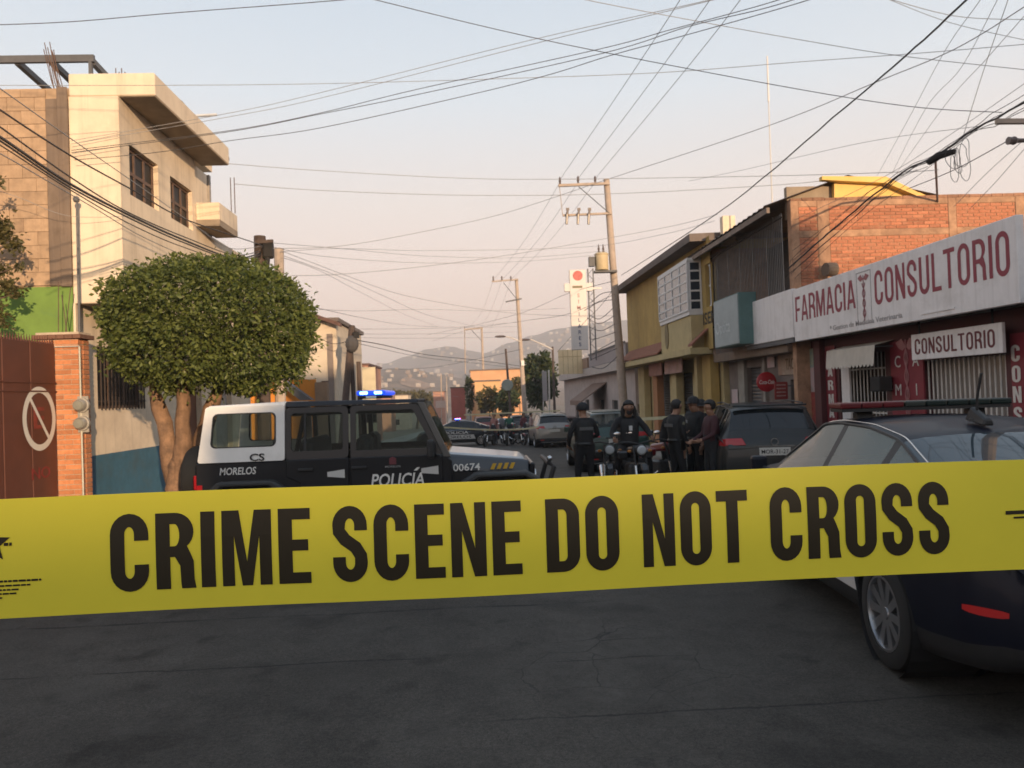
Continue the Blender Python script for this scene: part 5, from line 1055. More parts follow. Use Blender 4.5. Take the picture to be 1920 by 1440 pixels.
for i, (a, c, e_) in enumerate((((1050, 337), 1275, 'leftmost'), ((1084, 335), 1331, 'middle'), ((1116, 335), 1388, 'rightmost'))):
    wire('%s of the three thin lines rising from the tall pole crossarm to the top edge' % e_, [(a[0], a[1], 30.8), (c, 0, 15.3), (c+150, -300, 10.5)], .011, n=12)
for i, (a, c, e_) in enumerate((((1050, 342), (925, 525), 'left'), ((1084, 342), (942, 524), 'middle'), ((1116, 342), (958, 524), 'right'))):
    wire('%s of three thin lines sagging between the tall pole and the second pole' % e_, [(a[0], a[1], 30.8), ((a[0]*.45+c[0]*.55), a[1]*.43+c[1]*.57+8, 44), (c[0], c[1], 59.8)], .011)
for i, (x, e_) in enumerate(((925, 'left'), (941, 'middle'), (958, 'right'))): wire('%s faint line going on from the second pole to the third' % e_, [(x, 525, 59.8), (x-22, 585, 80), (x-48+i*4, 618, 99.8)], .012)
W = wire
W('upper thin wire of the top pair crossing from the cream house to upper right', [(134, 264, 11.9), (430, 212, 12), (600, 174, 11.8), (1000, 74, 10.5), (1330, 0, 9.2), (1500, -45, 8.5)], .006)
W('lower thin wire of the top pair crossing from the cream house to upper right', [(134, 270, 11.9), (430, 219, 12), (605, 183, 11.8), (1010, 80, 10.5), (1345, -2, 9.2), (1510, -45, 8.5)], .006)
W('upper cable of the twisted bundle crossing from the cream house to upper right', [(134, 282, 11.9), (430, 245, 12), (600, 212, 11.8), (780, 168, 11.2), (1120, 93, 10), (1260, 55, 9.5), (1440, 6, 8.8), (1560, -35, 8.5)], .007, m=m_cable)
W('second cable of the twisted bundle crossing from the cream house to upper right', [(134, 286, 11.85), (430, 247, 11.95), (600, 214, 11.75), (770, 180, 11.1), (1130, 100, 9.9), (1290, 50, 9.4), (1440, 14, 8.7), (1560, -25, 8.4)], .007, m=m_cable)
W('lowest wavy cable crossing from the cream house under the twisted bundle', [(140, 300, 11.8), (300, 285, 11.8), (430, 264, 11.8), (600, 240, 11.5), (880, 178, 10.8), (1030, 140, 10.2), (1145, 104, 9.8), (1300, 62, 9.3), (1500, 5, 8.6), (1600, -30, 8.4)], .007, m=m_cable)
W('long thin wire sagging across the whole sky at roof height', [(-60, 160, 10.5), (300, 160, 10.8), (600, 157, 11), (960, 147, 11), (1240, 136, 10.5), (1500, 116, 10), (1720, 100, 9.6), (1980, 78, 9)], .006)
W('lone wire across the top left corner', [(-50, 48, 7.5), (130, 41, 8), (330, 24, 8), (640, 0, 8), (800, -18, 8)], .006, m=m_cable)
W('dark wire falling from the top edge centre-left towards the right edge', [(600, -28, 9), (705, 0, 9.2), (1020, 75, 9.6), (1440, 157, 9.6), (1700, 199, 9.3), (1880, 211, 9)], .007, m=m_cable)
W('thin wire falling from the top edge centre to the right edge', [(980, -30, 9), (1100, 0, 9.2), (1330, 44, 9.4), (1520, 78, 9.5), (1690, 105, 9.4), (1980, 137, 9)], .006)
W('upper sagging wire from the cream house balcony to the right-hand roofs', [(428, 307, 15.8), (600, 320, 17), (860, 334, 18), (1060, 336, 18), (1440, 330, 16), (1700, 322, 14), (1760, 318, 13.5)], .009)
W('lower sagging wire from the cream house balcony to the right-hand roofs', [(440, 345, 16), (600, 357, 17), (860, 366, 18), (1130, 364, 18), (1440, 348, 17), (1560, 337, 16.4)], .009)
W('wire rising from the dark left pole to the upper right corner', [(505, 466, 17.6), (640, 461, 19), (800, 433, 20), (945, 400, 20), (1140, 336, 18), (1440, 236, 14), (1640, 155, 11), (1790, 92, 9.5), (1925, 10, 8.5)], .009)
W('wire from the tree top rising to the brick house roof', [(548, 517, 20), (640, 514, 22), (800, 499, 24), (980, 474, 25), (1240, 428, 25), (1345, 402, 23)], .010)
W('nearly level wire from the left post to the ochre house eave', [(525, 472, 19.6), (640, 466, 22), (820, 470, 26), (1100, 463, 29), (1240, 440, 26), (1340, 414, 23)], .009)
W('upper of the two close wires from the dark pole to the tall pole', [(505, 455, 17.6), (640, 466, 22), (800, 480, 26), (980, 483, 29), (1138, 470, 30.7)], .009)
W('lower of the two close wires from the dark pole to the tall pole', [(505, 462, 17.6), (620, 482, 22), (800, 493, 26), (980, 490, 29), (1140, 476, 30.7)], .009)
W('steep wire fanning down from the left post to the tall pole foot', [(527, 470, 19.7), (650, 517, 23), (740, 549, 26), (830, 568, 28), (950, 586, 30), (1060, 592, 31), (1155, 592, 30.7)], .010)
W('second steep wire fanning down from the left post', [(527, 478, 19.7), (640, 520, 24), (720, 555, 29), (800, 590, 36), (880, 610, 50), (903, 618, 99)], .010)
W('third steep wire fanning down from the left post', [(527, 482, 19.7), (600, 508, 24), (680, 550, 32), (760, 590, 45), (820, 612, 60)], .010)
W('faint level wire leaving the tree at its right shoulder', [(598, 580, 21), (680, 583, 26), (800, 580, 30), (920, 583, 34), (1060, 578, 36)], .009)
W('sagging wire from the tree shoulder to the second pole', [(598, 578, 21), (680, 596, 30), (760, 609, 40), (860, 613, 50), (972, 604, 59.7)], .012)
for i, (y, s) in enumerate(((617, 'top'), (626, 'second'), (633, 'third'))): W('%s level wire running right from the tangled wooden pole' % s, [(662, y, 30.4), (800, y-1+i, 40), (976, 612+10*i, 59.7)], .011)
W('thick black cable sagging right from the tangled wooden pole', [(664, 637, 30.4), (720, 647, 38), (800, 665, 48), (900, 676, 60), (1000, 690, 72)], .028, m=m_cable)
W('thin cable just below the thick one from the tangled wooden pole', [(664, 642, 30.4), (720, 655, 38), (800, 671, 48), (900, 682, 60), (1000, 694, 72)], .016, m=m_cable)
W('thick cable looping left from the tangled wooden pole to the narrow cream house', [(655, 638, 30.4), (640, 643, 30.5), (622, 644, 31), (600, 634, 31.3), (560, 610, 28)], .018, m=m_cable)
W('dark cable dropping left from the tall pole behind the cross sign', [(1150, 527, 30.8), (1060, 552, 45), (980, 586, 58), (880, 612, 80), (800, 628, 99)], .016, m=m_cable)
W('second cable dropping left from the tall pole behind the cross sign', [(1152, 552, 30.8), (1060, 590, 44), (980, 602, 58), (880, 618, 80), (810, 640, 99)], .016, m=m_cable)
W('third cable dropping left from the tall pole to the lattice mast', [(1152, 540, 30.8), (1125, 575, 36), (1095, 605, 39), (1045, 660, 46)], .014, m=m_cable)
W('low cable from the second pole to the left houses', [(976, 655, 59.7), (900, 672, 66), (800, 690, 80), (700, 694, 100)], .02, m=m_cable)
W('very low wire across the street end', [(860, 744, 60), (800, 737, 60), (740, 728, 58), (690, 722, 56)], .012)
# left bundle running along the street
for i, (p, e_, r_, m_) in enumerate((([(-60, 122), (0, 166), (133, 260), (260, 348), (362, 420), (430, 465)], 'uppermost thin', .006, m_wire), ([(-60, 160), (0, 206), (133, 292), (250, 357), (350, 412), (485, 458)], 'second', .010, m_cable), ([(-60, 196), (0, 238), (133, 333), (240, 398), (350, 446), (440, 478)], 'third', .009, m_cable), ([(-60, 222), (0, 257), (130, 344), (250, 407), (350, 452), (440, 484)], 'thickest', .016, m_cable), ([(-60, 230), (0, 264), (128, 349), (245, 410), (345, 455), (440, 487)], 'fifth', .011, m_cable), ([(-60, 238), (0, 272), (125, 352), (240, 418), (340, 462), (440, 492)], 'sixth', .007, m_cable), ([(-60, 262), (0, 288), (90, 340), (180, 392), (260, 440), (350, 482)], 'lowest thin', .006, m_wire))):
    q = [Vector(PX(x, y, -4.45)) for x, y in p]
    if i < 6: q.append(Vector(P(490, 462+i*4, 17.7)))
    B().tube(cat_rom(q, 8), r_, 5).top('overhead_cable', m_, '%s cable of the bundle slanting down across the cream house from the left edge' % e_, 'cable', 'cables across the cream house', base=tuple(q[0]), fixn=False, smooth=80)
W('slack wire from the left edge to the block wall column', [(-20, 352, 11.4), (40, 372, 11.5), (130, 405, 11.7), (250, 405, 11.9)], .005)
# right-hand cables
W('thick knotted cable rising steeply from the tall pole to the top right', [(1165, 516, 30.8), (1345, 400, 17.5), (1560, 222, 11.3), (1700, 103, 9), (1812, 0, 7.6), (1880, -60, 7)], [.016]*41, m=m_cable, wob=.012)
b_pts = [(1478, 505, 14.6), (1590, 405, 13), (1690, 326, 11.8), (1760, 288, 11), (1830, 240, 10.4), (1880, 215, 9.8), (1990, 150, 9)]
W('heavy black cable bundle on the right passing over the brick wall', b_pts, .020, m=m_cable, wob=.02)
for i, (dy, dx, e_) in enumerate(((8, 4, 'upper'), (-6, 8, 'lower'), (16, -6, 'outer'), (-14, 2, 'inner'))): W('%s thin strand lashed along the heavy bundle on the right' % e_, [(x+dx, y+dy*(.4 if 1600 < x < 1850 else 1.1), Y+.05) for x, y, Y in b_pts], .007, m=m_cable, wob=.03)
for i, (p, e_) in enumerate((([(1486, 470, 15), (1560, 415, 14.2), (1640, 352, 13.6), (1720, 318, 13)], 'first'), ([(1486, 488, 15), (1580, 418, 14), (1680, 340, 13), (1740, 312, 12.6)], 'second'), ([(1490, 522, 15), (1600, 420, 14), (1700, 345, 13), (1780, 285, 12)], 'third'))): W('%s slack wire crossing the brick wall below the heavy bundle' % e_, p, .006, m=m_cable)
for i, (p, e_) in enumerate((([(1640, 338, 24), (1705, 220, 17), (1772, 95, 13), (1838, 0, 10.5), (1860, -40, 10)], 'leftmost'), ([(1672, 326, 24), (1735, 205, 17), (1800, 130, 14), (1870, 0, 10.5), (1890, -40, 10)], 'second'), ([(1680, 326, 24), (1770, 200, 16), (1850, 110, 12.5), (1925, 25, 10.4)], 'third'), ([(1804, 262, 12), (1826, 190, 11.5), (1850, 115, 11), (1890, 0, 10), (1900, -30, 10)], 'rightmost'))): W('%s of the steep lines climbing to the top right corner' % e_, p, .007)
W('faint wire rising from the brick house to the right edge', [(1490, 412, 16), (1660, 330, 13.5), (1800, 240, 11), (1930, 150, 9.6)], .006)
W('thin pale wire gently rising above the gable to the right', [(1290, 340, 20), (1400, 317, 18), (1620, 267, 14), (1840, 236, 11)], .006)
W('upper of two wires leaving the top edge near the right corner', [(1640, -10, 9), (1790, 30, 9.2), (1935, 37, 9)], .006)
W('lower of two wires leaving the top edge near the right corner', [(1650, -8, 9), (1780, 42, 9.2), (1935, 78, 9)], .005)
W('left of the two parallel wires below the crossarm at the right edge', [(1788, 388, 13), (1850, 325, 11.5), (1920, 262, 10), (1960, 228, 9.6)], .006)
W('right of the two parallel wires below the crossarm at the right edge', [(1818, 392, 13), (1870, 338, 11.5), (1935, 262, 10)], .006)
W('cable ending at the insulator on the right edge', [(1700, 355, 12.6), (1790, 318, 11), (1888, 265, 9.45)], .009, m=m_cable)
# coil of spare cable and its bracket on the brick wall
q = P(1758, 384, BY+.1); t = thing('cable_bracket', 'thin iron bracket on the brick wall holding the black cable bundle', 'bracket', q)
B().tube([q, P(1756, 340, 15.4), P(1754, 300, 14.0), P(1762, 292, 11.2)], .022, 6).obj('post', m_steel, t)
p = P(1752, 298, 11.1); B().tube([P(1742, 304, 11.2), P(1760, 292, 11.0), P(1790, 284, 10.8)], [.05, .06, .04], 8).obj('splice_closure', m_dark, t)
for i in range(5):
    c = Vector(P((1782, 1796, 1803, 1790, 1810)[i], (296, 302, 292, 310, 300)[i], 10.8+.03*i)); rx_, rz_ = (.07, .05, .10, .06, .085)[i], (.14, .19, .17, .22, .24)[i]
    B().tube([c+Vector((rx_*math.cos(k*.35+.3*i)*(1+.15*math.sin(k*1.3+i)), .02*math.sin(k*.7+i), rz_*math.sin(k*.35+.3*i)+.04*math.cos(k*.35)*(i-2))) for k in range(19)], .0045, 5).top('cable_coil', m_cable, 'hanging loop of spare black cable under the bundle, %s of five' % ('the leftmost', 'a narrow inner one', 'the widest', 'a long narrow one', 'the longest')[i], 'cable', 'spare cable loops', base=tuple(c), fixn=False)
# ---------------------------------------------------------------- vehicles
m_tyre = mat('tyre_rubber', (.012, .012, .012), .85, .15, 20); m_rim = mat('alloy_rim', (.42, .42, .43), .3, .06, 10, metal=.9); m_rimd = mat('rim_shadow', (.02, .02, .02), .7, .1, 10)
m_blackp = mat('black_plastic', (.016, .016, .017), .55, .12, 15); m_chrome = mat('chrome_trim', (.6, .6, .6), .18, .03, 10, metal=1.0)
m_navy = mat('navy_car_paint', (.005, .0065, .014), .45, .05, 3, coat=.1, spec=.2); m_grey = mat('grey_car_paint', (.022, .024, .024), .4, .05, 3, coat=.35, metal=.2, spec=.35); m_silver = mat('silver_car_paint', (.26, .25, .23), .35, .05, 3, coat=.4, metal=.4); m_dgreen = mat('dark_green_car_paint', (.012, .045, .036), .4, .05, 3, coat=.3)
m_carglass = glass_mat('car_glass_dark', (.012, .015, .017), .03); m_clear = glass_mat('car_glass_clear', (.07, .085, .08), .03, trans=.62)
m_tail = mat('red_tail_lens', (.38, .008, .012), .25, .05, 8, coat=.3); m_refl = mat('red_reflector', (.45, .02, .02), .3, .05, 8)
m_plate = mat('number_plate', (.55, .54, .50), .5, .1, 10)
def kf(keys, x): return interp_lin(sorted(keys), x)
def interp_lin(ks, x):
    if x <= ks[0][0]: return ks[0][1]
    for (a, p), (c, q) in zip(ks, ks[1:]):
        if x <= c: return p+(q-p)*(x-a)/(c-a)
    return ks[-1][1]
def smooth_key(ks, x, s=.07): return (kf(ks, x-s)+2*kf(ks, x)+kf(ks, x+s))/4
def wheel(par, c, side, r, w, rim_r, spokes=10, m=m_rim, mm=m_tyre):
    """side -1 left, +1 right: the outer face points that way"""
    s = side; t_ = B().lathe([(rim_r, -w/2*s), (r*.93, -w/2*s), (r*.985, -w*.42*s), (r, -w*.3*s), (r, w*.3*s), (r*.985, w*.42*s), (r*.92, w/2*s), (rim_r*1.02, w/2*s), (rim_r, w*.35*s), (rim_r, -w/2*s)], c, 'x', 32).obj('wheel', mm, par, world=False, smooth=40)
    B().lathe([(rim_r*1.0, w*.49*s), (rim_r*.93, w*.50*s), (rim_r*.90, w*.36*s), (rim_r*.88, -w*.2*s)], c, 'x', 32).obj('rim', m, t_, world=False, smooth=40)
    B().lathe([(rim_r*.9, w*.05*s), (.001, w*.08*s)], c, 'x', 24).obj('brake_shadow', m_rimd, t_, world=False)
    for k in range(spokes):
        a = 2*math.pi*k/spokes; q = B(); d0, d1 = rim_r*.12, rim_r*.93
        for (rr, ww, off) in ((d0, .020, .40), (d1, .030, .44)):
            cx = c[0]+w*off*s
            for sg in (-1, 1): q.v.append((cx, c[1]+rr*math.cos(a)-sg*ww*math.sin(a), c[2]+rr*math.sin(a)+sg*ww*math.cos(a)))
            for sg in (1, -1): q.v.append((cx-.04*s, c[1]+rr*math.cos(a)-sg*ww*math.sin(a), c[2]+rr*math.sin(a)+sg*ww*math.cos(a)))
        q.f = [(0,1,2,3),(7,6,5,4),(0,4,5,1),(1,5,6,2),(2,6,7,3),(3,7,4,0)]; q.obj('spoke', m, t_, world=False)
    B().lathe([(.001, w*.44*s), (rim_r*.16, w*.43*s), (rim_r*.18, w*.3*s)], c, 'x', 14).obj('hub_cap', m, t_, world=False)
    return t_
def loft_car(root, S, body_m, side_glass, rear_glass, stripe=None):
    ys = []; y = S['y0']
    while y < S['y1']:
        ys.append(y); e_ = min(y-S['y0'], S['y1']-y); y += .02 if e_ < .12 else .045
    ys.append(S['y1']); prof = []
    for y in ys:
        zt, zb, w_, wr, zl = (smooth_key(S[k], y) for k in ('top', 'belt', 'w', 'wr', 'low')); zb = min(zb, zt-.03); cr = min(.05, (zt-zb)*.5)
        wb = w_*.965; p = [(0, zl), (w_*.5, zl), (w_*.86, zl+.01)]
        for k in range(11):
            t_ = k/10; z = zl+.03+(zb-.05-zl-.03)*t_; bul = 1-.055*(2*t_-.95)**2 - (.02 if .55 < t_ < .75 else 0)*0; p.append((w_*bul*(.985 if k == 0 else 1), z))
        p += [(wb*.995, zb-.02), (wb*.975, zb), (wb*.975*.62+wr*.38, zb+(zt-cr-zb)*.4), (wb*.975*.25+wr*.75, zb+(zt-cr-zb)*.75), (wr, zt-cr), (wr*.93, zt-cr*.62), (wr*.75, zt-cr*.32), (wr*.4, zt-cr*.08), (0, zt)]
        prof.append(p)
    nj = len(prof[0]); JB, JR = 15, 18; n = 2*nj-1; parts = {}
    V = [[(-prof[i][j][0], ys[i], prof[i][j][1]) for j in range(nj)] + [(prof[i][j][0], ys[i], prof[i][j][1]) for j in range(nj-2, 0, -1)] for i in range(len(ys))]
    m_ = len(V[0]); inside = {}
    for i in range(len(ys)):
        for j in range(m_):
            x, y, z = V[i][j]
            for (wy, wz, wr_) in S['wheels']:
                d = math.hypot(y-wy, z-wz)
                if d < wr_ and abs(x) > .3: inside[(i, j)] = (wy, wz, wr_)
    fl = []
    for i in range(len(ys)-1):
        for j in range(m_):
            j2 = (j+1) % m_; q = [(i, j), (i, j2), (i+1, j2), (i+1, j)]
            if all(k in inside for k in q): continue
            jj = j if j < nj-1 else m_-1-j; jj = jj; yc = (ys[i]+ys[i+1])/2; side = -1 if j < nj-1 else 1; nm = 'body' if not (1 <= jj <= 4 and 'trim' in S) else ('lower_trim', 0, side)
            if JB <= jj < JR:
                if S['side_win'][0][0]-.03 < yc < S['side_win'][-1][1]+.03: nm = ('window_frame', sum(1 for a_, c_ in S['side_win'] if c_ < yc), side)
                for k, (a, c) in enumerate(S['side_win']):
                    if a < yc < c: nm = ('side_window', k, side)
            elif jj >= JR:
                if S['rear_win'][0] < yc < S['rear_win'][1] and jj >= JR+S.get('rw_in', 0): nm = ('rear_window', 0, 0)
                if S['front_win'][0] < yc < S['front_win'][1]: nm = ('windscreen', 0, 0)
            fl.append((nm, q))
    for (i, j), (wy, wz, wr_) in inside.items():
        x, y, z = V[i][j]; d = math.hypot(y-wy, z-wz) or 1e-3
        if z > S['low_z']-.05: V[i][j] = (x, wy+(y-wy)/d*wr_, wz+(z-wz)/d*wr_)
    for nm in dict.fromkeys(a for a, _ in fl):
        idx = {}; b = B()
        for a, q in fl:
            if a != nm: continue
            f = []
            for k in q:
                if k not in idx: idx[k] = len(b.v); b.v.append(V[k[0]][k[1]])
                f.append(idx[k])
            b.f.append(tuple(f))
        if nm == 'body':
            for e_ in (0, len(ys)-1):
                b.f.append(tuple(idx.get((e_, j), 0) for j in range(m_) if (e_, j) in idx))
            b.obj('body', body_m, root, world=False, smooth=50)
        else: b.obj(nm[0], side_glass if nm[0] == 'side_window' else m_blackp if nm[0] in ('window_frame', 'lower_trim') else rear_glass, root, world=False, smooth=60)
    for (wy, wz, wr_) in S['wheels']:
        for s in (-1, 1): B().lathe([(wr_*.99, 0), (wr_*.99, .32), (.01, .32)], (s*(S['wt']-.30) if s > 0 else -(S['wt']-.30)-.02-.0, wy, wz), 'x', 20)
    def surf(y):    # profile at y, to hang trim on
        i = min(range(len(ys)), key=lambda k: abs(ys[k]-y)); return prof[i]
    return surf, ys, prof
SEDAN = dict(y0=-2.38, y1=2.37, top=[(-2.38, .80), (-2.33, .95), (-2.2, 1.06), (-1.85, 1.09), (-1.72, 1.12), (-.95, 1.385), (-.5, 1.45), (.05, 1.462), (.35, 1.44), (1.28, 1.03), (1.7, .97), (2.15, .86), (2.32, .70), (2.37, .52)],
    belt=[(-2.38, .74), (-2.3, .93), (-1.6, .965), (0, .93), (1.2, .90), (2.0, .78), (2.37, .48)], w=[(-2.38, .66), (-2.33, .76), (-2.15, .85), (-1.7, .90), (0, .91), (1.6, .90), (2.1, .83), (2.3, .68), (2.37, .5)],
    wr=[(-2.38, .55), (-2.2, .70), (-1.75, .70), (-.95, .585), (0, .59), (.45, .60), (1.28, .72), (1.8, .72), (2.37, .4)], low=[(-2.38, .34), (-2.2, .26), (-1.8, .2), (1.8, .2), (2.2, .22), (2.37, .32)],
    wheels=[(-1.33, .33, .375), (1.38, .33, .375)], side_win=[(-1.32, -.98), (-.93, -.13), (-.06, 1.02)], rear_win=(-1.66, -.98), front_win=(.42, 1.24), low_z=.2, wt=.88, trim=1)
SUV = dict(y0=-2.27, y1=2.28, top=[(-2.27, .92), (-2.24, 1.08), (-2.17, 1.16), (-1.98, 1.45), (-1.86, 1.60), (-1.7, 1.645), (-1.2, 1.675), (-.3, 1.69), (.2, 1.66), (1.1, 1.13), (1.6, 1.06), (2.1, .94), (2.24, .76), (2.28, .55)],
    belt=[(-2.27, .86), (-2.2, 1.08), (-1.9, 1.12), (0, 1.02), (1.1, .99), (2.0, .86), (2.28, .5)], w=[(-2.27, .78), (-2.22, .84), (-2.05, .90), (-1.6, .92), (0, .92), (1.6, .91), (2.1, .83), (2.28, .55)],
    wr=[(-2.27, .76), (-2.15, .74), (-1.9, .64), (-1.5, .63), (0, .64), (.3, .64), (1.1, .74), (1.8, .74), (2.28, .45)], low=[(-2.27, .42), (-2.15, .32), (-1.8, .25), (1.8, .25), (2.28, .35)],
    wheels=[(-1.35, .36, .41), (1.35, .36, .41)], side_win=[(-1.85, -1.32), (-1.24, -.30), (-.22, .80)], rear_win=(-2.10, -1.84), front_win=(.28, 1.05), low_z=.25, wt=.9, trim=1)
def flat_text(root, s, x, y, z, h, m, ux, un, width, bold=.02, shear=0, kind='f'):
    """lettering on a flank: starts at (x,y,z), runs along ux, upright"""
    M = frame_matrix((x, y, z), ux, Z_); cu = bpy.data.curves.new('t', 'FONT'); cu.body = s; cu.size = h*1.38; cu.offset = bold*h; cu.shear = shear; cu.extrude = .0008; cu.resolution_u = 3
    ob = bpy.data.objects.new('t', cu); COL.objects.link(ob); me = bpy.data.meshes.new_from_object(ob.evaluated_get(bpy.context.evaluated_depsgraph_get())); bpy.data.objects.remove(ob); bpy.data.curves.remove(cu)
    xs = [v.co.x for v in me.vertices]; k = width/(max(xs)-min(xs)); x0 = min(xs)
    for v in me.vertices: v.co.x = (v.co.x-x0)*k
    me.transform(M); return link('lettering', me, m, root)
def trim_lines(root, prof, ys, j, a, c, r, m, name='window_trim'):
    for s in (-1, 1):
        q = [(s*(prof[i][j][0]+.004), ys[i], prof[i][j][1]) for i in range(len(ys)) if a <= ys[i] <= c]; B().tube(q, r, 5).obj(name, m, root, world=False)
def half_w(prof, ys, y, z):
    i = min(range(len(ys)), key=lambda k: abs(ys[k]-y)); i2 = i+1 if ys[i] < y and i+1 < len(ys) else max(i-1, 0); res = []
    for k in (i, i2):
        p = prof[k]; v = p[3][0]
        for a, c in zip(p[2:14], p[3:15]):
            if a[1] <= z <= c[1]: v = a[0]+(c[0]-a[0])*(z-a[1])/max(c[1]-a[1], 1e-6); break
        res.append(v)
    d = abs(ys[i2]-ys[i]) or 1; t_ = min(1, abs(y-ys[i])/d); return res[0]*(1-t_)+res[1]*t_
def seam(root, prof, ys, y, j0, j1):
    i = min(range(len(ys)), key=lambda k: abs(ys[k]-y))
    for s in (-1, 1): B().tube([(s*(prof[i][j][0]+.0005), ys[i], prof[i][j][1]) for j in range(j0, j1+1)], .004, 4).obj('door_seam', m_rimd, root, world=False)
def make_sedan(root, body_m, sg, rg, spokes=10, detail=True):
    global LAST
    surf, ys, prof = loft_car(root, SEDAN, body_m, sg, rg); LAST = (prof, ys)
    for wy in (-1.33, 1.38):
        for s in (-1, 1): wheel(root, (s*.80, wy, .325), s, .325, .21, .225, spokes)
    for wy in (-1.33, 1.38):
        for s in (-1, 1): B().lathe([(.372, s*.06), (.372, -s*.35), (.01, -s*.35)], (s*.84, wy, .33), 'x', 24).obj('wheel_well', m_blackp, root, world=False)
    trim_lines(root, prof, ys, 18, -1.5, 1.1, .012, m_blackp); trim_lines(root, prof, ys, 19, -1.55, 1.15, .004, m_chrome); trim_lines(root, prof, ys, 15, -1.6, 1.15, .008, m_chrome)
    for y in (-.955, -.10, 1.06): seam(root, prof, ys, y, 3, 15)
    for s in (-1, 1):
        pts = [(y, z0_, z1_) for y, z0_, z1_ in ((-2.335, .578, .602), (-2.31, .570, .606), (-2.27, .566, .608), (-2.22, .564, .606), (-2.17, .565, .602), (-2.13, .570, .596))]; q = B()
        for y, z0_, z1_ in pts:
            for z in (z0_, z1_): q.v += [(s*(half_w(prof, ys, y, z)+.004), y, z)]
        q.f = [(2*i, 2*i+2, 2*i+3, 2*i+1) for i in range(len(pts)-1)]; q.obj('reflector', m_refl, root, world=False)
    for s in (-1, 1):
        B().hexa([(s*.40, -2.385, .80), (s*.74, -2.31, .80), (s*.76, -2.29, .93), (s*.42, -2.36, .93)], [(s*.40, -2.2, .80), (s*.80, -2.05, .82), (s*.80, -2.05, .93), (s*.42, -2.2, .93)]).obj('tail_light', m_tail, root, world=False, bevel=.01)
        B().box(s*.96-.07, s*.96+.07, .98, 1.08, .95, 1.09).obj('wing_mirror', body_m, root, world=False, bevel=.03, seg=2)
        B().tube([(s*.88, .93, .96), (s*.95, 1.02, 1.0)], .02, 6).obj('mirror_stalk', m_blackp, root, world=False)
        for y in (-.62, .28): B().tube([(s*.905, y-.1, .80), (s*.925, y, .805), (s*.905, y+.1, .80)], .012, 6).obj('door_handle', m_chrome, root, world=False)
        B().hexa([(s*.45, 2.30, .60), (s*.74, 2.16, .62), (s*.74, 2.12, .72), (s*.45, 2.24, .72)], [(s*.45, 2.0, .60), (s*.78, 1.9, .62), (s*.78, 1.85, .72), (s*.45, 2.0, .72)]).obj('headlight', m_chrome, root, world=False)
    B().box(-.26, .26, -2.42, -2.385, .70, .83).obj('number_plate', m_plate, root, world=False)
    for s in (-1, 1):
        for y in (-.09, .0): pass
    # cabin inside
    sm = mat('car_seat_cloth', (.03, .03, .032), .9, .15, 8)
    for s in (-1, 1): B().box(s*.36-.22, s*.36+.22, .0, .14, .5, 1.12).obj('front_seat', sm, root, world=False, bevel=.05)
    B().box(-.58, .58, -.95, -.82, .5, 1.08).obj('rear_seat', sm, root, world=False, bevel=.05)
    B().box(-.7, .7, .85, 1.1, .7, .93).obj('dashboard', sm, root, world=False, bevel=.04)
    return surf
def light_bar(root, z, y, half, lit=None, feet=True, depth=.14):
    mr = mat('red_lens', (.11, .010, .014), .4, .05, 6, spec=.3); mb = mat('dark_lens', (.010, .020, .018), .35, .05, 6, spec=.3); mc = mat('grey_lens', (.035, .042, .036), .35, .05, 6, spec=.3)
    base = B().box(-half*.98, half*.98, y-depth*.9, y+depth*.9, z, z+.025).obj('light_bar_base', m_blackp, root, world=False)
    k = 8
    for i in range(k):
        x0, x1 = -half+2*half*i/k, -half+2*half*(i+1)/k; B().box(x0+.004, x1-.004, y-depth, y+depth, z+.026, z+.07).obj('light_bar_lens', (mr if i < k//2-1 else mc if i < k//2 else mb) if not lit else lit[i], base, world=False, bevel=.012, seg=2)
    if feet:
        for s in (-1, 1): B().hexa([(s*half*.66-.06, y-.06, z-.11), (s*half*.66+.06, y-.06, z-.11), (s*half*.66+.06, y-.03, z-.001), (s*half*.66-.06, y-.03, z-.001)], [(s*half*.66-.06, y+.06, z-.11), (s*half*.66+.06, y+.06, z-.11), (s*half*.66+.06, y+.03, z-.001), (s*half*.66-.06, y+.03, z-.001)]).obj('light_bar_foot', m_blackp, root, world=False)
    return base
m_stripe = mat('white_livery_stripe', (.55, .54, .52), .4, .04, 4); m_ystripe = mat('yellow_livery_stripe', (.55, .33, .03), .4, .05, 4)
def side_band(root, y0_, y1_, z0_, z1_, m, name, s=-1):
    q = B(); n = 8; prof, ys = LAST
    for i in range(n+1):
        y = y0_+(y1_-y0_)*i/n
        for z in (z0_, (z0_+z1_)/2, z1_): q.v.append((s*(half_w(prof, ys, y, z)+.004), y, z))
    q.f = [(3*i+k, 3*i+3+k, 3*i+4+k, 3*i+1+k) for i in range(n) for k in (0, 1)]; return q.obj(name, m, root, world=False)
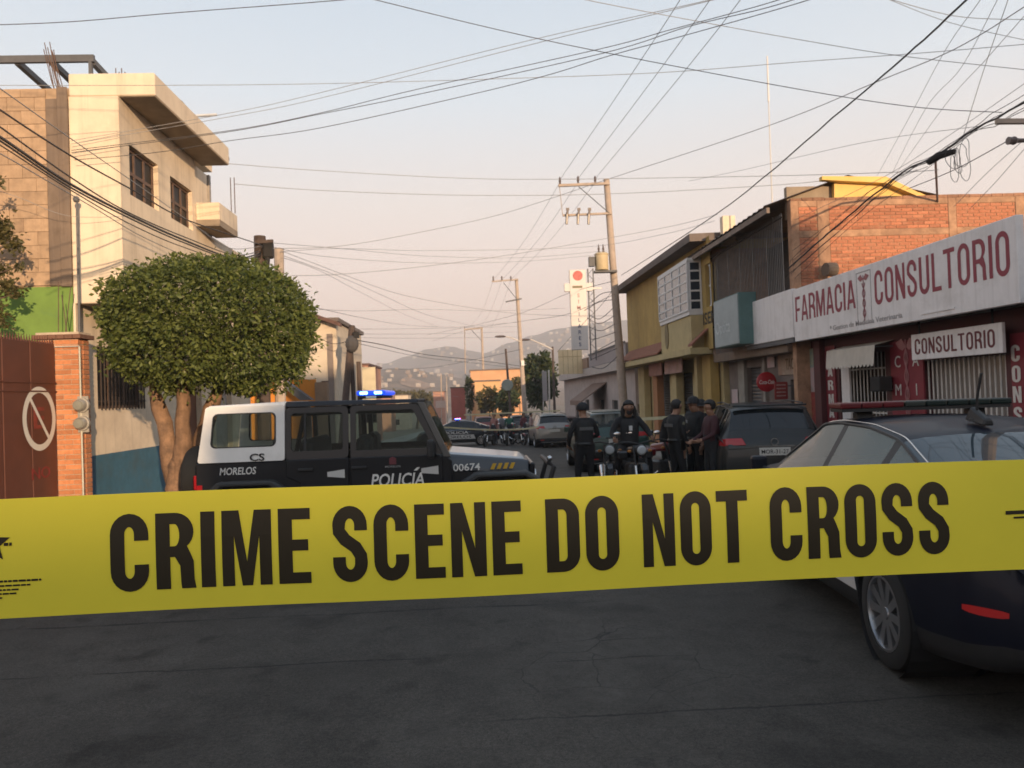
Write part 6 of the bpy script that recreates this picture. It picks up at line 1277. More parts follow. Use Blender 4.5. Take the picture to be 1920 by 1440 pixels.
# near police sedan on the right
cr_ = PZ(1640, 1250, 0.0); hd = R(-5.0)     # nose swung a little to the right of the street line
loc = Vector((cr_[0]+.88+.20, cr_[1]+1.33-.08, -.01))
t = thing('police_sedan', 'dark navy police sedan with a roof light bar, parked at the right behind the tape', 'car', loc, hd)
make_sedan(t, m_navy, glass_mat('car_side_glass', (.15, .185, .175), .05, trans=.35), glass_mat('car_rear_glass', (.03, .045, .055), .03))  # paler green side glass: sky reflection and see-through brightness put into its colour
for s in (-1,):
    for (y0_, y1_) in ((-.92, -.10), (-.04, .98)): side_band(t, y0_, y1_, .36, .54, m_stripe, 'door_stripe'); side_band(t, y0_, y1_, .545, .575, m_ystripe, 'door_stripe_yellow')
light_bar(t, 1.495, .02, .64, depth=.13)
B().lathe([(.05, 0), (.045, .02), (.012, .03), (.001, .03)], (.0, -.78, 1.43), 'z', 12).obj('antenna_base', m_blackp, t, world=False); B().tube([(0, -.78, 1.45), (.0, -.80, 1.60), (.01, -.84, 1.75)], .009, 6).obj('antenna_whip', m_blackp, t, world=False)
B().hexa([(-.04, -.92, 1.405), (.04, -.92, 1.405), (.025, -.92, 1.45), (-.025, -.92, 1.45)], [(-.04, -.70, 1.44), (.04, -.70, 1.44), (.02, -.74, 1.53), (-.02, -.74, 1.53)]).obj('roof_camera', m_blackp, t, world=False, bevel=.01)
# far police sedan across the street
mg_r = mat('red_lamp_lit', (.4, .02, .02), .3, 0, emit=(1, .05, .08), estr=5); mg_b = mat('blue_lamp_lit', (.02, .05, .4), .3, 0, emit=(.05, .12, 1), estr=9)
fy = 45.; p = P(862, 800, fy); t = thing('police_sedan', 'distant police sedan standing across the street with red and blue lamps lit', 'car', (p[0]-.1, fy, gz(fy)), R(90)); make_sedan(t, m_navy, m_carglass, m_carglass)
light_bar(t, 1.50, .0, .62, lit=[mg_b, mg_b, mg_b, mg_b, mg_r, mg_r, mg_r, mg_r], depth=.16)
B().prism([(-1.0, .42), (1.15, .42), (1.0, .66), (-.9, .66)], -.945, -.939).obj('door_stripe', m_stripe, t, world=False)
flat_text(t, 'POLICIA', -.946, .75, .72, .16, m_white, UY, None, 1.35); flat_text(t, 'MORELOS', -.952, .85, .47, .15, m_blackp, UY, None, 1.6)
flat_text(t, '00531', -.93, 1.75, .72, .10, m_white, UY, None, .5)
# grey SUV seen from behind, silver one further, green one between
def make_suv(root, body_m, sg, rg):
    surf, ys, prof = loft_car(root, SUV, body_m, sg, rg)
    for wy in (-1.35, 1.35):
        for s in (-1, 1): wheel(root, (s*.81, wy, .355), s, .355, .23, .24, 5); B().lathe([(.405, s*.05), (.405, -s*.35), (.01, -s*.35)], (s*.85, wy, .36), 'x', 24).obj('wheel_well', m_blackp, root, world=False)
    trim_lines(root, prof, ys, 15, -1.95, 1.0, .009, m_chrome); trim_lines(root, prof, ys, 18, -1.8, .9, .012, m_blackp)
    B().box(-.72, .72, -2.31, -2.20, .36, .52).obj('rear_bumper', m_blackp, root, world=False, bevel=.03)
    B().box(-.70, .70, -2.305, -2.25, .30, .345).obj('bumper_chrome_strip', m_chrome, root, world=False, bevel=.01)
    for s in (-1, 1):
        B().hexa([(s*.46, -2.29, 1.0), (s*.80, -2.235, .99), (s*.80, -2.20, 1.11), (s*.52, -2.24, 1.115)], [(s*.46, -2.1, 1.0), (s*.80, -2.0, .99), (s*.80, -2.0, 1.11), (s*.52, -2.1, 1.115)]).obj('tail_light', m_tail, root, world=False, bevel=.008)
        q = B()
        for y in (-2.215, -2.16, -2.08, -2.0, -1.93):
            for z in (.985, 1.045, 1.10): q.v.append((s*(half_w(prof, ys, y, z)+.008), y, z))
        q.f = [(3*i+k, 3*i+3+k, 3*i+4+k, 3*i+1+k) for i in range(4) for k in (0, 1)]; q.obj('tail_light_side', m_tail, root, world=False)
        B().box(s*.98-.08, s*.98+.08, .82, .92, 1.02, 1.18).obj('wing_mirror', body_m, root, world=False, bevel=.03, seg=2)
        B().tube([(s*.9, .8, 1.02), (s*.96, .86, 1.06)], .02, 6).obj('mirror_stalk', m_blackp, root, world=False)
        B().tube([(s*.62, -1.6, 1.67), (s*.62, -.6, 1.705), (s*.62, .2, 1.68)], .014, 6).obj('roof_rail', m_blackp, root, world=False)
        B().box(s*.62-.08, s*.62+.08, -2.318, -2.30, .42, .46).obj('reflector', m_refl, root, world=False)
    B().box(-.62, .62, -1.93, -1.80, 1.635, 1.665).obj('roof_spoiler', body_m, root, world=False, bevel=.012)
    B().box(-.25, .25, -2.292, -2.265, .82, .95).obj('number_plate', m_plate, root, world=False); B().lathe([(.05, 0), (.065, 0), (.065, -.02), (.05, -.02), (.05, 0)], (0, -2.262, 1.045), 'y', 18).obj('round_badge', m_chrome, root, world=False)
    B().box(-.32, .32, -2.285, -2.25, .965, .985).obj('tailgate_strip', m_chrome, root, world=False)
    sm = mat('car_seat_cloth', (.03, .03, .032), .9, .15, 8)
    for s in (-1, 1): B().box(s*.36-.22, s*.36+.22, -.1, .05, .55, 1.35).obj('front_seat', sm, root, world=False, bevel=.05)
    B().box(-.58, .58, -1.1, -.97, .55, 1.3).obj('rear_seat', sm, root, world=False, bevel=.05)
fy = 15.0; p = P(1447, 800, 12.9); t = thing('grey_suv', 'dark grey SUV seen from behind, parked by the kerb left of the navy sedan', 'car', (p[0]+.42, fy, gz(fy)), R(-11)); make_suv(t, m_grey, m_clear, m_carglass)
flat_text(t, 'MOR-31-27', -.22, -2.295, .85, .07, m_blackp, X_, None, .44, .01)
fy = 39.5; p = P(1038, 800, 37); t = thing('silver_suv', 'silver SUV seen from behind in the middle distance beside the standing officer', 'car', (p[0], fy, gz(fy)), R(2)); make_suv(t, m_silver, m_carglass, m_carglass)
p = P(1160, 800, 20); t = thing('green_suv', 'dark green SUV partly hidden behind the motorcyclist', 'car', (p[0], 22.4, gz(22.4)), R(0)); make_suv(t, m_dgreen, m_clear, m_clear)

# vehicles crowded further down the street
for i, (px_, Y, kind, rz_, m_, lab) in enumerate(((905, 64, 'suv', 4, mat('dull_red_car_paint', (.16, .03, .03), .4, .05, 3, coat=.3), 'small dull red car in the distance behind the motorcycles'), (945, 72, 'sedan', -2, mat('white_car_paint', (.45, .44, .42), .4, .05, 3, coat=.3), 'distant white car facing away behind the parked motorcycles'), (972, 58, 'suv', 3, mat('black_car_paint', (.015, .015, .016), .4, .05, 3, coat=.3), 'distant black SUV just left of the silver one'), (870, 84, 'sedan', 2, m_grey, 'far grey car beyond the distant police sedan'), (1062, 52, 'sedan', 1, mat('maroon_car_paint', (.06, .018, .018), .4, .05, 3, coat=.3), 'dark maroon car parked behind the silver SUV'))):
    p = P(px_, 790, Y); t = thing('distant_car', lab, 'car', (p[0], Y, gz(Y)), R(rz_)); (make_suv if kind == 'suv' else make_sedan)(t, m_, m_carglass, m_carglass)
# ---------------------------------------------------------------- police jeep, side-on; local axes: +y forward, x right; its right flank faces the viewpoint
m_jblack = mat('jeep_black_paint', (.009, .0095, .012), .4, .06, 3, coat=.3, spec=.35); m_jwhite = mat('jeep_white_paint', (.78, .76, .72), .4, .05, 3, coat=.4, dirt=(.45, .42, .38), dirt_amt=.4, dirt_scale=2)
m_flare = mat('flare_plastic', (.035, .036, .036), .65, .12, 10); m_jglass = glass_mat('jeep_glass', (.03, .035, .035), .03, trans=.88); m_jroof = mat('jeep_roof_black', (.014, .016, .022), .6, .08, 3)
JY = 9.0; xr = P(465, 900, JY)[0]; xf = P(945, 900, JY)[0]; WB = xf-xr
j = thing('police_jeep', 'black and white police jeep with a blue light bar, standing across the street', 'car', ((xr+xf)/2-.03, JY+.93, gz(9.9)-.0), R(-90))
W2 = .80; R0, F0 = -WB/2, WB/2     # rear and front axle
# local: y forward (world +x), x right (world -y): flank facing viewpoint is +x
def jside(pts, a, c, name, m, bevel=0, par=None): return B().prism(pts, a, c, 'x').obj(name, m, par or j, world=False, bevel=bevel)
def arch(yc, r, z0_, n=12): return [(yc+r*math.cos(math.pi*k/n), z0_+r*.92*math.sin(math.pi*k/n)) for k in range(n, -1, -1)]
zs, zbelt = .46, 1.17; rearY, cowl, gril = R0-.60, F0-.62, F0+.36
# tub side outline with rear arch, from rear to cowl
tub = [(rearY, .50), (R0-.47, .50)] + arch(R0, .46, .50)[1:-1] + [(R0+.47, .50), (R0+.52, zs), (cowl+.05, zs), (cowl+.05, 1.10), (cowl-.02, zbelt-.01), (rearY, zbelt)]
for s, nm in ((1, 'body_side'), (-1, 'body_side')): jside(tub, s*W2, s*(W2-.05), nm, m_jblack, .012)
B().box(-W2+.051, W2-.051, rearY, rearY+.05, .5, zbelt).obj('tailgate', m_jblack, j, world=False, bevel=.01)
B().box(-W2+.052, W2-.052, rearY+.051, cowl, .46, .52).obj('floor_pan', m_blackp, j, world=False)
# hood and front wings
hz0, hz1 = 1.155, 1.06
B().hexa([(-.72, cowl-.02, .98), (.72, cowl-.02, .98), (.66, cowl-.02, hz0+.01), (-.66, cowl-.02, hz0+.01)], [(-.62, gril, .86), (.62, gril, .86), (.55, gril, hz1-.01), (-.55, gril, hz1-.01)]).obj('hood', mat('hood_slate_paint', (.028, .034, .045), .4, .06, 3, coat=.3), j, world=False, bevel=.05, seg=3)
B().hexa([(-.62, cowl-.01, hz0+.006), (.62, cowl-.01, hz0+.006), (.56, cowl-.01, hz0+.03), (-.56, cowl-.01, hz0+.03)], [(-.50, gril-.06, hz1-.004), (.50, gril-.06, hz1-.004), (.46, gril-.06, hz1+.018), (-.46, gril-.06, hz1+.018)]).obj('hood_panel', mat('hood_pale_decal', (.42, .43, .44), .35, .05, 4, coat=.5), j, world=False, bevel=.01)
B().hexa([(-.72, cowl-.02, .52), (.72, cowl-.02, .52), (.72, cowl-.02, .979), (-.72, cowl-.02, .979)], [(-.60, gril, .52), (.60, gril, .52), (.62, gril, .859), (-.62, gril, .859)]).obj('engine_bay', m_jblack, j, world=False)
B().box(-.60, .60, gril+.002, gril+.06, .56, 1.02).obj('grille', m_jblack, j, world=False, bevel=.02)
for k in range(7): x = -.24+k*.08; B().box(x-.022, x+.022, gril+.061, gril+.066, .66, .95).obj('grille_slot', m_rimd, j, world=False)
for s in (-1, 1):
    B().lathe([(.001, .03), (.085, .02), (.09, 0)], (s*.43, gril+.06, .84), 'y', 18).obj('headlight', m_chrome, j, world=False)
    # flat-topped flares
    fo = [(F0-.56, .66), (F0-.48, .84), (F0-.30, .945), (F0+.30, .945), (F0+.46, .86), (F0+.52, .72)]; fi = [(F0+.46, .70), (F0+.40, .82), (F0+.27, .885), (F0-.26, .885), (F0-.41, .80), (F0-.48, .66)]
    jside(fo+fi, s*.63, s*.93, 'front_flare', m_flare, .02)
    ro = [(R0-.56, .58), (R0-.50, .80), (R0-.33, .955), (R0+.30, .955), (R0+.48, .83), (R0+.60, .58)]; ri = [(R0+.51, .58), (R0+.41, .79), (R0+.25, .895), (R0-.28, .895), (R0-.42, .77), (R0-.48, .58)]
    jside(ro+ri, s*(W2-.02), s*.93, 'rear_flare', m_flare, .02)
    B().hexa([(s*.60, cowl+.3, .90), (s*.73, cowl, .90), (s*.72, cowl, 1.0), (s*.60, cowl+.3, 1.0)], [(s*.55, cowl+.31, .90), (s*.6, cowl+.01, .90), (s*.6, cowl+.01, 1.0), (s*.55, cowl+.31, 1.0)]).obj('wing_side', m_jblack, j, world=False)
    for wy in (R0, F0): wheel(j, (s*.80, wy, .385), s, .385, .25, .225, 5)
    for wy in (R0, F0): B().lathe([(.45, s*.0), (.45, -s*.3), (.01, -s*.3)], (s*(.80-.02), wy, .50), 'x', 20).obj('wheel_well', m_blackp, j, world=False)
B().box(-.80, .80, gril+.10, gril+.26, .50, .68).obj('front_bumper', m_blackp, j, world=False, bevel=.03); B().box(-.70, .70, rearY-.14, rearY-.001, .50, .64).obj('rear_bumper', m_blackp, j, world=False, bevel=.03)
for s in (-1, 1): B().tube([(s*.5, gril+.22, .68), (s*.5, gril+.30, .95), (s*.5, gril+.24, 1.0), (-s*.01, gril+.24, 1.0)], .03, 8).obj('bull_bar', m_blackp, j, world=False)
B().ball((.5, gril+.25, 1.05), .035, 10, 7).obj('bar_end_cap', m_chrome, j, world=False)
# doors: proud panels with gaps
d_r0, d_r1, d_f1 = R0+.655, R0+1.17, cowl-.06
zsill = .50
for s in (1, -1):
    rd = [(R0+.58, zsill+.06), (d_r1-.01, zsill), (d_r1-.01, zbelt+.005), (d_r0-.22, zbelt+.005), (d_r0-.22, .98), (d_r0-.06, .90)]
    o = jside(rd, s*(W2+.001), s*(W2+.022), 'rear_door', m_jblack, .008)
    fd = [(d_r1+.01, zsill), (d_f1, zsill), (d_f1, zbelt-.02), (d_f1-.03, zbelt+.005), (d_r1+.01, zbelt+.005)]
    o2 = jside(fd, s*(W2+.001), s*(W2+.022), 'front_door', m_jblack, .008)
    for (y, oo) in ((d_r0+.02, o), (d_r1+.12, o2)): B().box(s*(W2+.04)-.014, s*(W2+.04)+.014, y-.10, y+.08, 1.04, 1.075).obj('handle', m_blackp, oo, world=False, bevel=.008)
    # white wedge hinges decals
    for y in (d_r1-.06, d_f1-.05):
        B().prism([(y-.20, .965), (y, .945), (y, 1.045), (y-.20, 1.02)], s*(W2+.0225), s*(W2+.0245), 'x').obj('hinge_decal', m_stripe, j, world=False)
    # lower white/yellow stripes
    for (a, c) in ((R0+.62, d_r1-.02), (d_r1+.02, d_f1-.01)):
        B().prism([(a, zsill+.03), (c, zsill+.03), (c, .775), (a-.0, .775)], s*(W2+.0226), s*(W2+.0243), 'x').obj('white_stripe', m_stripe, j, world=False)
        B().prism([(a, .777), (c, .777), (c, .80), (a, .80)], s*(W2+.0227), s*(W2+.0245), 'x').obj('yellow_stripe', mat('tan_stripe', (.45, .30, .12), .5, .05, 4), j, world=False)
# greenhouse: window frames lean in slightly; hard top white behind, black in front
zt = 1.84; lean = .075
def slab(pts, s, th, name, m, par=None, off=0):   # polygon (y,z) on the leaning side plane
    f = lambda z: s*(W2+.004+off-lean*(z-zbelt)/(zt-zbelt)); b = B(); n = len(pts)
    b.v = [(f(z), y, z) for y, z in pts] + [(f(z)-s*th, y, z) for y, z in pts]
    b.f = [tuple(range(n)), tuple(range(2*n-1, n-1, -1))] + [(i, (i+1) % n, (i+1) % n+n, i+n) for i in range(n)]
    return b.obj(name, m, par or j, world=False)
def ring_slab(out, inn, s, th, name, m, off=0):
    f = lambda z: s*(W2+.004+off-lean*(z-zbelt)/(zt-zbelt)); b = B(); n = len(out)
    for P_ in (out, inn): b.v += [(f(z), y, z) for y, z in P_]
    for P_ in (out, inn): b.v += [(f(z)-s*th, y, z) for y, z in P_]
    for i in range(n):
        k = (i+1) % n; b.f += [(i, k, n+k, n+i), (2*n+i, 3*n+i, 3*n+k, 2*n+k), (i, 2*n+i, 2*n+k, k), (n+i, n+k, 3*n+k, 3*n+i)]
    return b.obj(name, m, j, world=False)
def rr(y0, y1, z0_, z1_, r, n=4, sk=0):   # rounded rectangle
    q = []
    for cx, cz, a in ((y1-r, z1_-r, 0), (y0+r, z1_-r, 90), (y0+r, z0_+r, 180), (y1-r, z0_+r, 270)):
        for k in range(n+1): t_ = R(a+90*k/n); q.append((cx+r*math.cos(t_)+sk*(cz-z0_), cz+r*math.sin(t_)))
    return q
yq = d_r0-.235
for s in (1, -1):
    out = rr(rearY+.02, yq, zbelt+.004, zt-.02, .03); out = [(y+(.09*(z-zbelt)/(zt-zbelt) if y < (rearY+yq)/2 else 0), z) for y, z in out]
    inn = rr(rearY+.15, yq-.10, zbelt+.17, zt-.10, .06); inn = [(y+(.05*(z-zbelt)/(zt-zbelt) if y < (rearY+yq)/2 else 0), z) for y, z in inn]
    ring_slab(out, inn, s, .04, 'rear_quarter_panel', m_jwhite)
    ou2 = [(y, z) for y, z in inn]; in2 = [((rearY+yq)/2+(y-(rearY+yq)/2)*.955, 1.53+(z-1.53)*.945) for y, z in inn]; ring_slab(ou2, in2, s, .03, 'window_seal', m_blackp, .003)
    slab(in2, s, .006, 'quarter_window', m_jglass, off=-.012)
    # rear door frame
    o3 = rr(yq+.012, d_r1-.012, zbelt+.008, zt-.06, .05); i3 = rr(yq+.075, d_r1-.075, zbelt+.10, zt-.125, .045); ring_slab(o3, i3, s, .03, 'rear_door_frame', m_jblack, .01); slab(i3, s, .006, 'rear_door_window', m_jglass, off=-.008)
    yy = yq+.075+.16; slab([(yy-.012, zbelt+.10), (yy+.012, zbelt+.10), (yy+.012, zt-.125), (yy-.012, zt-.125)], s, .02, 'window_divider', m_blackp, off=.0)
    fo = [(d_r1+.012, zbelt+.008), (d_f1+.0, zbelt+.008), (d_f1-.045, zbelt+.10), (d_f1-.27, zt-.075), (d_f1-.31, zt-.06), (d_r1+.04, zt-.06), (d_r1+.012, zt-.09)]
    fi_ = [(d_r1+.075, zbelt+.085), (d_f1-.10, zbelt+.085), (d_f1-.115, zbelt+.12), (d_f1-.33, zt-.14), (d_f1-.345, zt-.125), (d_r1+.10, zt-.125), (d_r1+.075, zt-.15)]
    ring_slab(fo, fi_, s, .03, 'front_door_frame', m_jblack, .01); slab(fi_, s, .006, 'front_door_window', m_jglass, off=-.008)
    # windscreen pillar
    f = lambda z: s*(W2+.0-lean*(z-zbelt)/(zt-zbelt)); b = B()
    b.hexa([(f(zbelt), d_f1+.015, zbelt-.03), (f(zbelt), d_f1+.10, zbelt-.03), (f(zt), d_f1-.20, zt-.045), (f(zt), d_f1-.285, zt-.045)], [(f(zbelt)-s*.06, d_f1+.015, zbelt-.03), (f(zbelt)-s*.06, d_f1+.10, zbelt-.03), (f(zt)-s*.06, d_f1-.20, zt-.045), (f(zt)-s*.06, d_f1-.285, zt-.045)]); b.obj('windscreen_pillar', mat('pillar_grey', (.10, .09, .08), .5, .15, 8), j, world=False, bevel=.008)
    m1 = B().box(s*(W2+.18)-.10, s*(W2+.18)+.10, d_f1-.16, d_f1-.08, 1.15, 1.36).obj('wing_mirror', m_blackp, j, world=False, bevel=.03, seg=2); B().tube([(s*(W2+.02), d_f1-.08, 1.17), (s*(W2+.12), d_f1-.11, 1.2)], .02, 6).obj('mirror_stalk', m_blackp, m1, world=False)
# b-pillars/gaps behind doors, roof panels
B().hexa([(-W2+.09, d_f1-.27, zt-.05), (W2-.09, d_f1-.27, zt-.05), (W2-.12, d_f1-.27, zt-.005), (-W2+.12, d_f1-.27, zt-.005)], [(-W2+.09, yq+.001, zt-.05), (W2-.09, yq+.001, zt-.05), (W2-.12, yq+.001, zt+.015), (-W2+.12, yq+.001, zt+.015)]).obj('front_roof', m_jroof, j, world=False, bevel=.02, seg=2)
B().hexa([(-W2+.09, yq, zt-.045), (W2-.09, yq, zt-.045), (W2-.12, yq, zt+.018), (-W2+.12, yq, zt+.018)], [(-W2+.09, rearY+.11, zt-.045), (W2-.09, rearY+.11, zt-.045), (W2-.12, rearY+.13, zt-.005), (-W2+.12, rearY+.13, zt-.005)]).obj('rear_roof', m_jwhite, j, world=False, bevel=.02, seg=2)
B().hexa([(-W2+.07, d_f1+.09, zbelt-.01), (W2-.07, d_f1+.09, zbelt-.01), (W2-.14, d_f1-.20, zt-.06), (-W2+.14, d_f1-.20, zt-.06)], [(-W2+.07, d_f1+.085, zbelt-.01), (W2-.07, d_f1+.085, zbelt-.01), (W2-.14, d_f1-.205, zt-.06), (-W2+.14, d_f1-.205, zt-.06)]).obj('windscreen', m_jglass, j, world=False)
B().hexa([(-W2+.12, rearY+.02, zbelt), (W2-.12, rearY+.02, zbelt), (W2-.16, rearY+.10, zt-.05), (-W2+.16, rearY+.10, zt-.05)], [(-W2+.12, rearY+.03, zbelt), (W2-.12, rearY+.03, zbelt), (W2-.16, rearY+.11, zt-.05), (-W2+.16, rearY+.11, zt-.05)]).obj('rear_window', m_jglass, j, world=False)
# spare wheel, tail light, cabin
B().lathe([(.10, .0), (.36, .0), (.385, -.05), (.385, -.20), (.35, -.25), (.20, -.26), (.12, -.2), (.001, -.2)], (.12, rearY-.05, .96), 'y', 30).obj('spare_wheel', m_tyre, j, world=False, smooth=40)
for s in (-1, 1): B().box(s*.70-.05, s*.70+.05, rearY-.05, rearY-.001, .86, 1.03).obj('tail_light', m_tail, j, world=False, bevel=.01); B().box(s*(W2+.001), s*(W2+.012), rearY+.01, rearY+.07, .83, .92).obj('side_reflector', m_tail, j, world=False)
sm = _M['car_seat_cloth']
for x in (-.38, .38): B().box(x-.24, x+.24, d_r1+.05, d_r1+.20, .7, 1.42).obj('front_seat', sm, j, world=False, bevel=.05)
B().box(-.65, .65, R0+.55, R0+.70, .7, 1.40).obj('rear_seat', sm, j, world=False, bevel=.05); B().box(-.7, .7, cowl-.30, cowl-.06, .95, 1.16).obj('dashboard', sm, j, world=False, bevel=.03)
for x in (-.62, .62): B().tube([(x, R0+.1, .6), (x, R0+.35, 1.70), (x, d_r1, 1.72), (x*.98, d_f1-.25, 1.70)], .035, 7).obj('roll_bar', m_blackp, j, world=False)
# lettering and marks on the flank that faces the viewpoint (+x); it reads towards the front
M_ = lambda y, z, off=.0255: (W2+off, y, z)
flat_text(j, 'CS', *M_(yq-.40, 1.182, .008), .085, m_blackp, Y_, None, .17, .03)
flat_text(j, 'MORELOS', *M_(R0-.33, 1.03, .002), .085, m_white, Y_, None, .42, .02, .18)
flat_text(j, 'POLICIA', *M_(d_r1+.24, .83), .15, m_white, Y_, None, .62, .02, .2); B().prism([(d_r1+.74, .998), (d_r1+.78, .998), (d_r1+.815, 1.035), (d_r1+.78, 1.035)], W2+.0255, W2+.0265, 'x').obj('accent_mark', m_white, j, world=False)
flat_text(j, 'MORELOS', *M_(d_r1+.10, .64, .0260), .13, m_blackp, Y_, None, .78, .025, .15)
flat_text(j, '00674', +.745, cowl+.06, .965, .085, m_white, (-.10, 1, 0), None, .32, .02)
for k in range(4): y = cowl+.50+k*.075; x = .735-.1*(y-cowl-.16)-.008; B().prism([(y, .965), (y+.045, .965), (y+.075, 1.035), (y+.03, 1.035)], x, x+.004, 'x').obj('yellow_dash', m_ystripe, j, world=False)
B().prism([(d_r1+.46, 1.08), (d_r1+.54, 1.08), (d_r1+.54, 1.15), (d_r1+.50, 1.17), (d_r1+.46, 1.15)], W2+.023, W2+.0245, 'x').obj('door_crest', mat('dark_red_crest', (.14, .03, .04), .5, .2, 12), j, world=False); flat_text(j, 'MORELOS', *M_(d_r1+.41, 1.045), .022, mat('dim_white', (.3, .3, .3), .6, 0), Y_, None, .18, .01)
# blue light bar (lit)
mb1 = mat('blue_lens_lit', (.01, .03, .25), .25, 0, emit=(.02, .10, 1.0), estr=.85); mb2 = mat('blue_lamp_core', (.2, .4, 1), .3, 0, emit=(.22, .55, 1.0), estr=5.5)
ly = (P(706, 740, JY+.9)[0] - j.location.x)
bar = B().box(-.56, .56, ly-.14, ly+.14, zt+.02, zt+.055).obj('light_bar_base', m_blackp, j, world=False, bevel=.01)
B().box(-.58, .58, ly-.175, ly+.175, zt+.056, zt+.115).obj('light_bar_lens', mb1, bar, world=False, bevel=.03, seg=3)
for dy in (-.085, .085): B().box(.575, .592, ly+dy-.045, ly+dy+.05, zt+.068, zt+.104).obj('lamp', mb2, bar, world=False, bevel=.008)
B().box(.561, .566, ly-.06, ly+.06, zt+.025, zt+.048).obj('maker_plate', m_white, bar, world=False)
# ---------------------------------------------------------------- people
SKIN = mat('skin', (.30, .16, .10), .55, .1, 12); HAIR = mat('dark_hair', (.012, .010, .009), .7, .2, 30); UNI = mat('black_uniform', (.009, .009, .011), .85, .25, 9, bump=.2); BOOT = mat('black_boot', (.010, .010, .010), .45, .1, 10)
def person(name, label, loc, rz, J, mats, hair='hair', scale=1.0, group=None, face=True):
    """J overrides joints; figure faces local +y. One skin body; hair, cap and vest are children"""
    D = dict(pel=(0, 0, .95), spn=(0, .01, 1.13), chs=(0, 0, 1.33), nk=(0, .0, 1.49), hd0=(0, .025, 1.575), hd1=(0, .03, 1.645), hd2=(0, .012, 1.71),
        sL=(-.175, 0, 1.425), eL=(-.245, -.02, 1.15), wL=(-.26, .06, .92), pL=(-.26, .09, .845), sR=(.175, 0, 1.425), eR=(.245, -.02, 1.15), wR=(.26, .06, .92), pR=(.26, .09, .845),
        hL=(-.10, 0, .90), kL=(-.12, .03, .50), aL=(-.13, 0, .10), tL=(-.145, .13, .045), hR=(.10, 0, .90), kR=(.12, .03, .50), aR=(.13, 0, .10), tR=(.145, .13, .045))
    D.update(J); h0 = Vector(D['hd1'])
    rad = dict(pel=.16, spn=.155, chs=.185, nk=.058, hd0=.076, hd1=.096, hd2=.072, sL=.075, eL=.052, wL=.035, pL=.036, sR=.075, eR=.052, wR=.035, pR=.036, hL=.11, kL=.068, aL=.05, tL=.045, hR=.11, kR=.068, aR=.05, tR=.045)
    E_ = [('pel', 'spn', 2), ('spn', 'chs', 1), ('chs', 'nk', 1), ('nk', 'hd0', 0), ('hd0', 'hd1', 0), ('hd1', 'hd2', 0), ('chs', 'sL', 1), ('sL', 'eL', 1), ('eL', 'wL', 1), ('wL', 'pL', 0), ('chs', 'sR', 1), ('sR', 'eR', 1), ('eR', 'wR', 1), ('wR', 'pR', 0), ('pel', 'hL', 2), ('hL', 'kL', 2), ('kL', 'aL', 2), ('aL', 'tL', 3), ('pel', 'hR', 2), ('hR', 'kR', 2), ('kR', 'aR', 2), ('aR', 'tR', 3)]
    for s in 'LR':       # five fingers, unequal and curled, the thumb from the side of the palm
        p = Vector(D['p'+s]); w_ = Vector(D['w'+s]); d = (p-w_).normalized(); sg = -1 if s == 'L' else 1; across = Vector((0, 1, 0)); across = (across-d*across.dot(d)).normalized(); inn = d.cross(across)*-sg
        for k, (o, L_) in enumerate(((.030, .075), (.010, .085), (-.011, .078), (-.031, .06))):
            a = p + across*o + d*.025; b_ = a + d*L_*.5 + inn*.008; c_ = b_ + d*L_*.35 + inn*.03
            for nm, q, r_ in (('f%d0%s' % (k, s), a, .0105), ('f%d1%s' % (k, s), b_, .0095), ('f%d2%s' % (k, s), c_, .008)): D[nm] = tuple(q); rad[nm] = r_
            E_ += [('p'+s, 'f%d0%s' % (k, s), 0), ('f%d0%s' % (k, s), 'f%d1%s' % (k, s), 0), ('f%d1%s' % (k, s), 'f%d2%s' % (k, s), 0)]
        a = w_ + d*.03 + across*.04; b_ = a + d*.04 + across*.015 + inn*.015
        D['t0'+s] = tuple(a); D['t1'+s] = tuple(b_); rad['t0'+s] = .0125; rad['t1'+s] = .0105; E_ += [('w'+s, 't0'+s, 0), ('t0'+s, 't1'+s, 0)]
    if face:
        fw = Vector((0, 1, 0)); 
        if 'fw' in J: fw = Vector(J['fw']).normalized()
        sd = fw.cross(Vector((0, 0, 1)))
        for nm, q, r_ in (('nose', h0+fw*.098+Vector((0, 0, -.005)), .016), ('chin', Vector(D['hd0'])+fw*.062+Vector((0, 0, -.015)), .032), ('earL', h0-sd*.095, .014), ('earR', h0+sd*.095, .014)): D[nm] = tuple(q); rad[nm] = r_
        E_ += [('hd1', 'nose', 0), ('hd0', 'chin', 0), ('hd1', 'earL', 0), ('hd1', 'earR', 0)]
    D.pop('fw', None); names = list(D); ix = {k: i for i, k in enumerate(names)}
    me = bpy.data.meshes.new('p'); me.from_pydata([Vector(D[k])*scale for k in names], [(ix[a], ix[c]) for a, c, _ in E_], [])
    ob = bpy.data.objects.new('p', me); COL.objects.link(ob); ob.modifiers.new('s', 'SKIN').use_smooth_shade = True
    for k in names: sv = me.skin_vertices[0].data[ix[k]]; sv.radius = (rad[k]*scale, rad[k]*scale); sv.use_root = (k == 'pel')
    md = ob.modifiers.new('d', 'SUBSURF'); md.levels = 1; md.render_levels = 1
    bm_ = bpy.data.meshes.new_from_object(ob.evaluated_get(bpy.context.evaluated_depsgraph_get())); bpy.data.objects.remove(ob)
    root = thing(name, label, 'person', loc, rz, group)
    for m in mats: bm_.materials.append(m)
    segs = [(Vector(D[a])*scale, Vector(D[c])*scale, k) for a, c, k in E_]
    for f in bm_.polygons:
        best = 9
        for a, c, k in segs:
            v = c-a; t_ = max(0, min(1, (f.center-a).dot(v)/max(v.length_squared, 1e-9))); d_ = (f.center-a-v*t_).length
            if d_ < best: best = d_; f.material_index = k
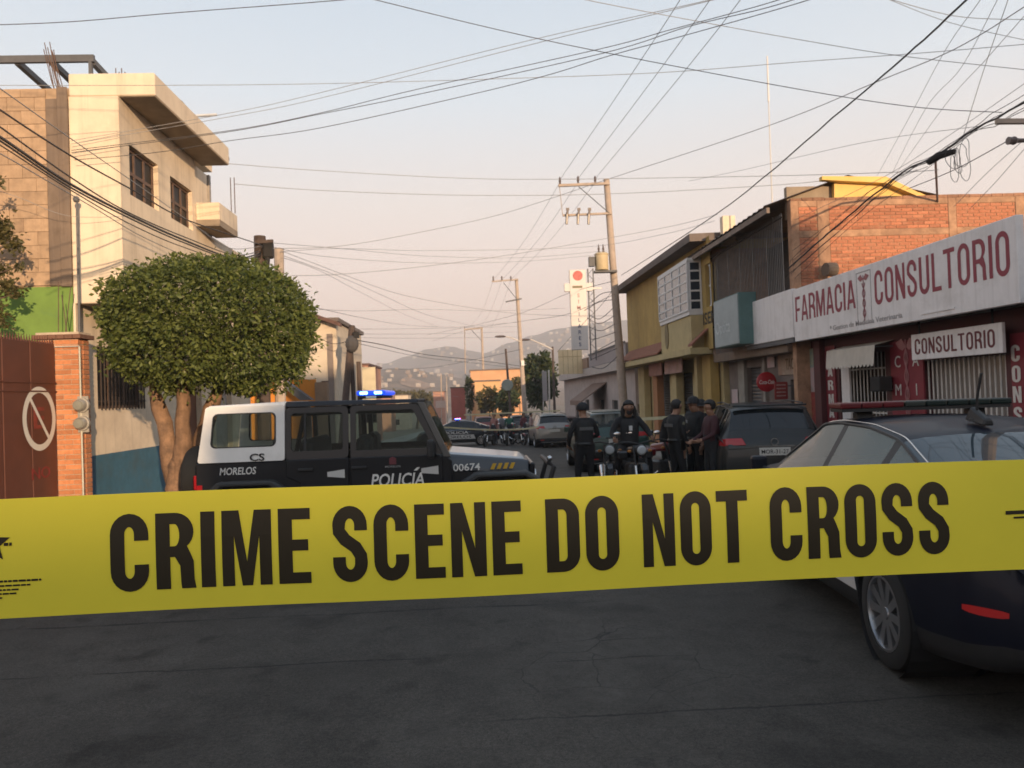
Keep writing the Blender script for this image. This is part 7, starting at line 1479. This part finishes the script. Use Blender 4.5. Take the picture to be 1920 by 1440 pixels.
    for v in bm_.vertices:
        if v.co.z < 1.42*scale: v.co += Vector((noise.noise(v.co*9), noise.noise(v.co*9+Vector((3, 1, 0))), 0))*.014
    body = link('body', bm_, None, root)
    if face:
        for s in (-1, 1): B().ball(tuple((h0+fw*.086+sd*.034*s+Vector((0, 0, .018)))*scale), .011*scale, 8, 6).obj('eye', mat('eye_dark', (.02, .015, .012), .3, 0), root, world=False)
        B().ball(tuple((h0+fw*.083+Vector((0, 0, -.052)))*scale), .02*scale, 8, 5, (1.1, .5, .3)).obj('mouth', mat('lip', (.20, .07, .06), .5, 0), root, world=False)
    hc = h0+Vector((0, -.012, .03)); 
    if 'fw' in J: hc = h0 - Vector(J['fw']).normalized()*.012 + Vector((0, 0, .03))
    if hair == 'hair':
        b = B(); n = 16
        for jx in range(6):
            for i in range(n): ph = R(90-jx*26); a = 2*math.pi*i/n; q = Vector((math.cos(ph)*math.cos(a)*.104, math.cos(ph)*math.sin(a)*.114, math.sin(ph)*.112)); q.z = max(q.z, .042) if q.dot(Vector(J.get('fw', (0, 1, 0)))) > .03 else q.z; b.v.append(tuple((hc+q)*scale))
        for jx in range(5):
            for i in range(n): b.f.append((jx*n+i, jx*n+(i+1) % n, (jx+1)*n+(i+1) % n, (jx+1)*n+i))
        b.obj('hair', HAIR, root, world=False, smooth=60)
    elif hair in ('cap', 'helmet'):
        r_ = .115 if hair == 'cap' else .138; b = B(); b.lathe([(.001, r_), (r_*.55, r_*.86), (r_*.9, r_*.5), (r_, r_*.05), (r_*1.0, -.03 if hair == 'cap' else -.10), (r_*.9, -.035 if hair == 'cap' else -.12)], tuple(hc), 'z', 18)
        fw_ = Vector(J.get('fw', (0, 1, 0))).normalized(); sd_ = fw_.cross(Vector((0, 0, 1)))
        if hair == 'cap': b.add([hc+sd_*-.09+fw_*.07, hc+sd_*.09+fw_*.07, hc+sd_*.06+fw_*.19+Vector((0, 0, -.02)), hc+sd_*-.06+fw_*.19+Vector((0, 0, -.02))], [(0, 1, 2, 3)])
        b.v = [tuple(Vector(v)*scale) for v in b.v]; b.obj(hair, mat('black_cap', (.012, .012, .014), .45 if hair == 'helmet' else .8, .1, 9), root, world=False, smooth=60)
    return root, D
def vest(root, D, m, s=1.0):
    c = Vector(D['chs']); b = B(); n = 14
    for z, rx_, ry_ in ((-.30, .17, .145), (-.1, .185, .165), (.06, .185, .165), (.13, .13, .12)):
        for i in range(n): a = 2*math.pi*i/n; b.v.append(((c.x+rx_*math.cos(a))*s, (c.y+ry_*math.sin(a))*s, (c.z+z)*s))
    for j_ in range(3):
        for i in range(n): b.f.append((j_*n+i, j_*n+(i+1) % n, (j_+1)*n+(i+1) % n, (j_+1)*n+i))
    return b.obj('vest', m, root, world=False, smooth=60)
def gear(root, D):
    p = Vector(D['pel']); B().lathe([(.165, -.03), (.178, 0), (.165, .03)], (p.x, p.y, p.z+.07), 'z', 18).obj('duty_belt', BOOT, root, world=False, smooth=True)
    for s in (-1, 1): B().box(p.x+s*.17-.025, p.x+s*.17+.025, p.y-.05, p.y+.04, p.z-.12, p.z+.09).obj('belt_pouch', BOOT, root, world=False, bevel=.008)
    for s, k in ((-1, 'L'), (1, 'R')):
        a = Vector(D['s'+k]).lerp(Vector(D['e'+k]), .35); B().ball((a.x+s*.055, a.y, a.z), .032, 8, 5, (.35, 1, 1.2)).obj('shoulder_patch', mat('olive_patch', (.16, .15, .10), .8, .2, 20), root, world=False)
    c = Vector(D['chs']); B().box(c.x-.13, c.x+.13, c.y-.178, c.y-.165, c.z-.06, c.z+.0).obj('back_panel', mat('grey_panel', (.10, .10, .10), .7, .1, 9), root, world=False); B().box(c.x+.05, c.x+.10, c.y+.165, c.y+.18, c.z-.0, c.z+.05).obj('name_badge', mat('pale_badge', (.55, .56, .56), .5, 0), root, world=False)
def stand(px_, Y): p = P(px_, 800, Y); return (p[0], Y, gz(Y))
VEST = mat('black_vest', (.016, .016, .017), .8, .2, 14, bump=.3)
pm = [SKIN, UNI, UNI, BOOT]
o, D = person('person', 'officer in black standing with their back turned, beside the silver SUV', stand(1094, 14.2), R(10), dict(eL=(-.29, -.05, 1.17), wL=(-.27, .10, .98), pL=(-.22, .15, .93), eR=(.28, .02, 1.17), wR=(.20, .22, 1.10), pR=(.14, .26, 1.10), hL=(-.10, 0, .90), aL=(-.17, -.02, .1), tL=(-.19, .11, .045), aR=(.16, .03, .1), tR=(.18, .16, .045)), pm, 'cap', 1.0); vest(o, D, VEST); gear(o, D)
B().lathe([(.125, -.06), (.135, 0), (.125, .05)], tuple(Vector(D['pel'])+Vector((0, 0, .06))), 'z', 16).obj('belt', BOOT, o, world=False); B().box(.15, .21, -.04, .06, .80, .98).obj('holster', BOOT, o, world=False, bevel=.01)
o, D = person('person', 'officer in black without a cap standing right of the motorcycles, turned to the right', stand(1268, 14.3), R(-70), dict(eL=(-.27, .06, 1.18), wL=(-.22, .26, 1.12), pL=(-.19, .33, 1.13), aL=(-.13, -.1, .1), tL=(-.14, .03, .045), aR=(.13, .12, .1), tR=(.14, .25, .045)), pm, 'hair', 1.0); vest(o, D, VEST); gear(o, D)
o, D = person('person', 'officer in a black cap standing just behind the bareheaded officer', stand(1303, 14.9), R(120), dict(eR=(.28, .05, 1.17), wR=(.16, .24, 1.15), pR=(.1, .28, 1.15)), pm, 'cap', 1.03); vest(o, D, VEST); gear(o, D)
o, D = person('person', 'person in a pinkish red top standing at the corner of the grey SUV', stand(1334, 13.6), R(95), dict(eL=(-.26, .08, 1.15), wL=(-.22, .30, 1.05), pL=(-.21, .37, 1.04), eR=(.26, .06, 1.15), wR=(.2, .28, 1.02), pR=(.18, .35, 1.0)), [SKIN, mat('red_pink_shirt', (.05, .014, .018), .85, .15, 9), mat('dark_trousers', (.02, .022, .025), .85, .2, 9), BOOT], 'hair', .98)
o, D = person('person', 'officer in black partly hidden between the capped officer and the grey SUV', stand(1316, 15.6), R(160), {}, pm, 'cap', 1.0); vest(o, D, VEST); gear(o, D)
o, D = person('person', 'officer in black leaning over the dark red motorcycle', stand(1250, 15.9), R(-140), dict(chs=(0, .1, 1.30), nk=(0, .17, 1.44), hd0=(0, .22, 1.50), hd1=(0, .24, 1.56), hd2=(0, .23, 1.63), sL=(-.175, .12, 1.38), sR=(.175, .12, 1.38), eL=(-.25, .25, 1.15), wL=(-.22, .42, 1.0), pL=(-.21, .48, .96), eR=(.25, .25, 1.15), wR=(.22, .42, 1.0), pR=(.21, .48, .96)), pm, 'hair', 1.0)
# seated motorcyclist
MX, MY = P(1186, 800, 14.2)[0], 14.2
seat = dict(pel=(0, -.12, .83), spn=(0, -.10, 1.0), chs=(0, -.05, 1.20), nk=(0, -.01, 1.37), hd0=(0, .03, 1.455), hd1=(0, .035, 1.525), hd2=(0, .02, 1.59), sL=(-.19, -.03, 1.30), eL=(-.33, .12, 1.08), wL=(-.33, .34, 1.00), pL=(-.33, .41, .99), sR=(.19, -.03, 1.30), eR=(.33, .12, 1.08), wR=(.33, .34, 1.0), pR=(.33, .41, .99), hL=(-.11, -.08, .80), kL=(-.25, .33, .70), aL=(-.33, .12, .12), tL=(-.35, .25, .05), hR=(.11, -.08, .80), kR=(.25, .33, .70), aR=(.33, .12, .12), tR=(.35, .25, .05))
o, D = person('person', 'rider in black with a pale chest badge sitting astride the motorcycle, facing the viewpoint', (MX, MY+.35, gz(MY)), R(180), seat, pm, 'hair', 1.08); vest(o, D, VEST, 1.08)
h0 = Vector(D['hd1'])*1.08
B().ball(tuple(h0+Vector((0, .045, -.085))), .06, 10, 7, (1.1, .8, .9)).obj('beard', HAIR, o, world=False, smooth=True)
for s in (-1, 1): B().tube([h0+Vector((s*.095, -.02, .03)), h0+Vector((s*.115, -.02, -.08)), h0+Vector((s*.12, -.01, -.19))], [.035, .045, .02], 7).obj('long_hair', HAIR, o, world=False, smooth=True)
B().prism([(-.03, 1.22), (.03, 1.22), (.03, 1.31), (-.03, 1.31)], .16, .19, 'y').obj('chest_badge', mat('pale_badge', (.55, .56, .56), .5, 0), o, world=False)
# ---------------------------------------------------------------- motorcycles, local +y forward
def motorcycle(label, loc, rz, paint, group='motorcycles', low=False):
    t = thing('motorcycle', label, 'motorcycle', loc, rz, group); n = 18 if low else 26
    for wy, nm in ((.70, 'front_wheel'), (-.68, 'rear_wheel')):
        w_ = B().lathe([(.235, -.05), (.29, -.055), (.31, 0), (.29, .055), (.235, .05), (.235, -.05)], (0, wy, .31), 'x', n).obj(nm, m_tyre, t, world=False, smooth=40)
        q = B()
        for k in range(5): a = k*1.2566; q.tube([(0, wy, .31), (0, wy+.235*math.cos(a), .31+.235*math.sin(a))], .018, 5)
        q.obj('spokes', m_rimd, w_, world=False)
    for s in (-1, 1):
        B().tube([(s*.10, .70, .31), (s*.10, .60, .62)], .030, 8).obj('fork_slider', mat('fork_alloy', (.62, .62, .62), .25, .04, 9, metal=.8), t, world=False); B().tube([(s*.10, .601, .621), (s*.10, .46, .98)], .022, 8).obj('fork_tube', m_blackp, t, world=False)
        B().tube([(0, .46, 1.0), (s*.18, .44, 1.04), (s*.33, .36, 1.02), (s*.40, .30, 1.0)], .014, 6).obj('handlebar', m_blackp, t, world=False); B().tube([(s*.30, .38, 1.03), (s*.34, .40, 1.16)], .007, 5).obj('mirror_stem', m_blackp, t, world=False); B().ball((s*.37, .40, 1.19), .055, 10, 6, (1.2, .25, .7)).obj('mirror', m_chrome, t, world=False)
        B().ball((s*.19, .52, .88), .028, 8, 5, (1.4, 1, 1)).obj('indicator', mat('amber_lens', (.4, .15, .02), .3, 0), t, world=False)
    B().lathe([(.001, .10), (.07, .095), (.095, .07), (.10, 0), (.07, -.08), (.001, -.1)], (0, .58, .90), 'y', 18).obj('headlight', m_blackp, t, world=False, smooth=True); B().lathe([(.001, .112), (.06, .107), (.085, .085)], (0, .58, .90), 'y', 16).obj('headlight_lens', mat('headlight_glass', (.45, .47, .48), .1, 0, coat=.5), t, world=False, smooth=True)
    B().prism([(.88, .56), (.80, .66), (.62, .68), (.50, .60), (.52, .56), (.64, .63), (.78, .61), (.86, .53)], -.06, .06, 'x').obj('front_mudguard', paint, t, world=False, bevel=.015)
    B().hexa([(-.08, .38, .80), (.08, .38, .80), (.07, .36, .97), (-.07, .36, .97)], [(-.13, -.10, .76), (.13, -.10, .76), (.09, -.08, .92), (-.09, -.08, .92)]).obj('fuel_tank', paint, t, world=False, bevel=.05, seg=3)
    B().hexa([(-.11, -.10, .76), (.11, -.10, .76), (.10, -.10, .84), (-.10, -.10, .84)], [(-.08, -.78, .82), (.08, -.78, .82), (.07, -.78, .90), (-.07, -.78, .90)]).obj('seat', m_blackp, t, world=False, bevel=.03, seg=2)
    B().box(-.14, .14, -.12, .28, .34, .62).obj('engine', mat('engine_alloy', (.12, .12, .12), .4, .2, 20, metal=.6), t, world=False, bevel=.04); B().tube([(.12, .25, .40), (.16, .1, .30), (.17, -.4, .34), (.19, -.85, .46)], [.025, .028, .035, .045], 8).obj('exhaust', m_chrome, t, world=False)
    q = B(); q.tube([(0, .44, .92), (0, .25, .64), (0, -.2, .36), (0, -.68, .31)], .028, 6); q.obj('frame', m_blackp, t, world=False); B().tube([(0, -.1, .72), (0, -.72, .78), (0, -.90, .66)], .03, 6).obj('rear_frame', m_blackp, t, world=False)
    B().ball((0, -.86, .74), .04, 8, 5, (1.4, .6, .7)).obj('tail_light', m_tail, t, world=False)
    for s in (-1, 1): B().box(s*.13, s*.13+.20*s, .06, .22, .70, .86).obj('leg_guard', paint, t, world=False, bevel=.03) if not low else None
    return t
m_bpaint = mat('black_motorcycle_paint', (.012, .012, .013), .3, .06, 6, coat=.6); m_rpaint = mat('dark_red_motorcycle_paint', (.16, .012, .015), .3, .08, 6, coat=.6)
motorcycle('black motorcycle facing the viewpoint with bright fork legs, ridden by the seated rider', (MX, MY+.1, gz(MY)), R(183), m_bpaint)
p = P(1147, 800, 14.6); motorcycle('black motorcycle parked between the officer with turned back and the seated rider', (p[0], 14.9, gz(14.9)), R(170), m_bpaint)
p = P(1240, 800, 14.8); motorcycle('dark red motorcycle parked just right of the seated rider', (p[0], 15.3, gz(15.3)), R(200), m_rpaint)
# distant bystanders and motorcycles on the right half of the far street
cl = [(927, 'pinkish top', (.30, .14, .12)), (955, 'green top', (.03, .12, .08)), (982, 'wine-red top', (.14, .04, .05)), (996, 'pale pink top', (.42, .28, .26)), (941, 'grey top', (.14, .14, .15))]
for i, (x, nm, c_) in enumerate(cl):
    yy = 43.5+(i % 3)*1.2; person('person', 'distant bystander in a %s near the parked motorcycles' % nm, stand(x, yy), R(150+i*37), {}, [SKIN, mat('top_%d' % i, c_, .85, .1, 9), mat('jeans_dark', (.03, .035, .05), .85, .15, 9), BOOT], 'hair', 1.0, group='distant bystanders', face=False)
for i, (x, s) in enumerate(((917, 'leftmost'), (948, 'second from left'), (970, 'third from left'), (990, 'rightmost'))): p = P(x, 800, 42); motorcycle('%s of the distant motorcycles parked across the street' % s, (p[0], 42+(i % 2)*.6, gz(42)), R(160+i*22), m_bpaint if i != 2 else m_rpaint, 'distant parked motorcycles', True)
# thin barrier tapes further back
m_thin = mat('pale_tape', (.55, .50, .32), .5, .1, 4)
def thin_tape(label, pts):
    q = cat_rom([Vector(P(*p)) for p in pts], 8); b = B()
    for p in q: b.v += [(p.x, p.y, p.z-.035), (p.x, p.y+.004, p.z-.035), (p.x, p.y+.004, p.z+.035), (p.x, p.y, p.z+.035)]
    for i in range(len(q)-1):
        for k in range(4): b.f.append((4*i+k, 4*i+(k+1) % 4, 4*i+4+(k+1) % 4, 4*i+4+k))
    b.f += [(0, 1, 2, 3), tuple(4*(len(q)-1)+k for k in (3, 2, 1, 0))]; return b.top('barrier_tape', m_thin, label, 'tape', 'distant barrier tapes', base=tuple(q[0]))
thin_tape('thin pale barrier tape strung in front of the distant police sedan', [(800, 800, 38), (845, 802, 38), (920, 806, 37), (985, 804, 36), (1010, 800, 35.5)])
thin_tape('higher thin barrier tape above the distant parked motorcycles', [(870, 778, 40), (940, 775, 40), (1005, 772, 40), (1050, 770, 40)])
thin_tape('thin barrier tape between the seated rider and the grey SUV', [(1198, 786, 16.6), (1250, 783, 16.4), (1300, 778, 16.2), (1352, 772, 16.0)])
# ---------------------------------------------------------------- crime scene tape in front
m_tape = mat('yellow_tape_film', (.90, .76, .06), .42, .035, 9, spec=.35, bump=.02); m_ink = mat('black_tape_ink', (.024, .016, .005), .5, .05, 9)
TL, TR = Vector(P(0, 1047.5, .520)), Vector(P(1920, 964, .530)); ux = (TR-TL).normalized(); LEN = (TR-TL).length; HT = .0773
upv = Vector((0, 0, 1)); upv = (upv-ux*upv.dot(ux)).normalized(); nrm = ux.cross(upv).normalized()     # nrm points to the viewpoint (-y)
t = thing('crime_scene_tape', 'yellow tape reading CRIME SCENE DO NOT CROSS stretched across the foreground', 'tape', TL - upv*HT/2)
def tp(u, v, d=0.):    # the film curls very slightly and ripples along its length
    rip = .0009*math.sin(u*9.0+.6) + .0006*math.sin(u*23+1.1); sag = .010*((u/LEN-.5)**2-.25) if 0 <= u <= LEN else .03*((abs(u/LEN-.5)-.5)**2)*0
    return tuple(TL + ux*u + upv*(v + (0.0 if not 0 <= u <= LEN else .0006*math.sin(u*14))) + nrm*(d + rip + .0012*math.cos(v/HT*3.0)))
b = B(); us = [-2.4+i*.05 for i in range(48)] + [i*LEN/60 for i in range(61)] + [LEN+.05*i for i in range(1, 48)]; nv = 6
for d in (0., -.0005):
    for u in us:
        for k in range(nv+1): b.v.append(tp(u, -HT/2+HT*k/nv, d))
N_ = len(us)*(nv+1); w_ = nv+1
for i in range(len(us)-1):
    for k in range(nv): q = i*w_+k; b.f += [(q, q+w_, q+w_+1, q+1), (N_+q, N_+q+1, N_+q+w_+1, N_+q+w_)]
for i in range(len(us)-1):
    for k in (0, nv): q = i*w_+k; b.f.append((q, q+w_, N_+q+w_, N_+q))
b.obj('film', m_tape, t, smooth=60)
def ink(outs, name):
    if len(outs[0]) == 4: me = B().add([(p[0], p[1], 0) for p in outs[0]], [(0, 1, 2, 3)]).mesh(fixn=False)
    else: me = outline_mesh(outs, 0.0)
    bm = bmesh.new(); bm.from_mesh(me); bmesh.ops.subdivide_edges(bm, edges=[e for e in bm.edges if e.calc_length() > .02], cuts=2); bmesh.ops.triangulate(bm, faces=bm.faces); bm.to_mesh(me); bm.free()
    w0 = wloc(t)
    for v in me.vertices: v.co = Vector(tp(v.co.x, v.co.y, .0004)) - w0
    return link(name, me, m_ink, t)
LH = .0497
for word, x0, x1, off in (('CRIME', 195, 550, 0), ('SCENE', 590, 938, 0), ('DO', 984, 1122, 0), ('NOT', 1168, 1370, 0), ('CROSS', 1413, 1766, 0)):
    res, tot = letters(word, LH, .46, .172, .085, .2); wd = (x1-x0)/1920*LEN; k = wd/tot
    for ch, outs in res: ink([[(p[0]*k + x0/1920*LEN, p[1] - .0249) for p in o] for o in outs], 'printed_letter')
# maker's emblem and fine print at the edges of the frame
c0 = (-.004, .010); star = [(c0[0]+(.0125 if k % 2 == 0 else .0055)*math.sin(k*math.pi/5), c0[1]+(.0125 if k % 2 == 0 else .0055)*math.cos(k*math.pi/5)) for k in range(10)]; ink([star], 'printed_emblem')
for k, (a, c, v, h) in enumerate(((-.03, .027, -.0150, .0013), (-.03, .020, -.0178, .0011), (-.03, .014, -.0205, .0011), (-.03, .011, -.0230, .0011), (-.03, .002, -.0256, .0011), (.004, .009, .0085, .002))):
    u = a
    while u < c-.001: L_ = random.uniform(.0018, .0045); ink([[(u, v), (min(u+L_, c), v), (min(u+L_, c), v+h), (u, v+h)]], 'fine_print'); u += L_+.0006
for a, c, v, h in ((1880/1920*LEN, LEN+.03, .0005, .0026), (1896/1920*LEN, LEN+.01, -.0025, .0014)): ink([[(a, v), (c, v), (c, v+h), (a, v+h)]], 'fine_print')
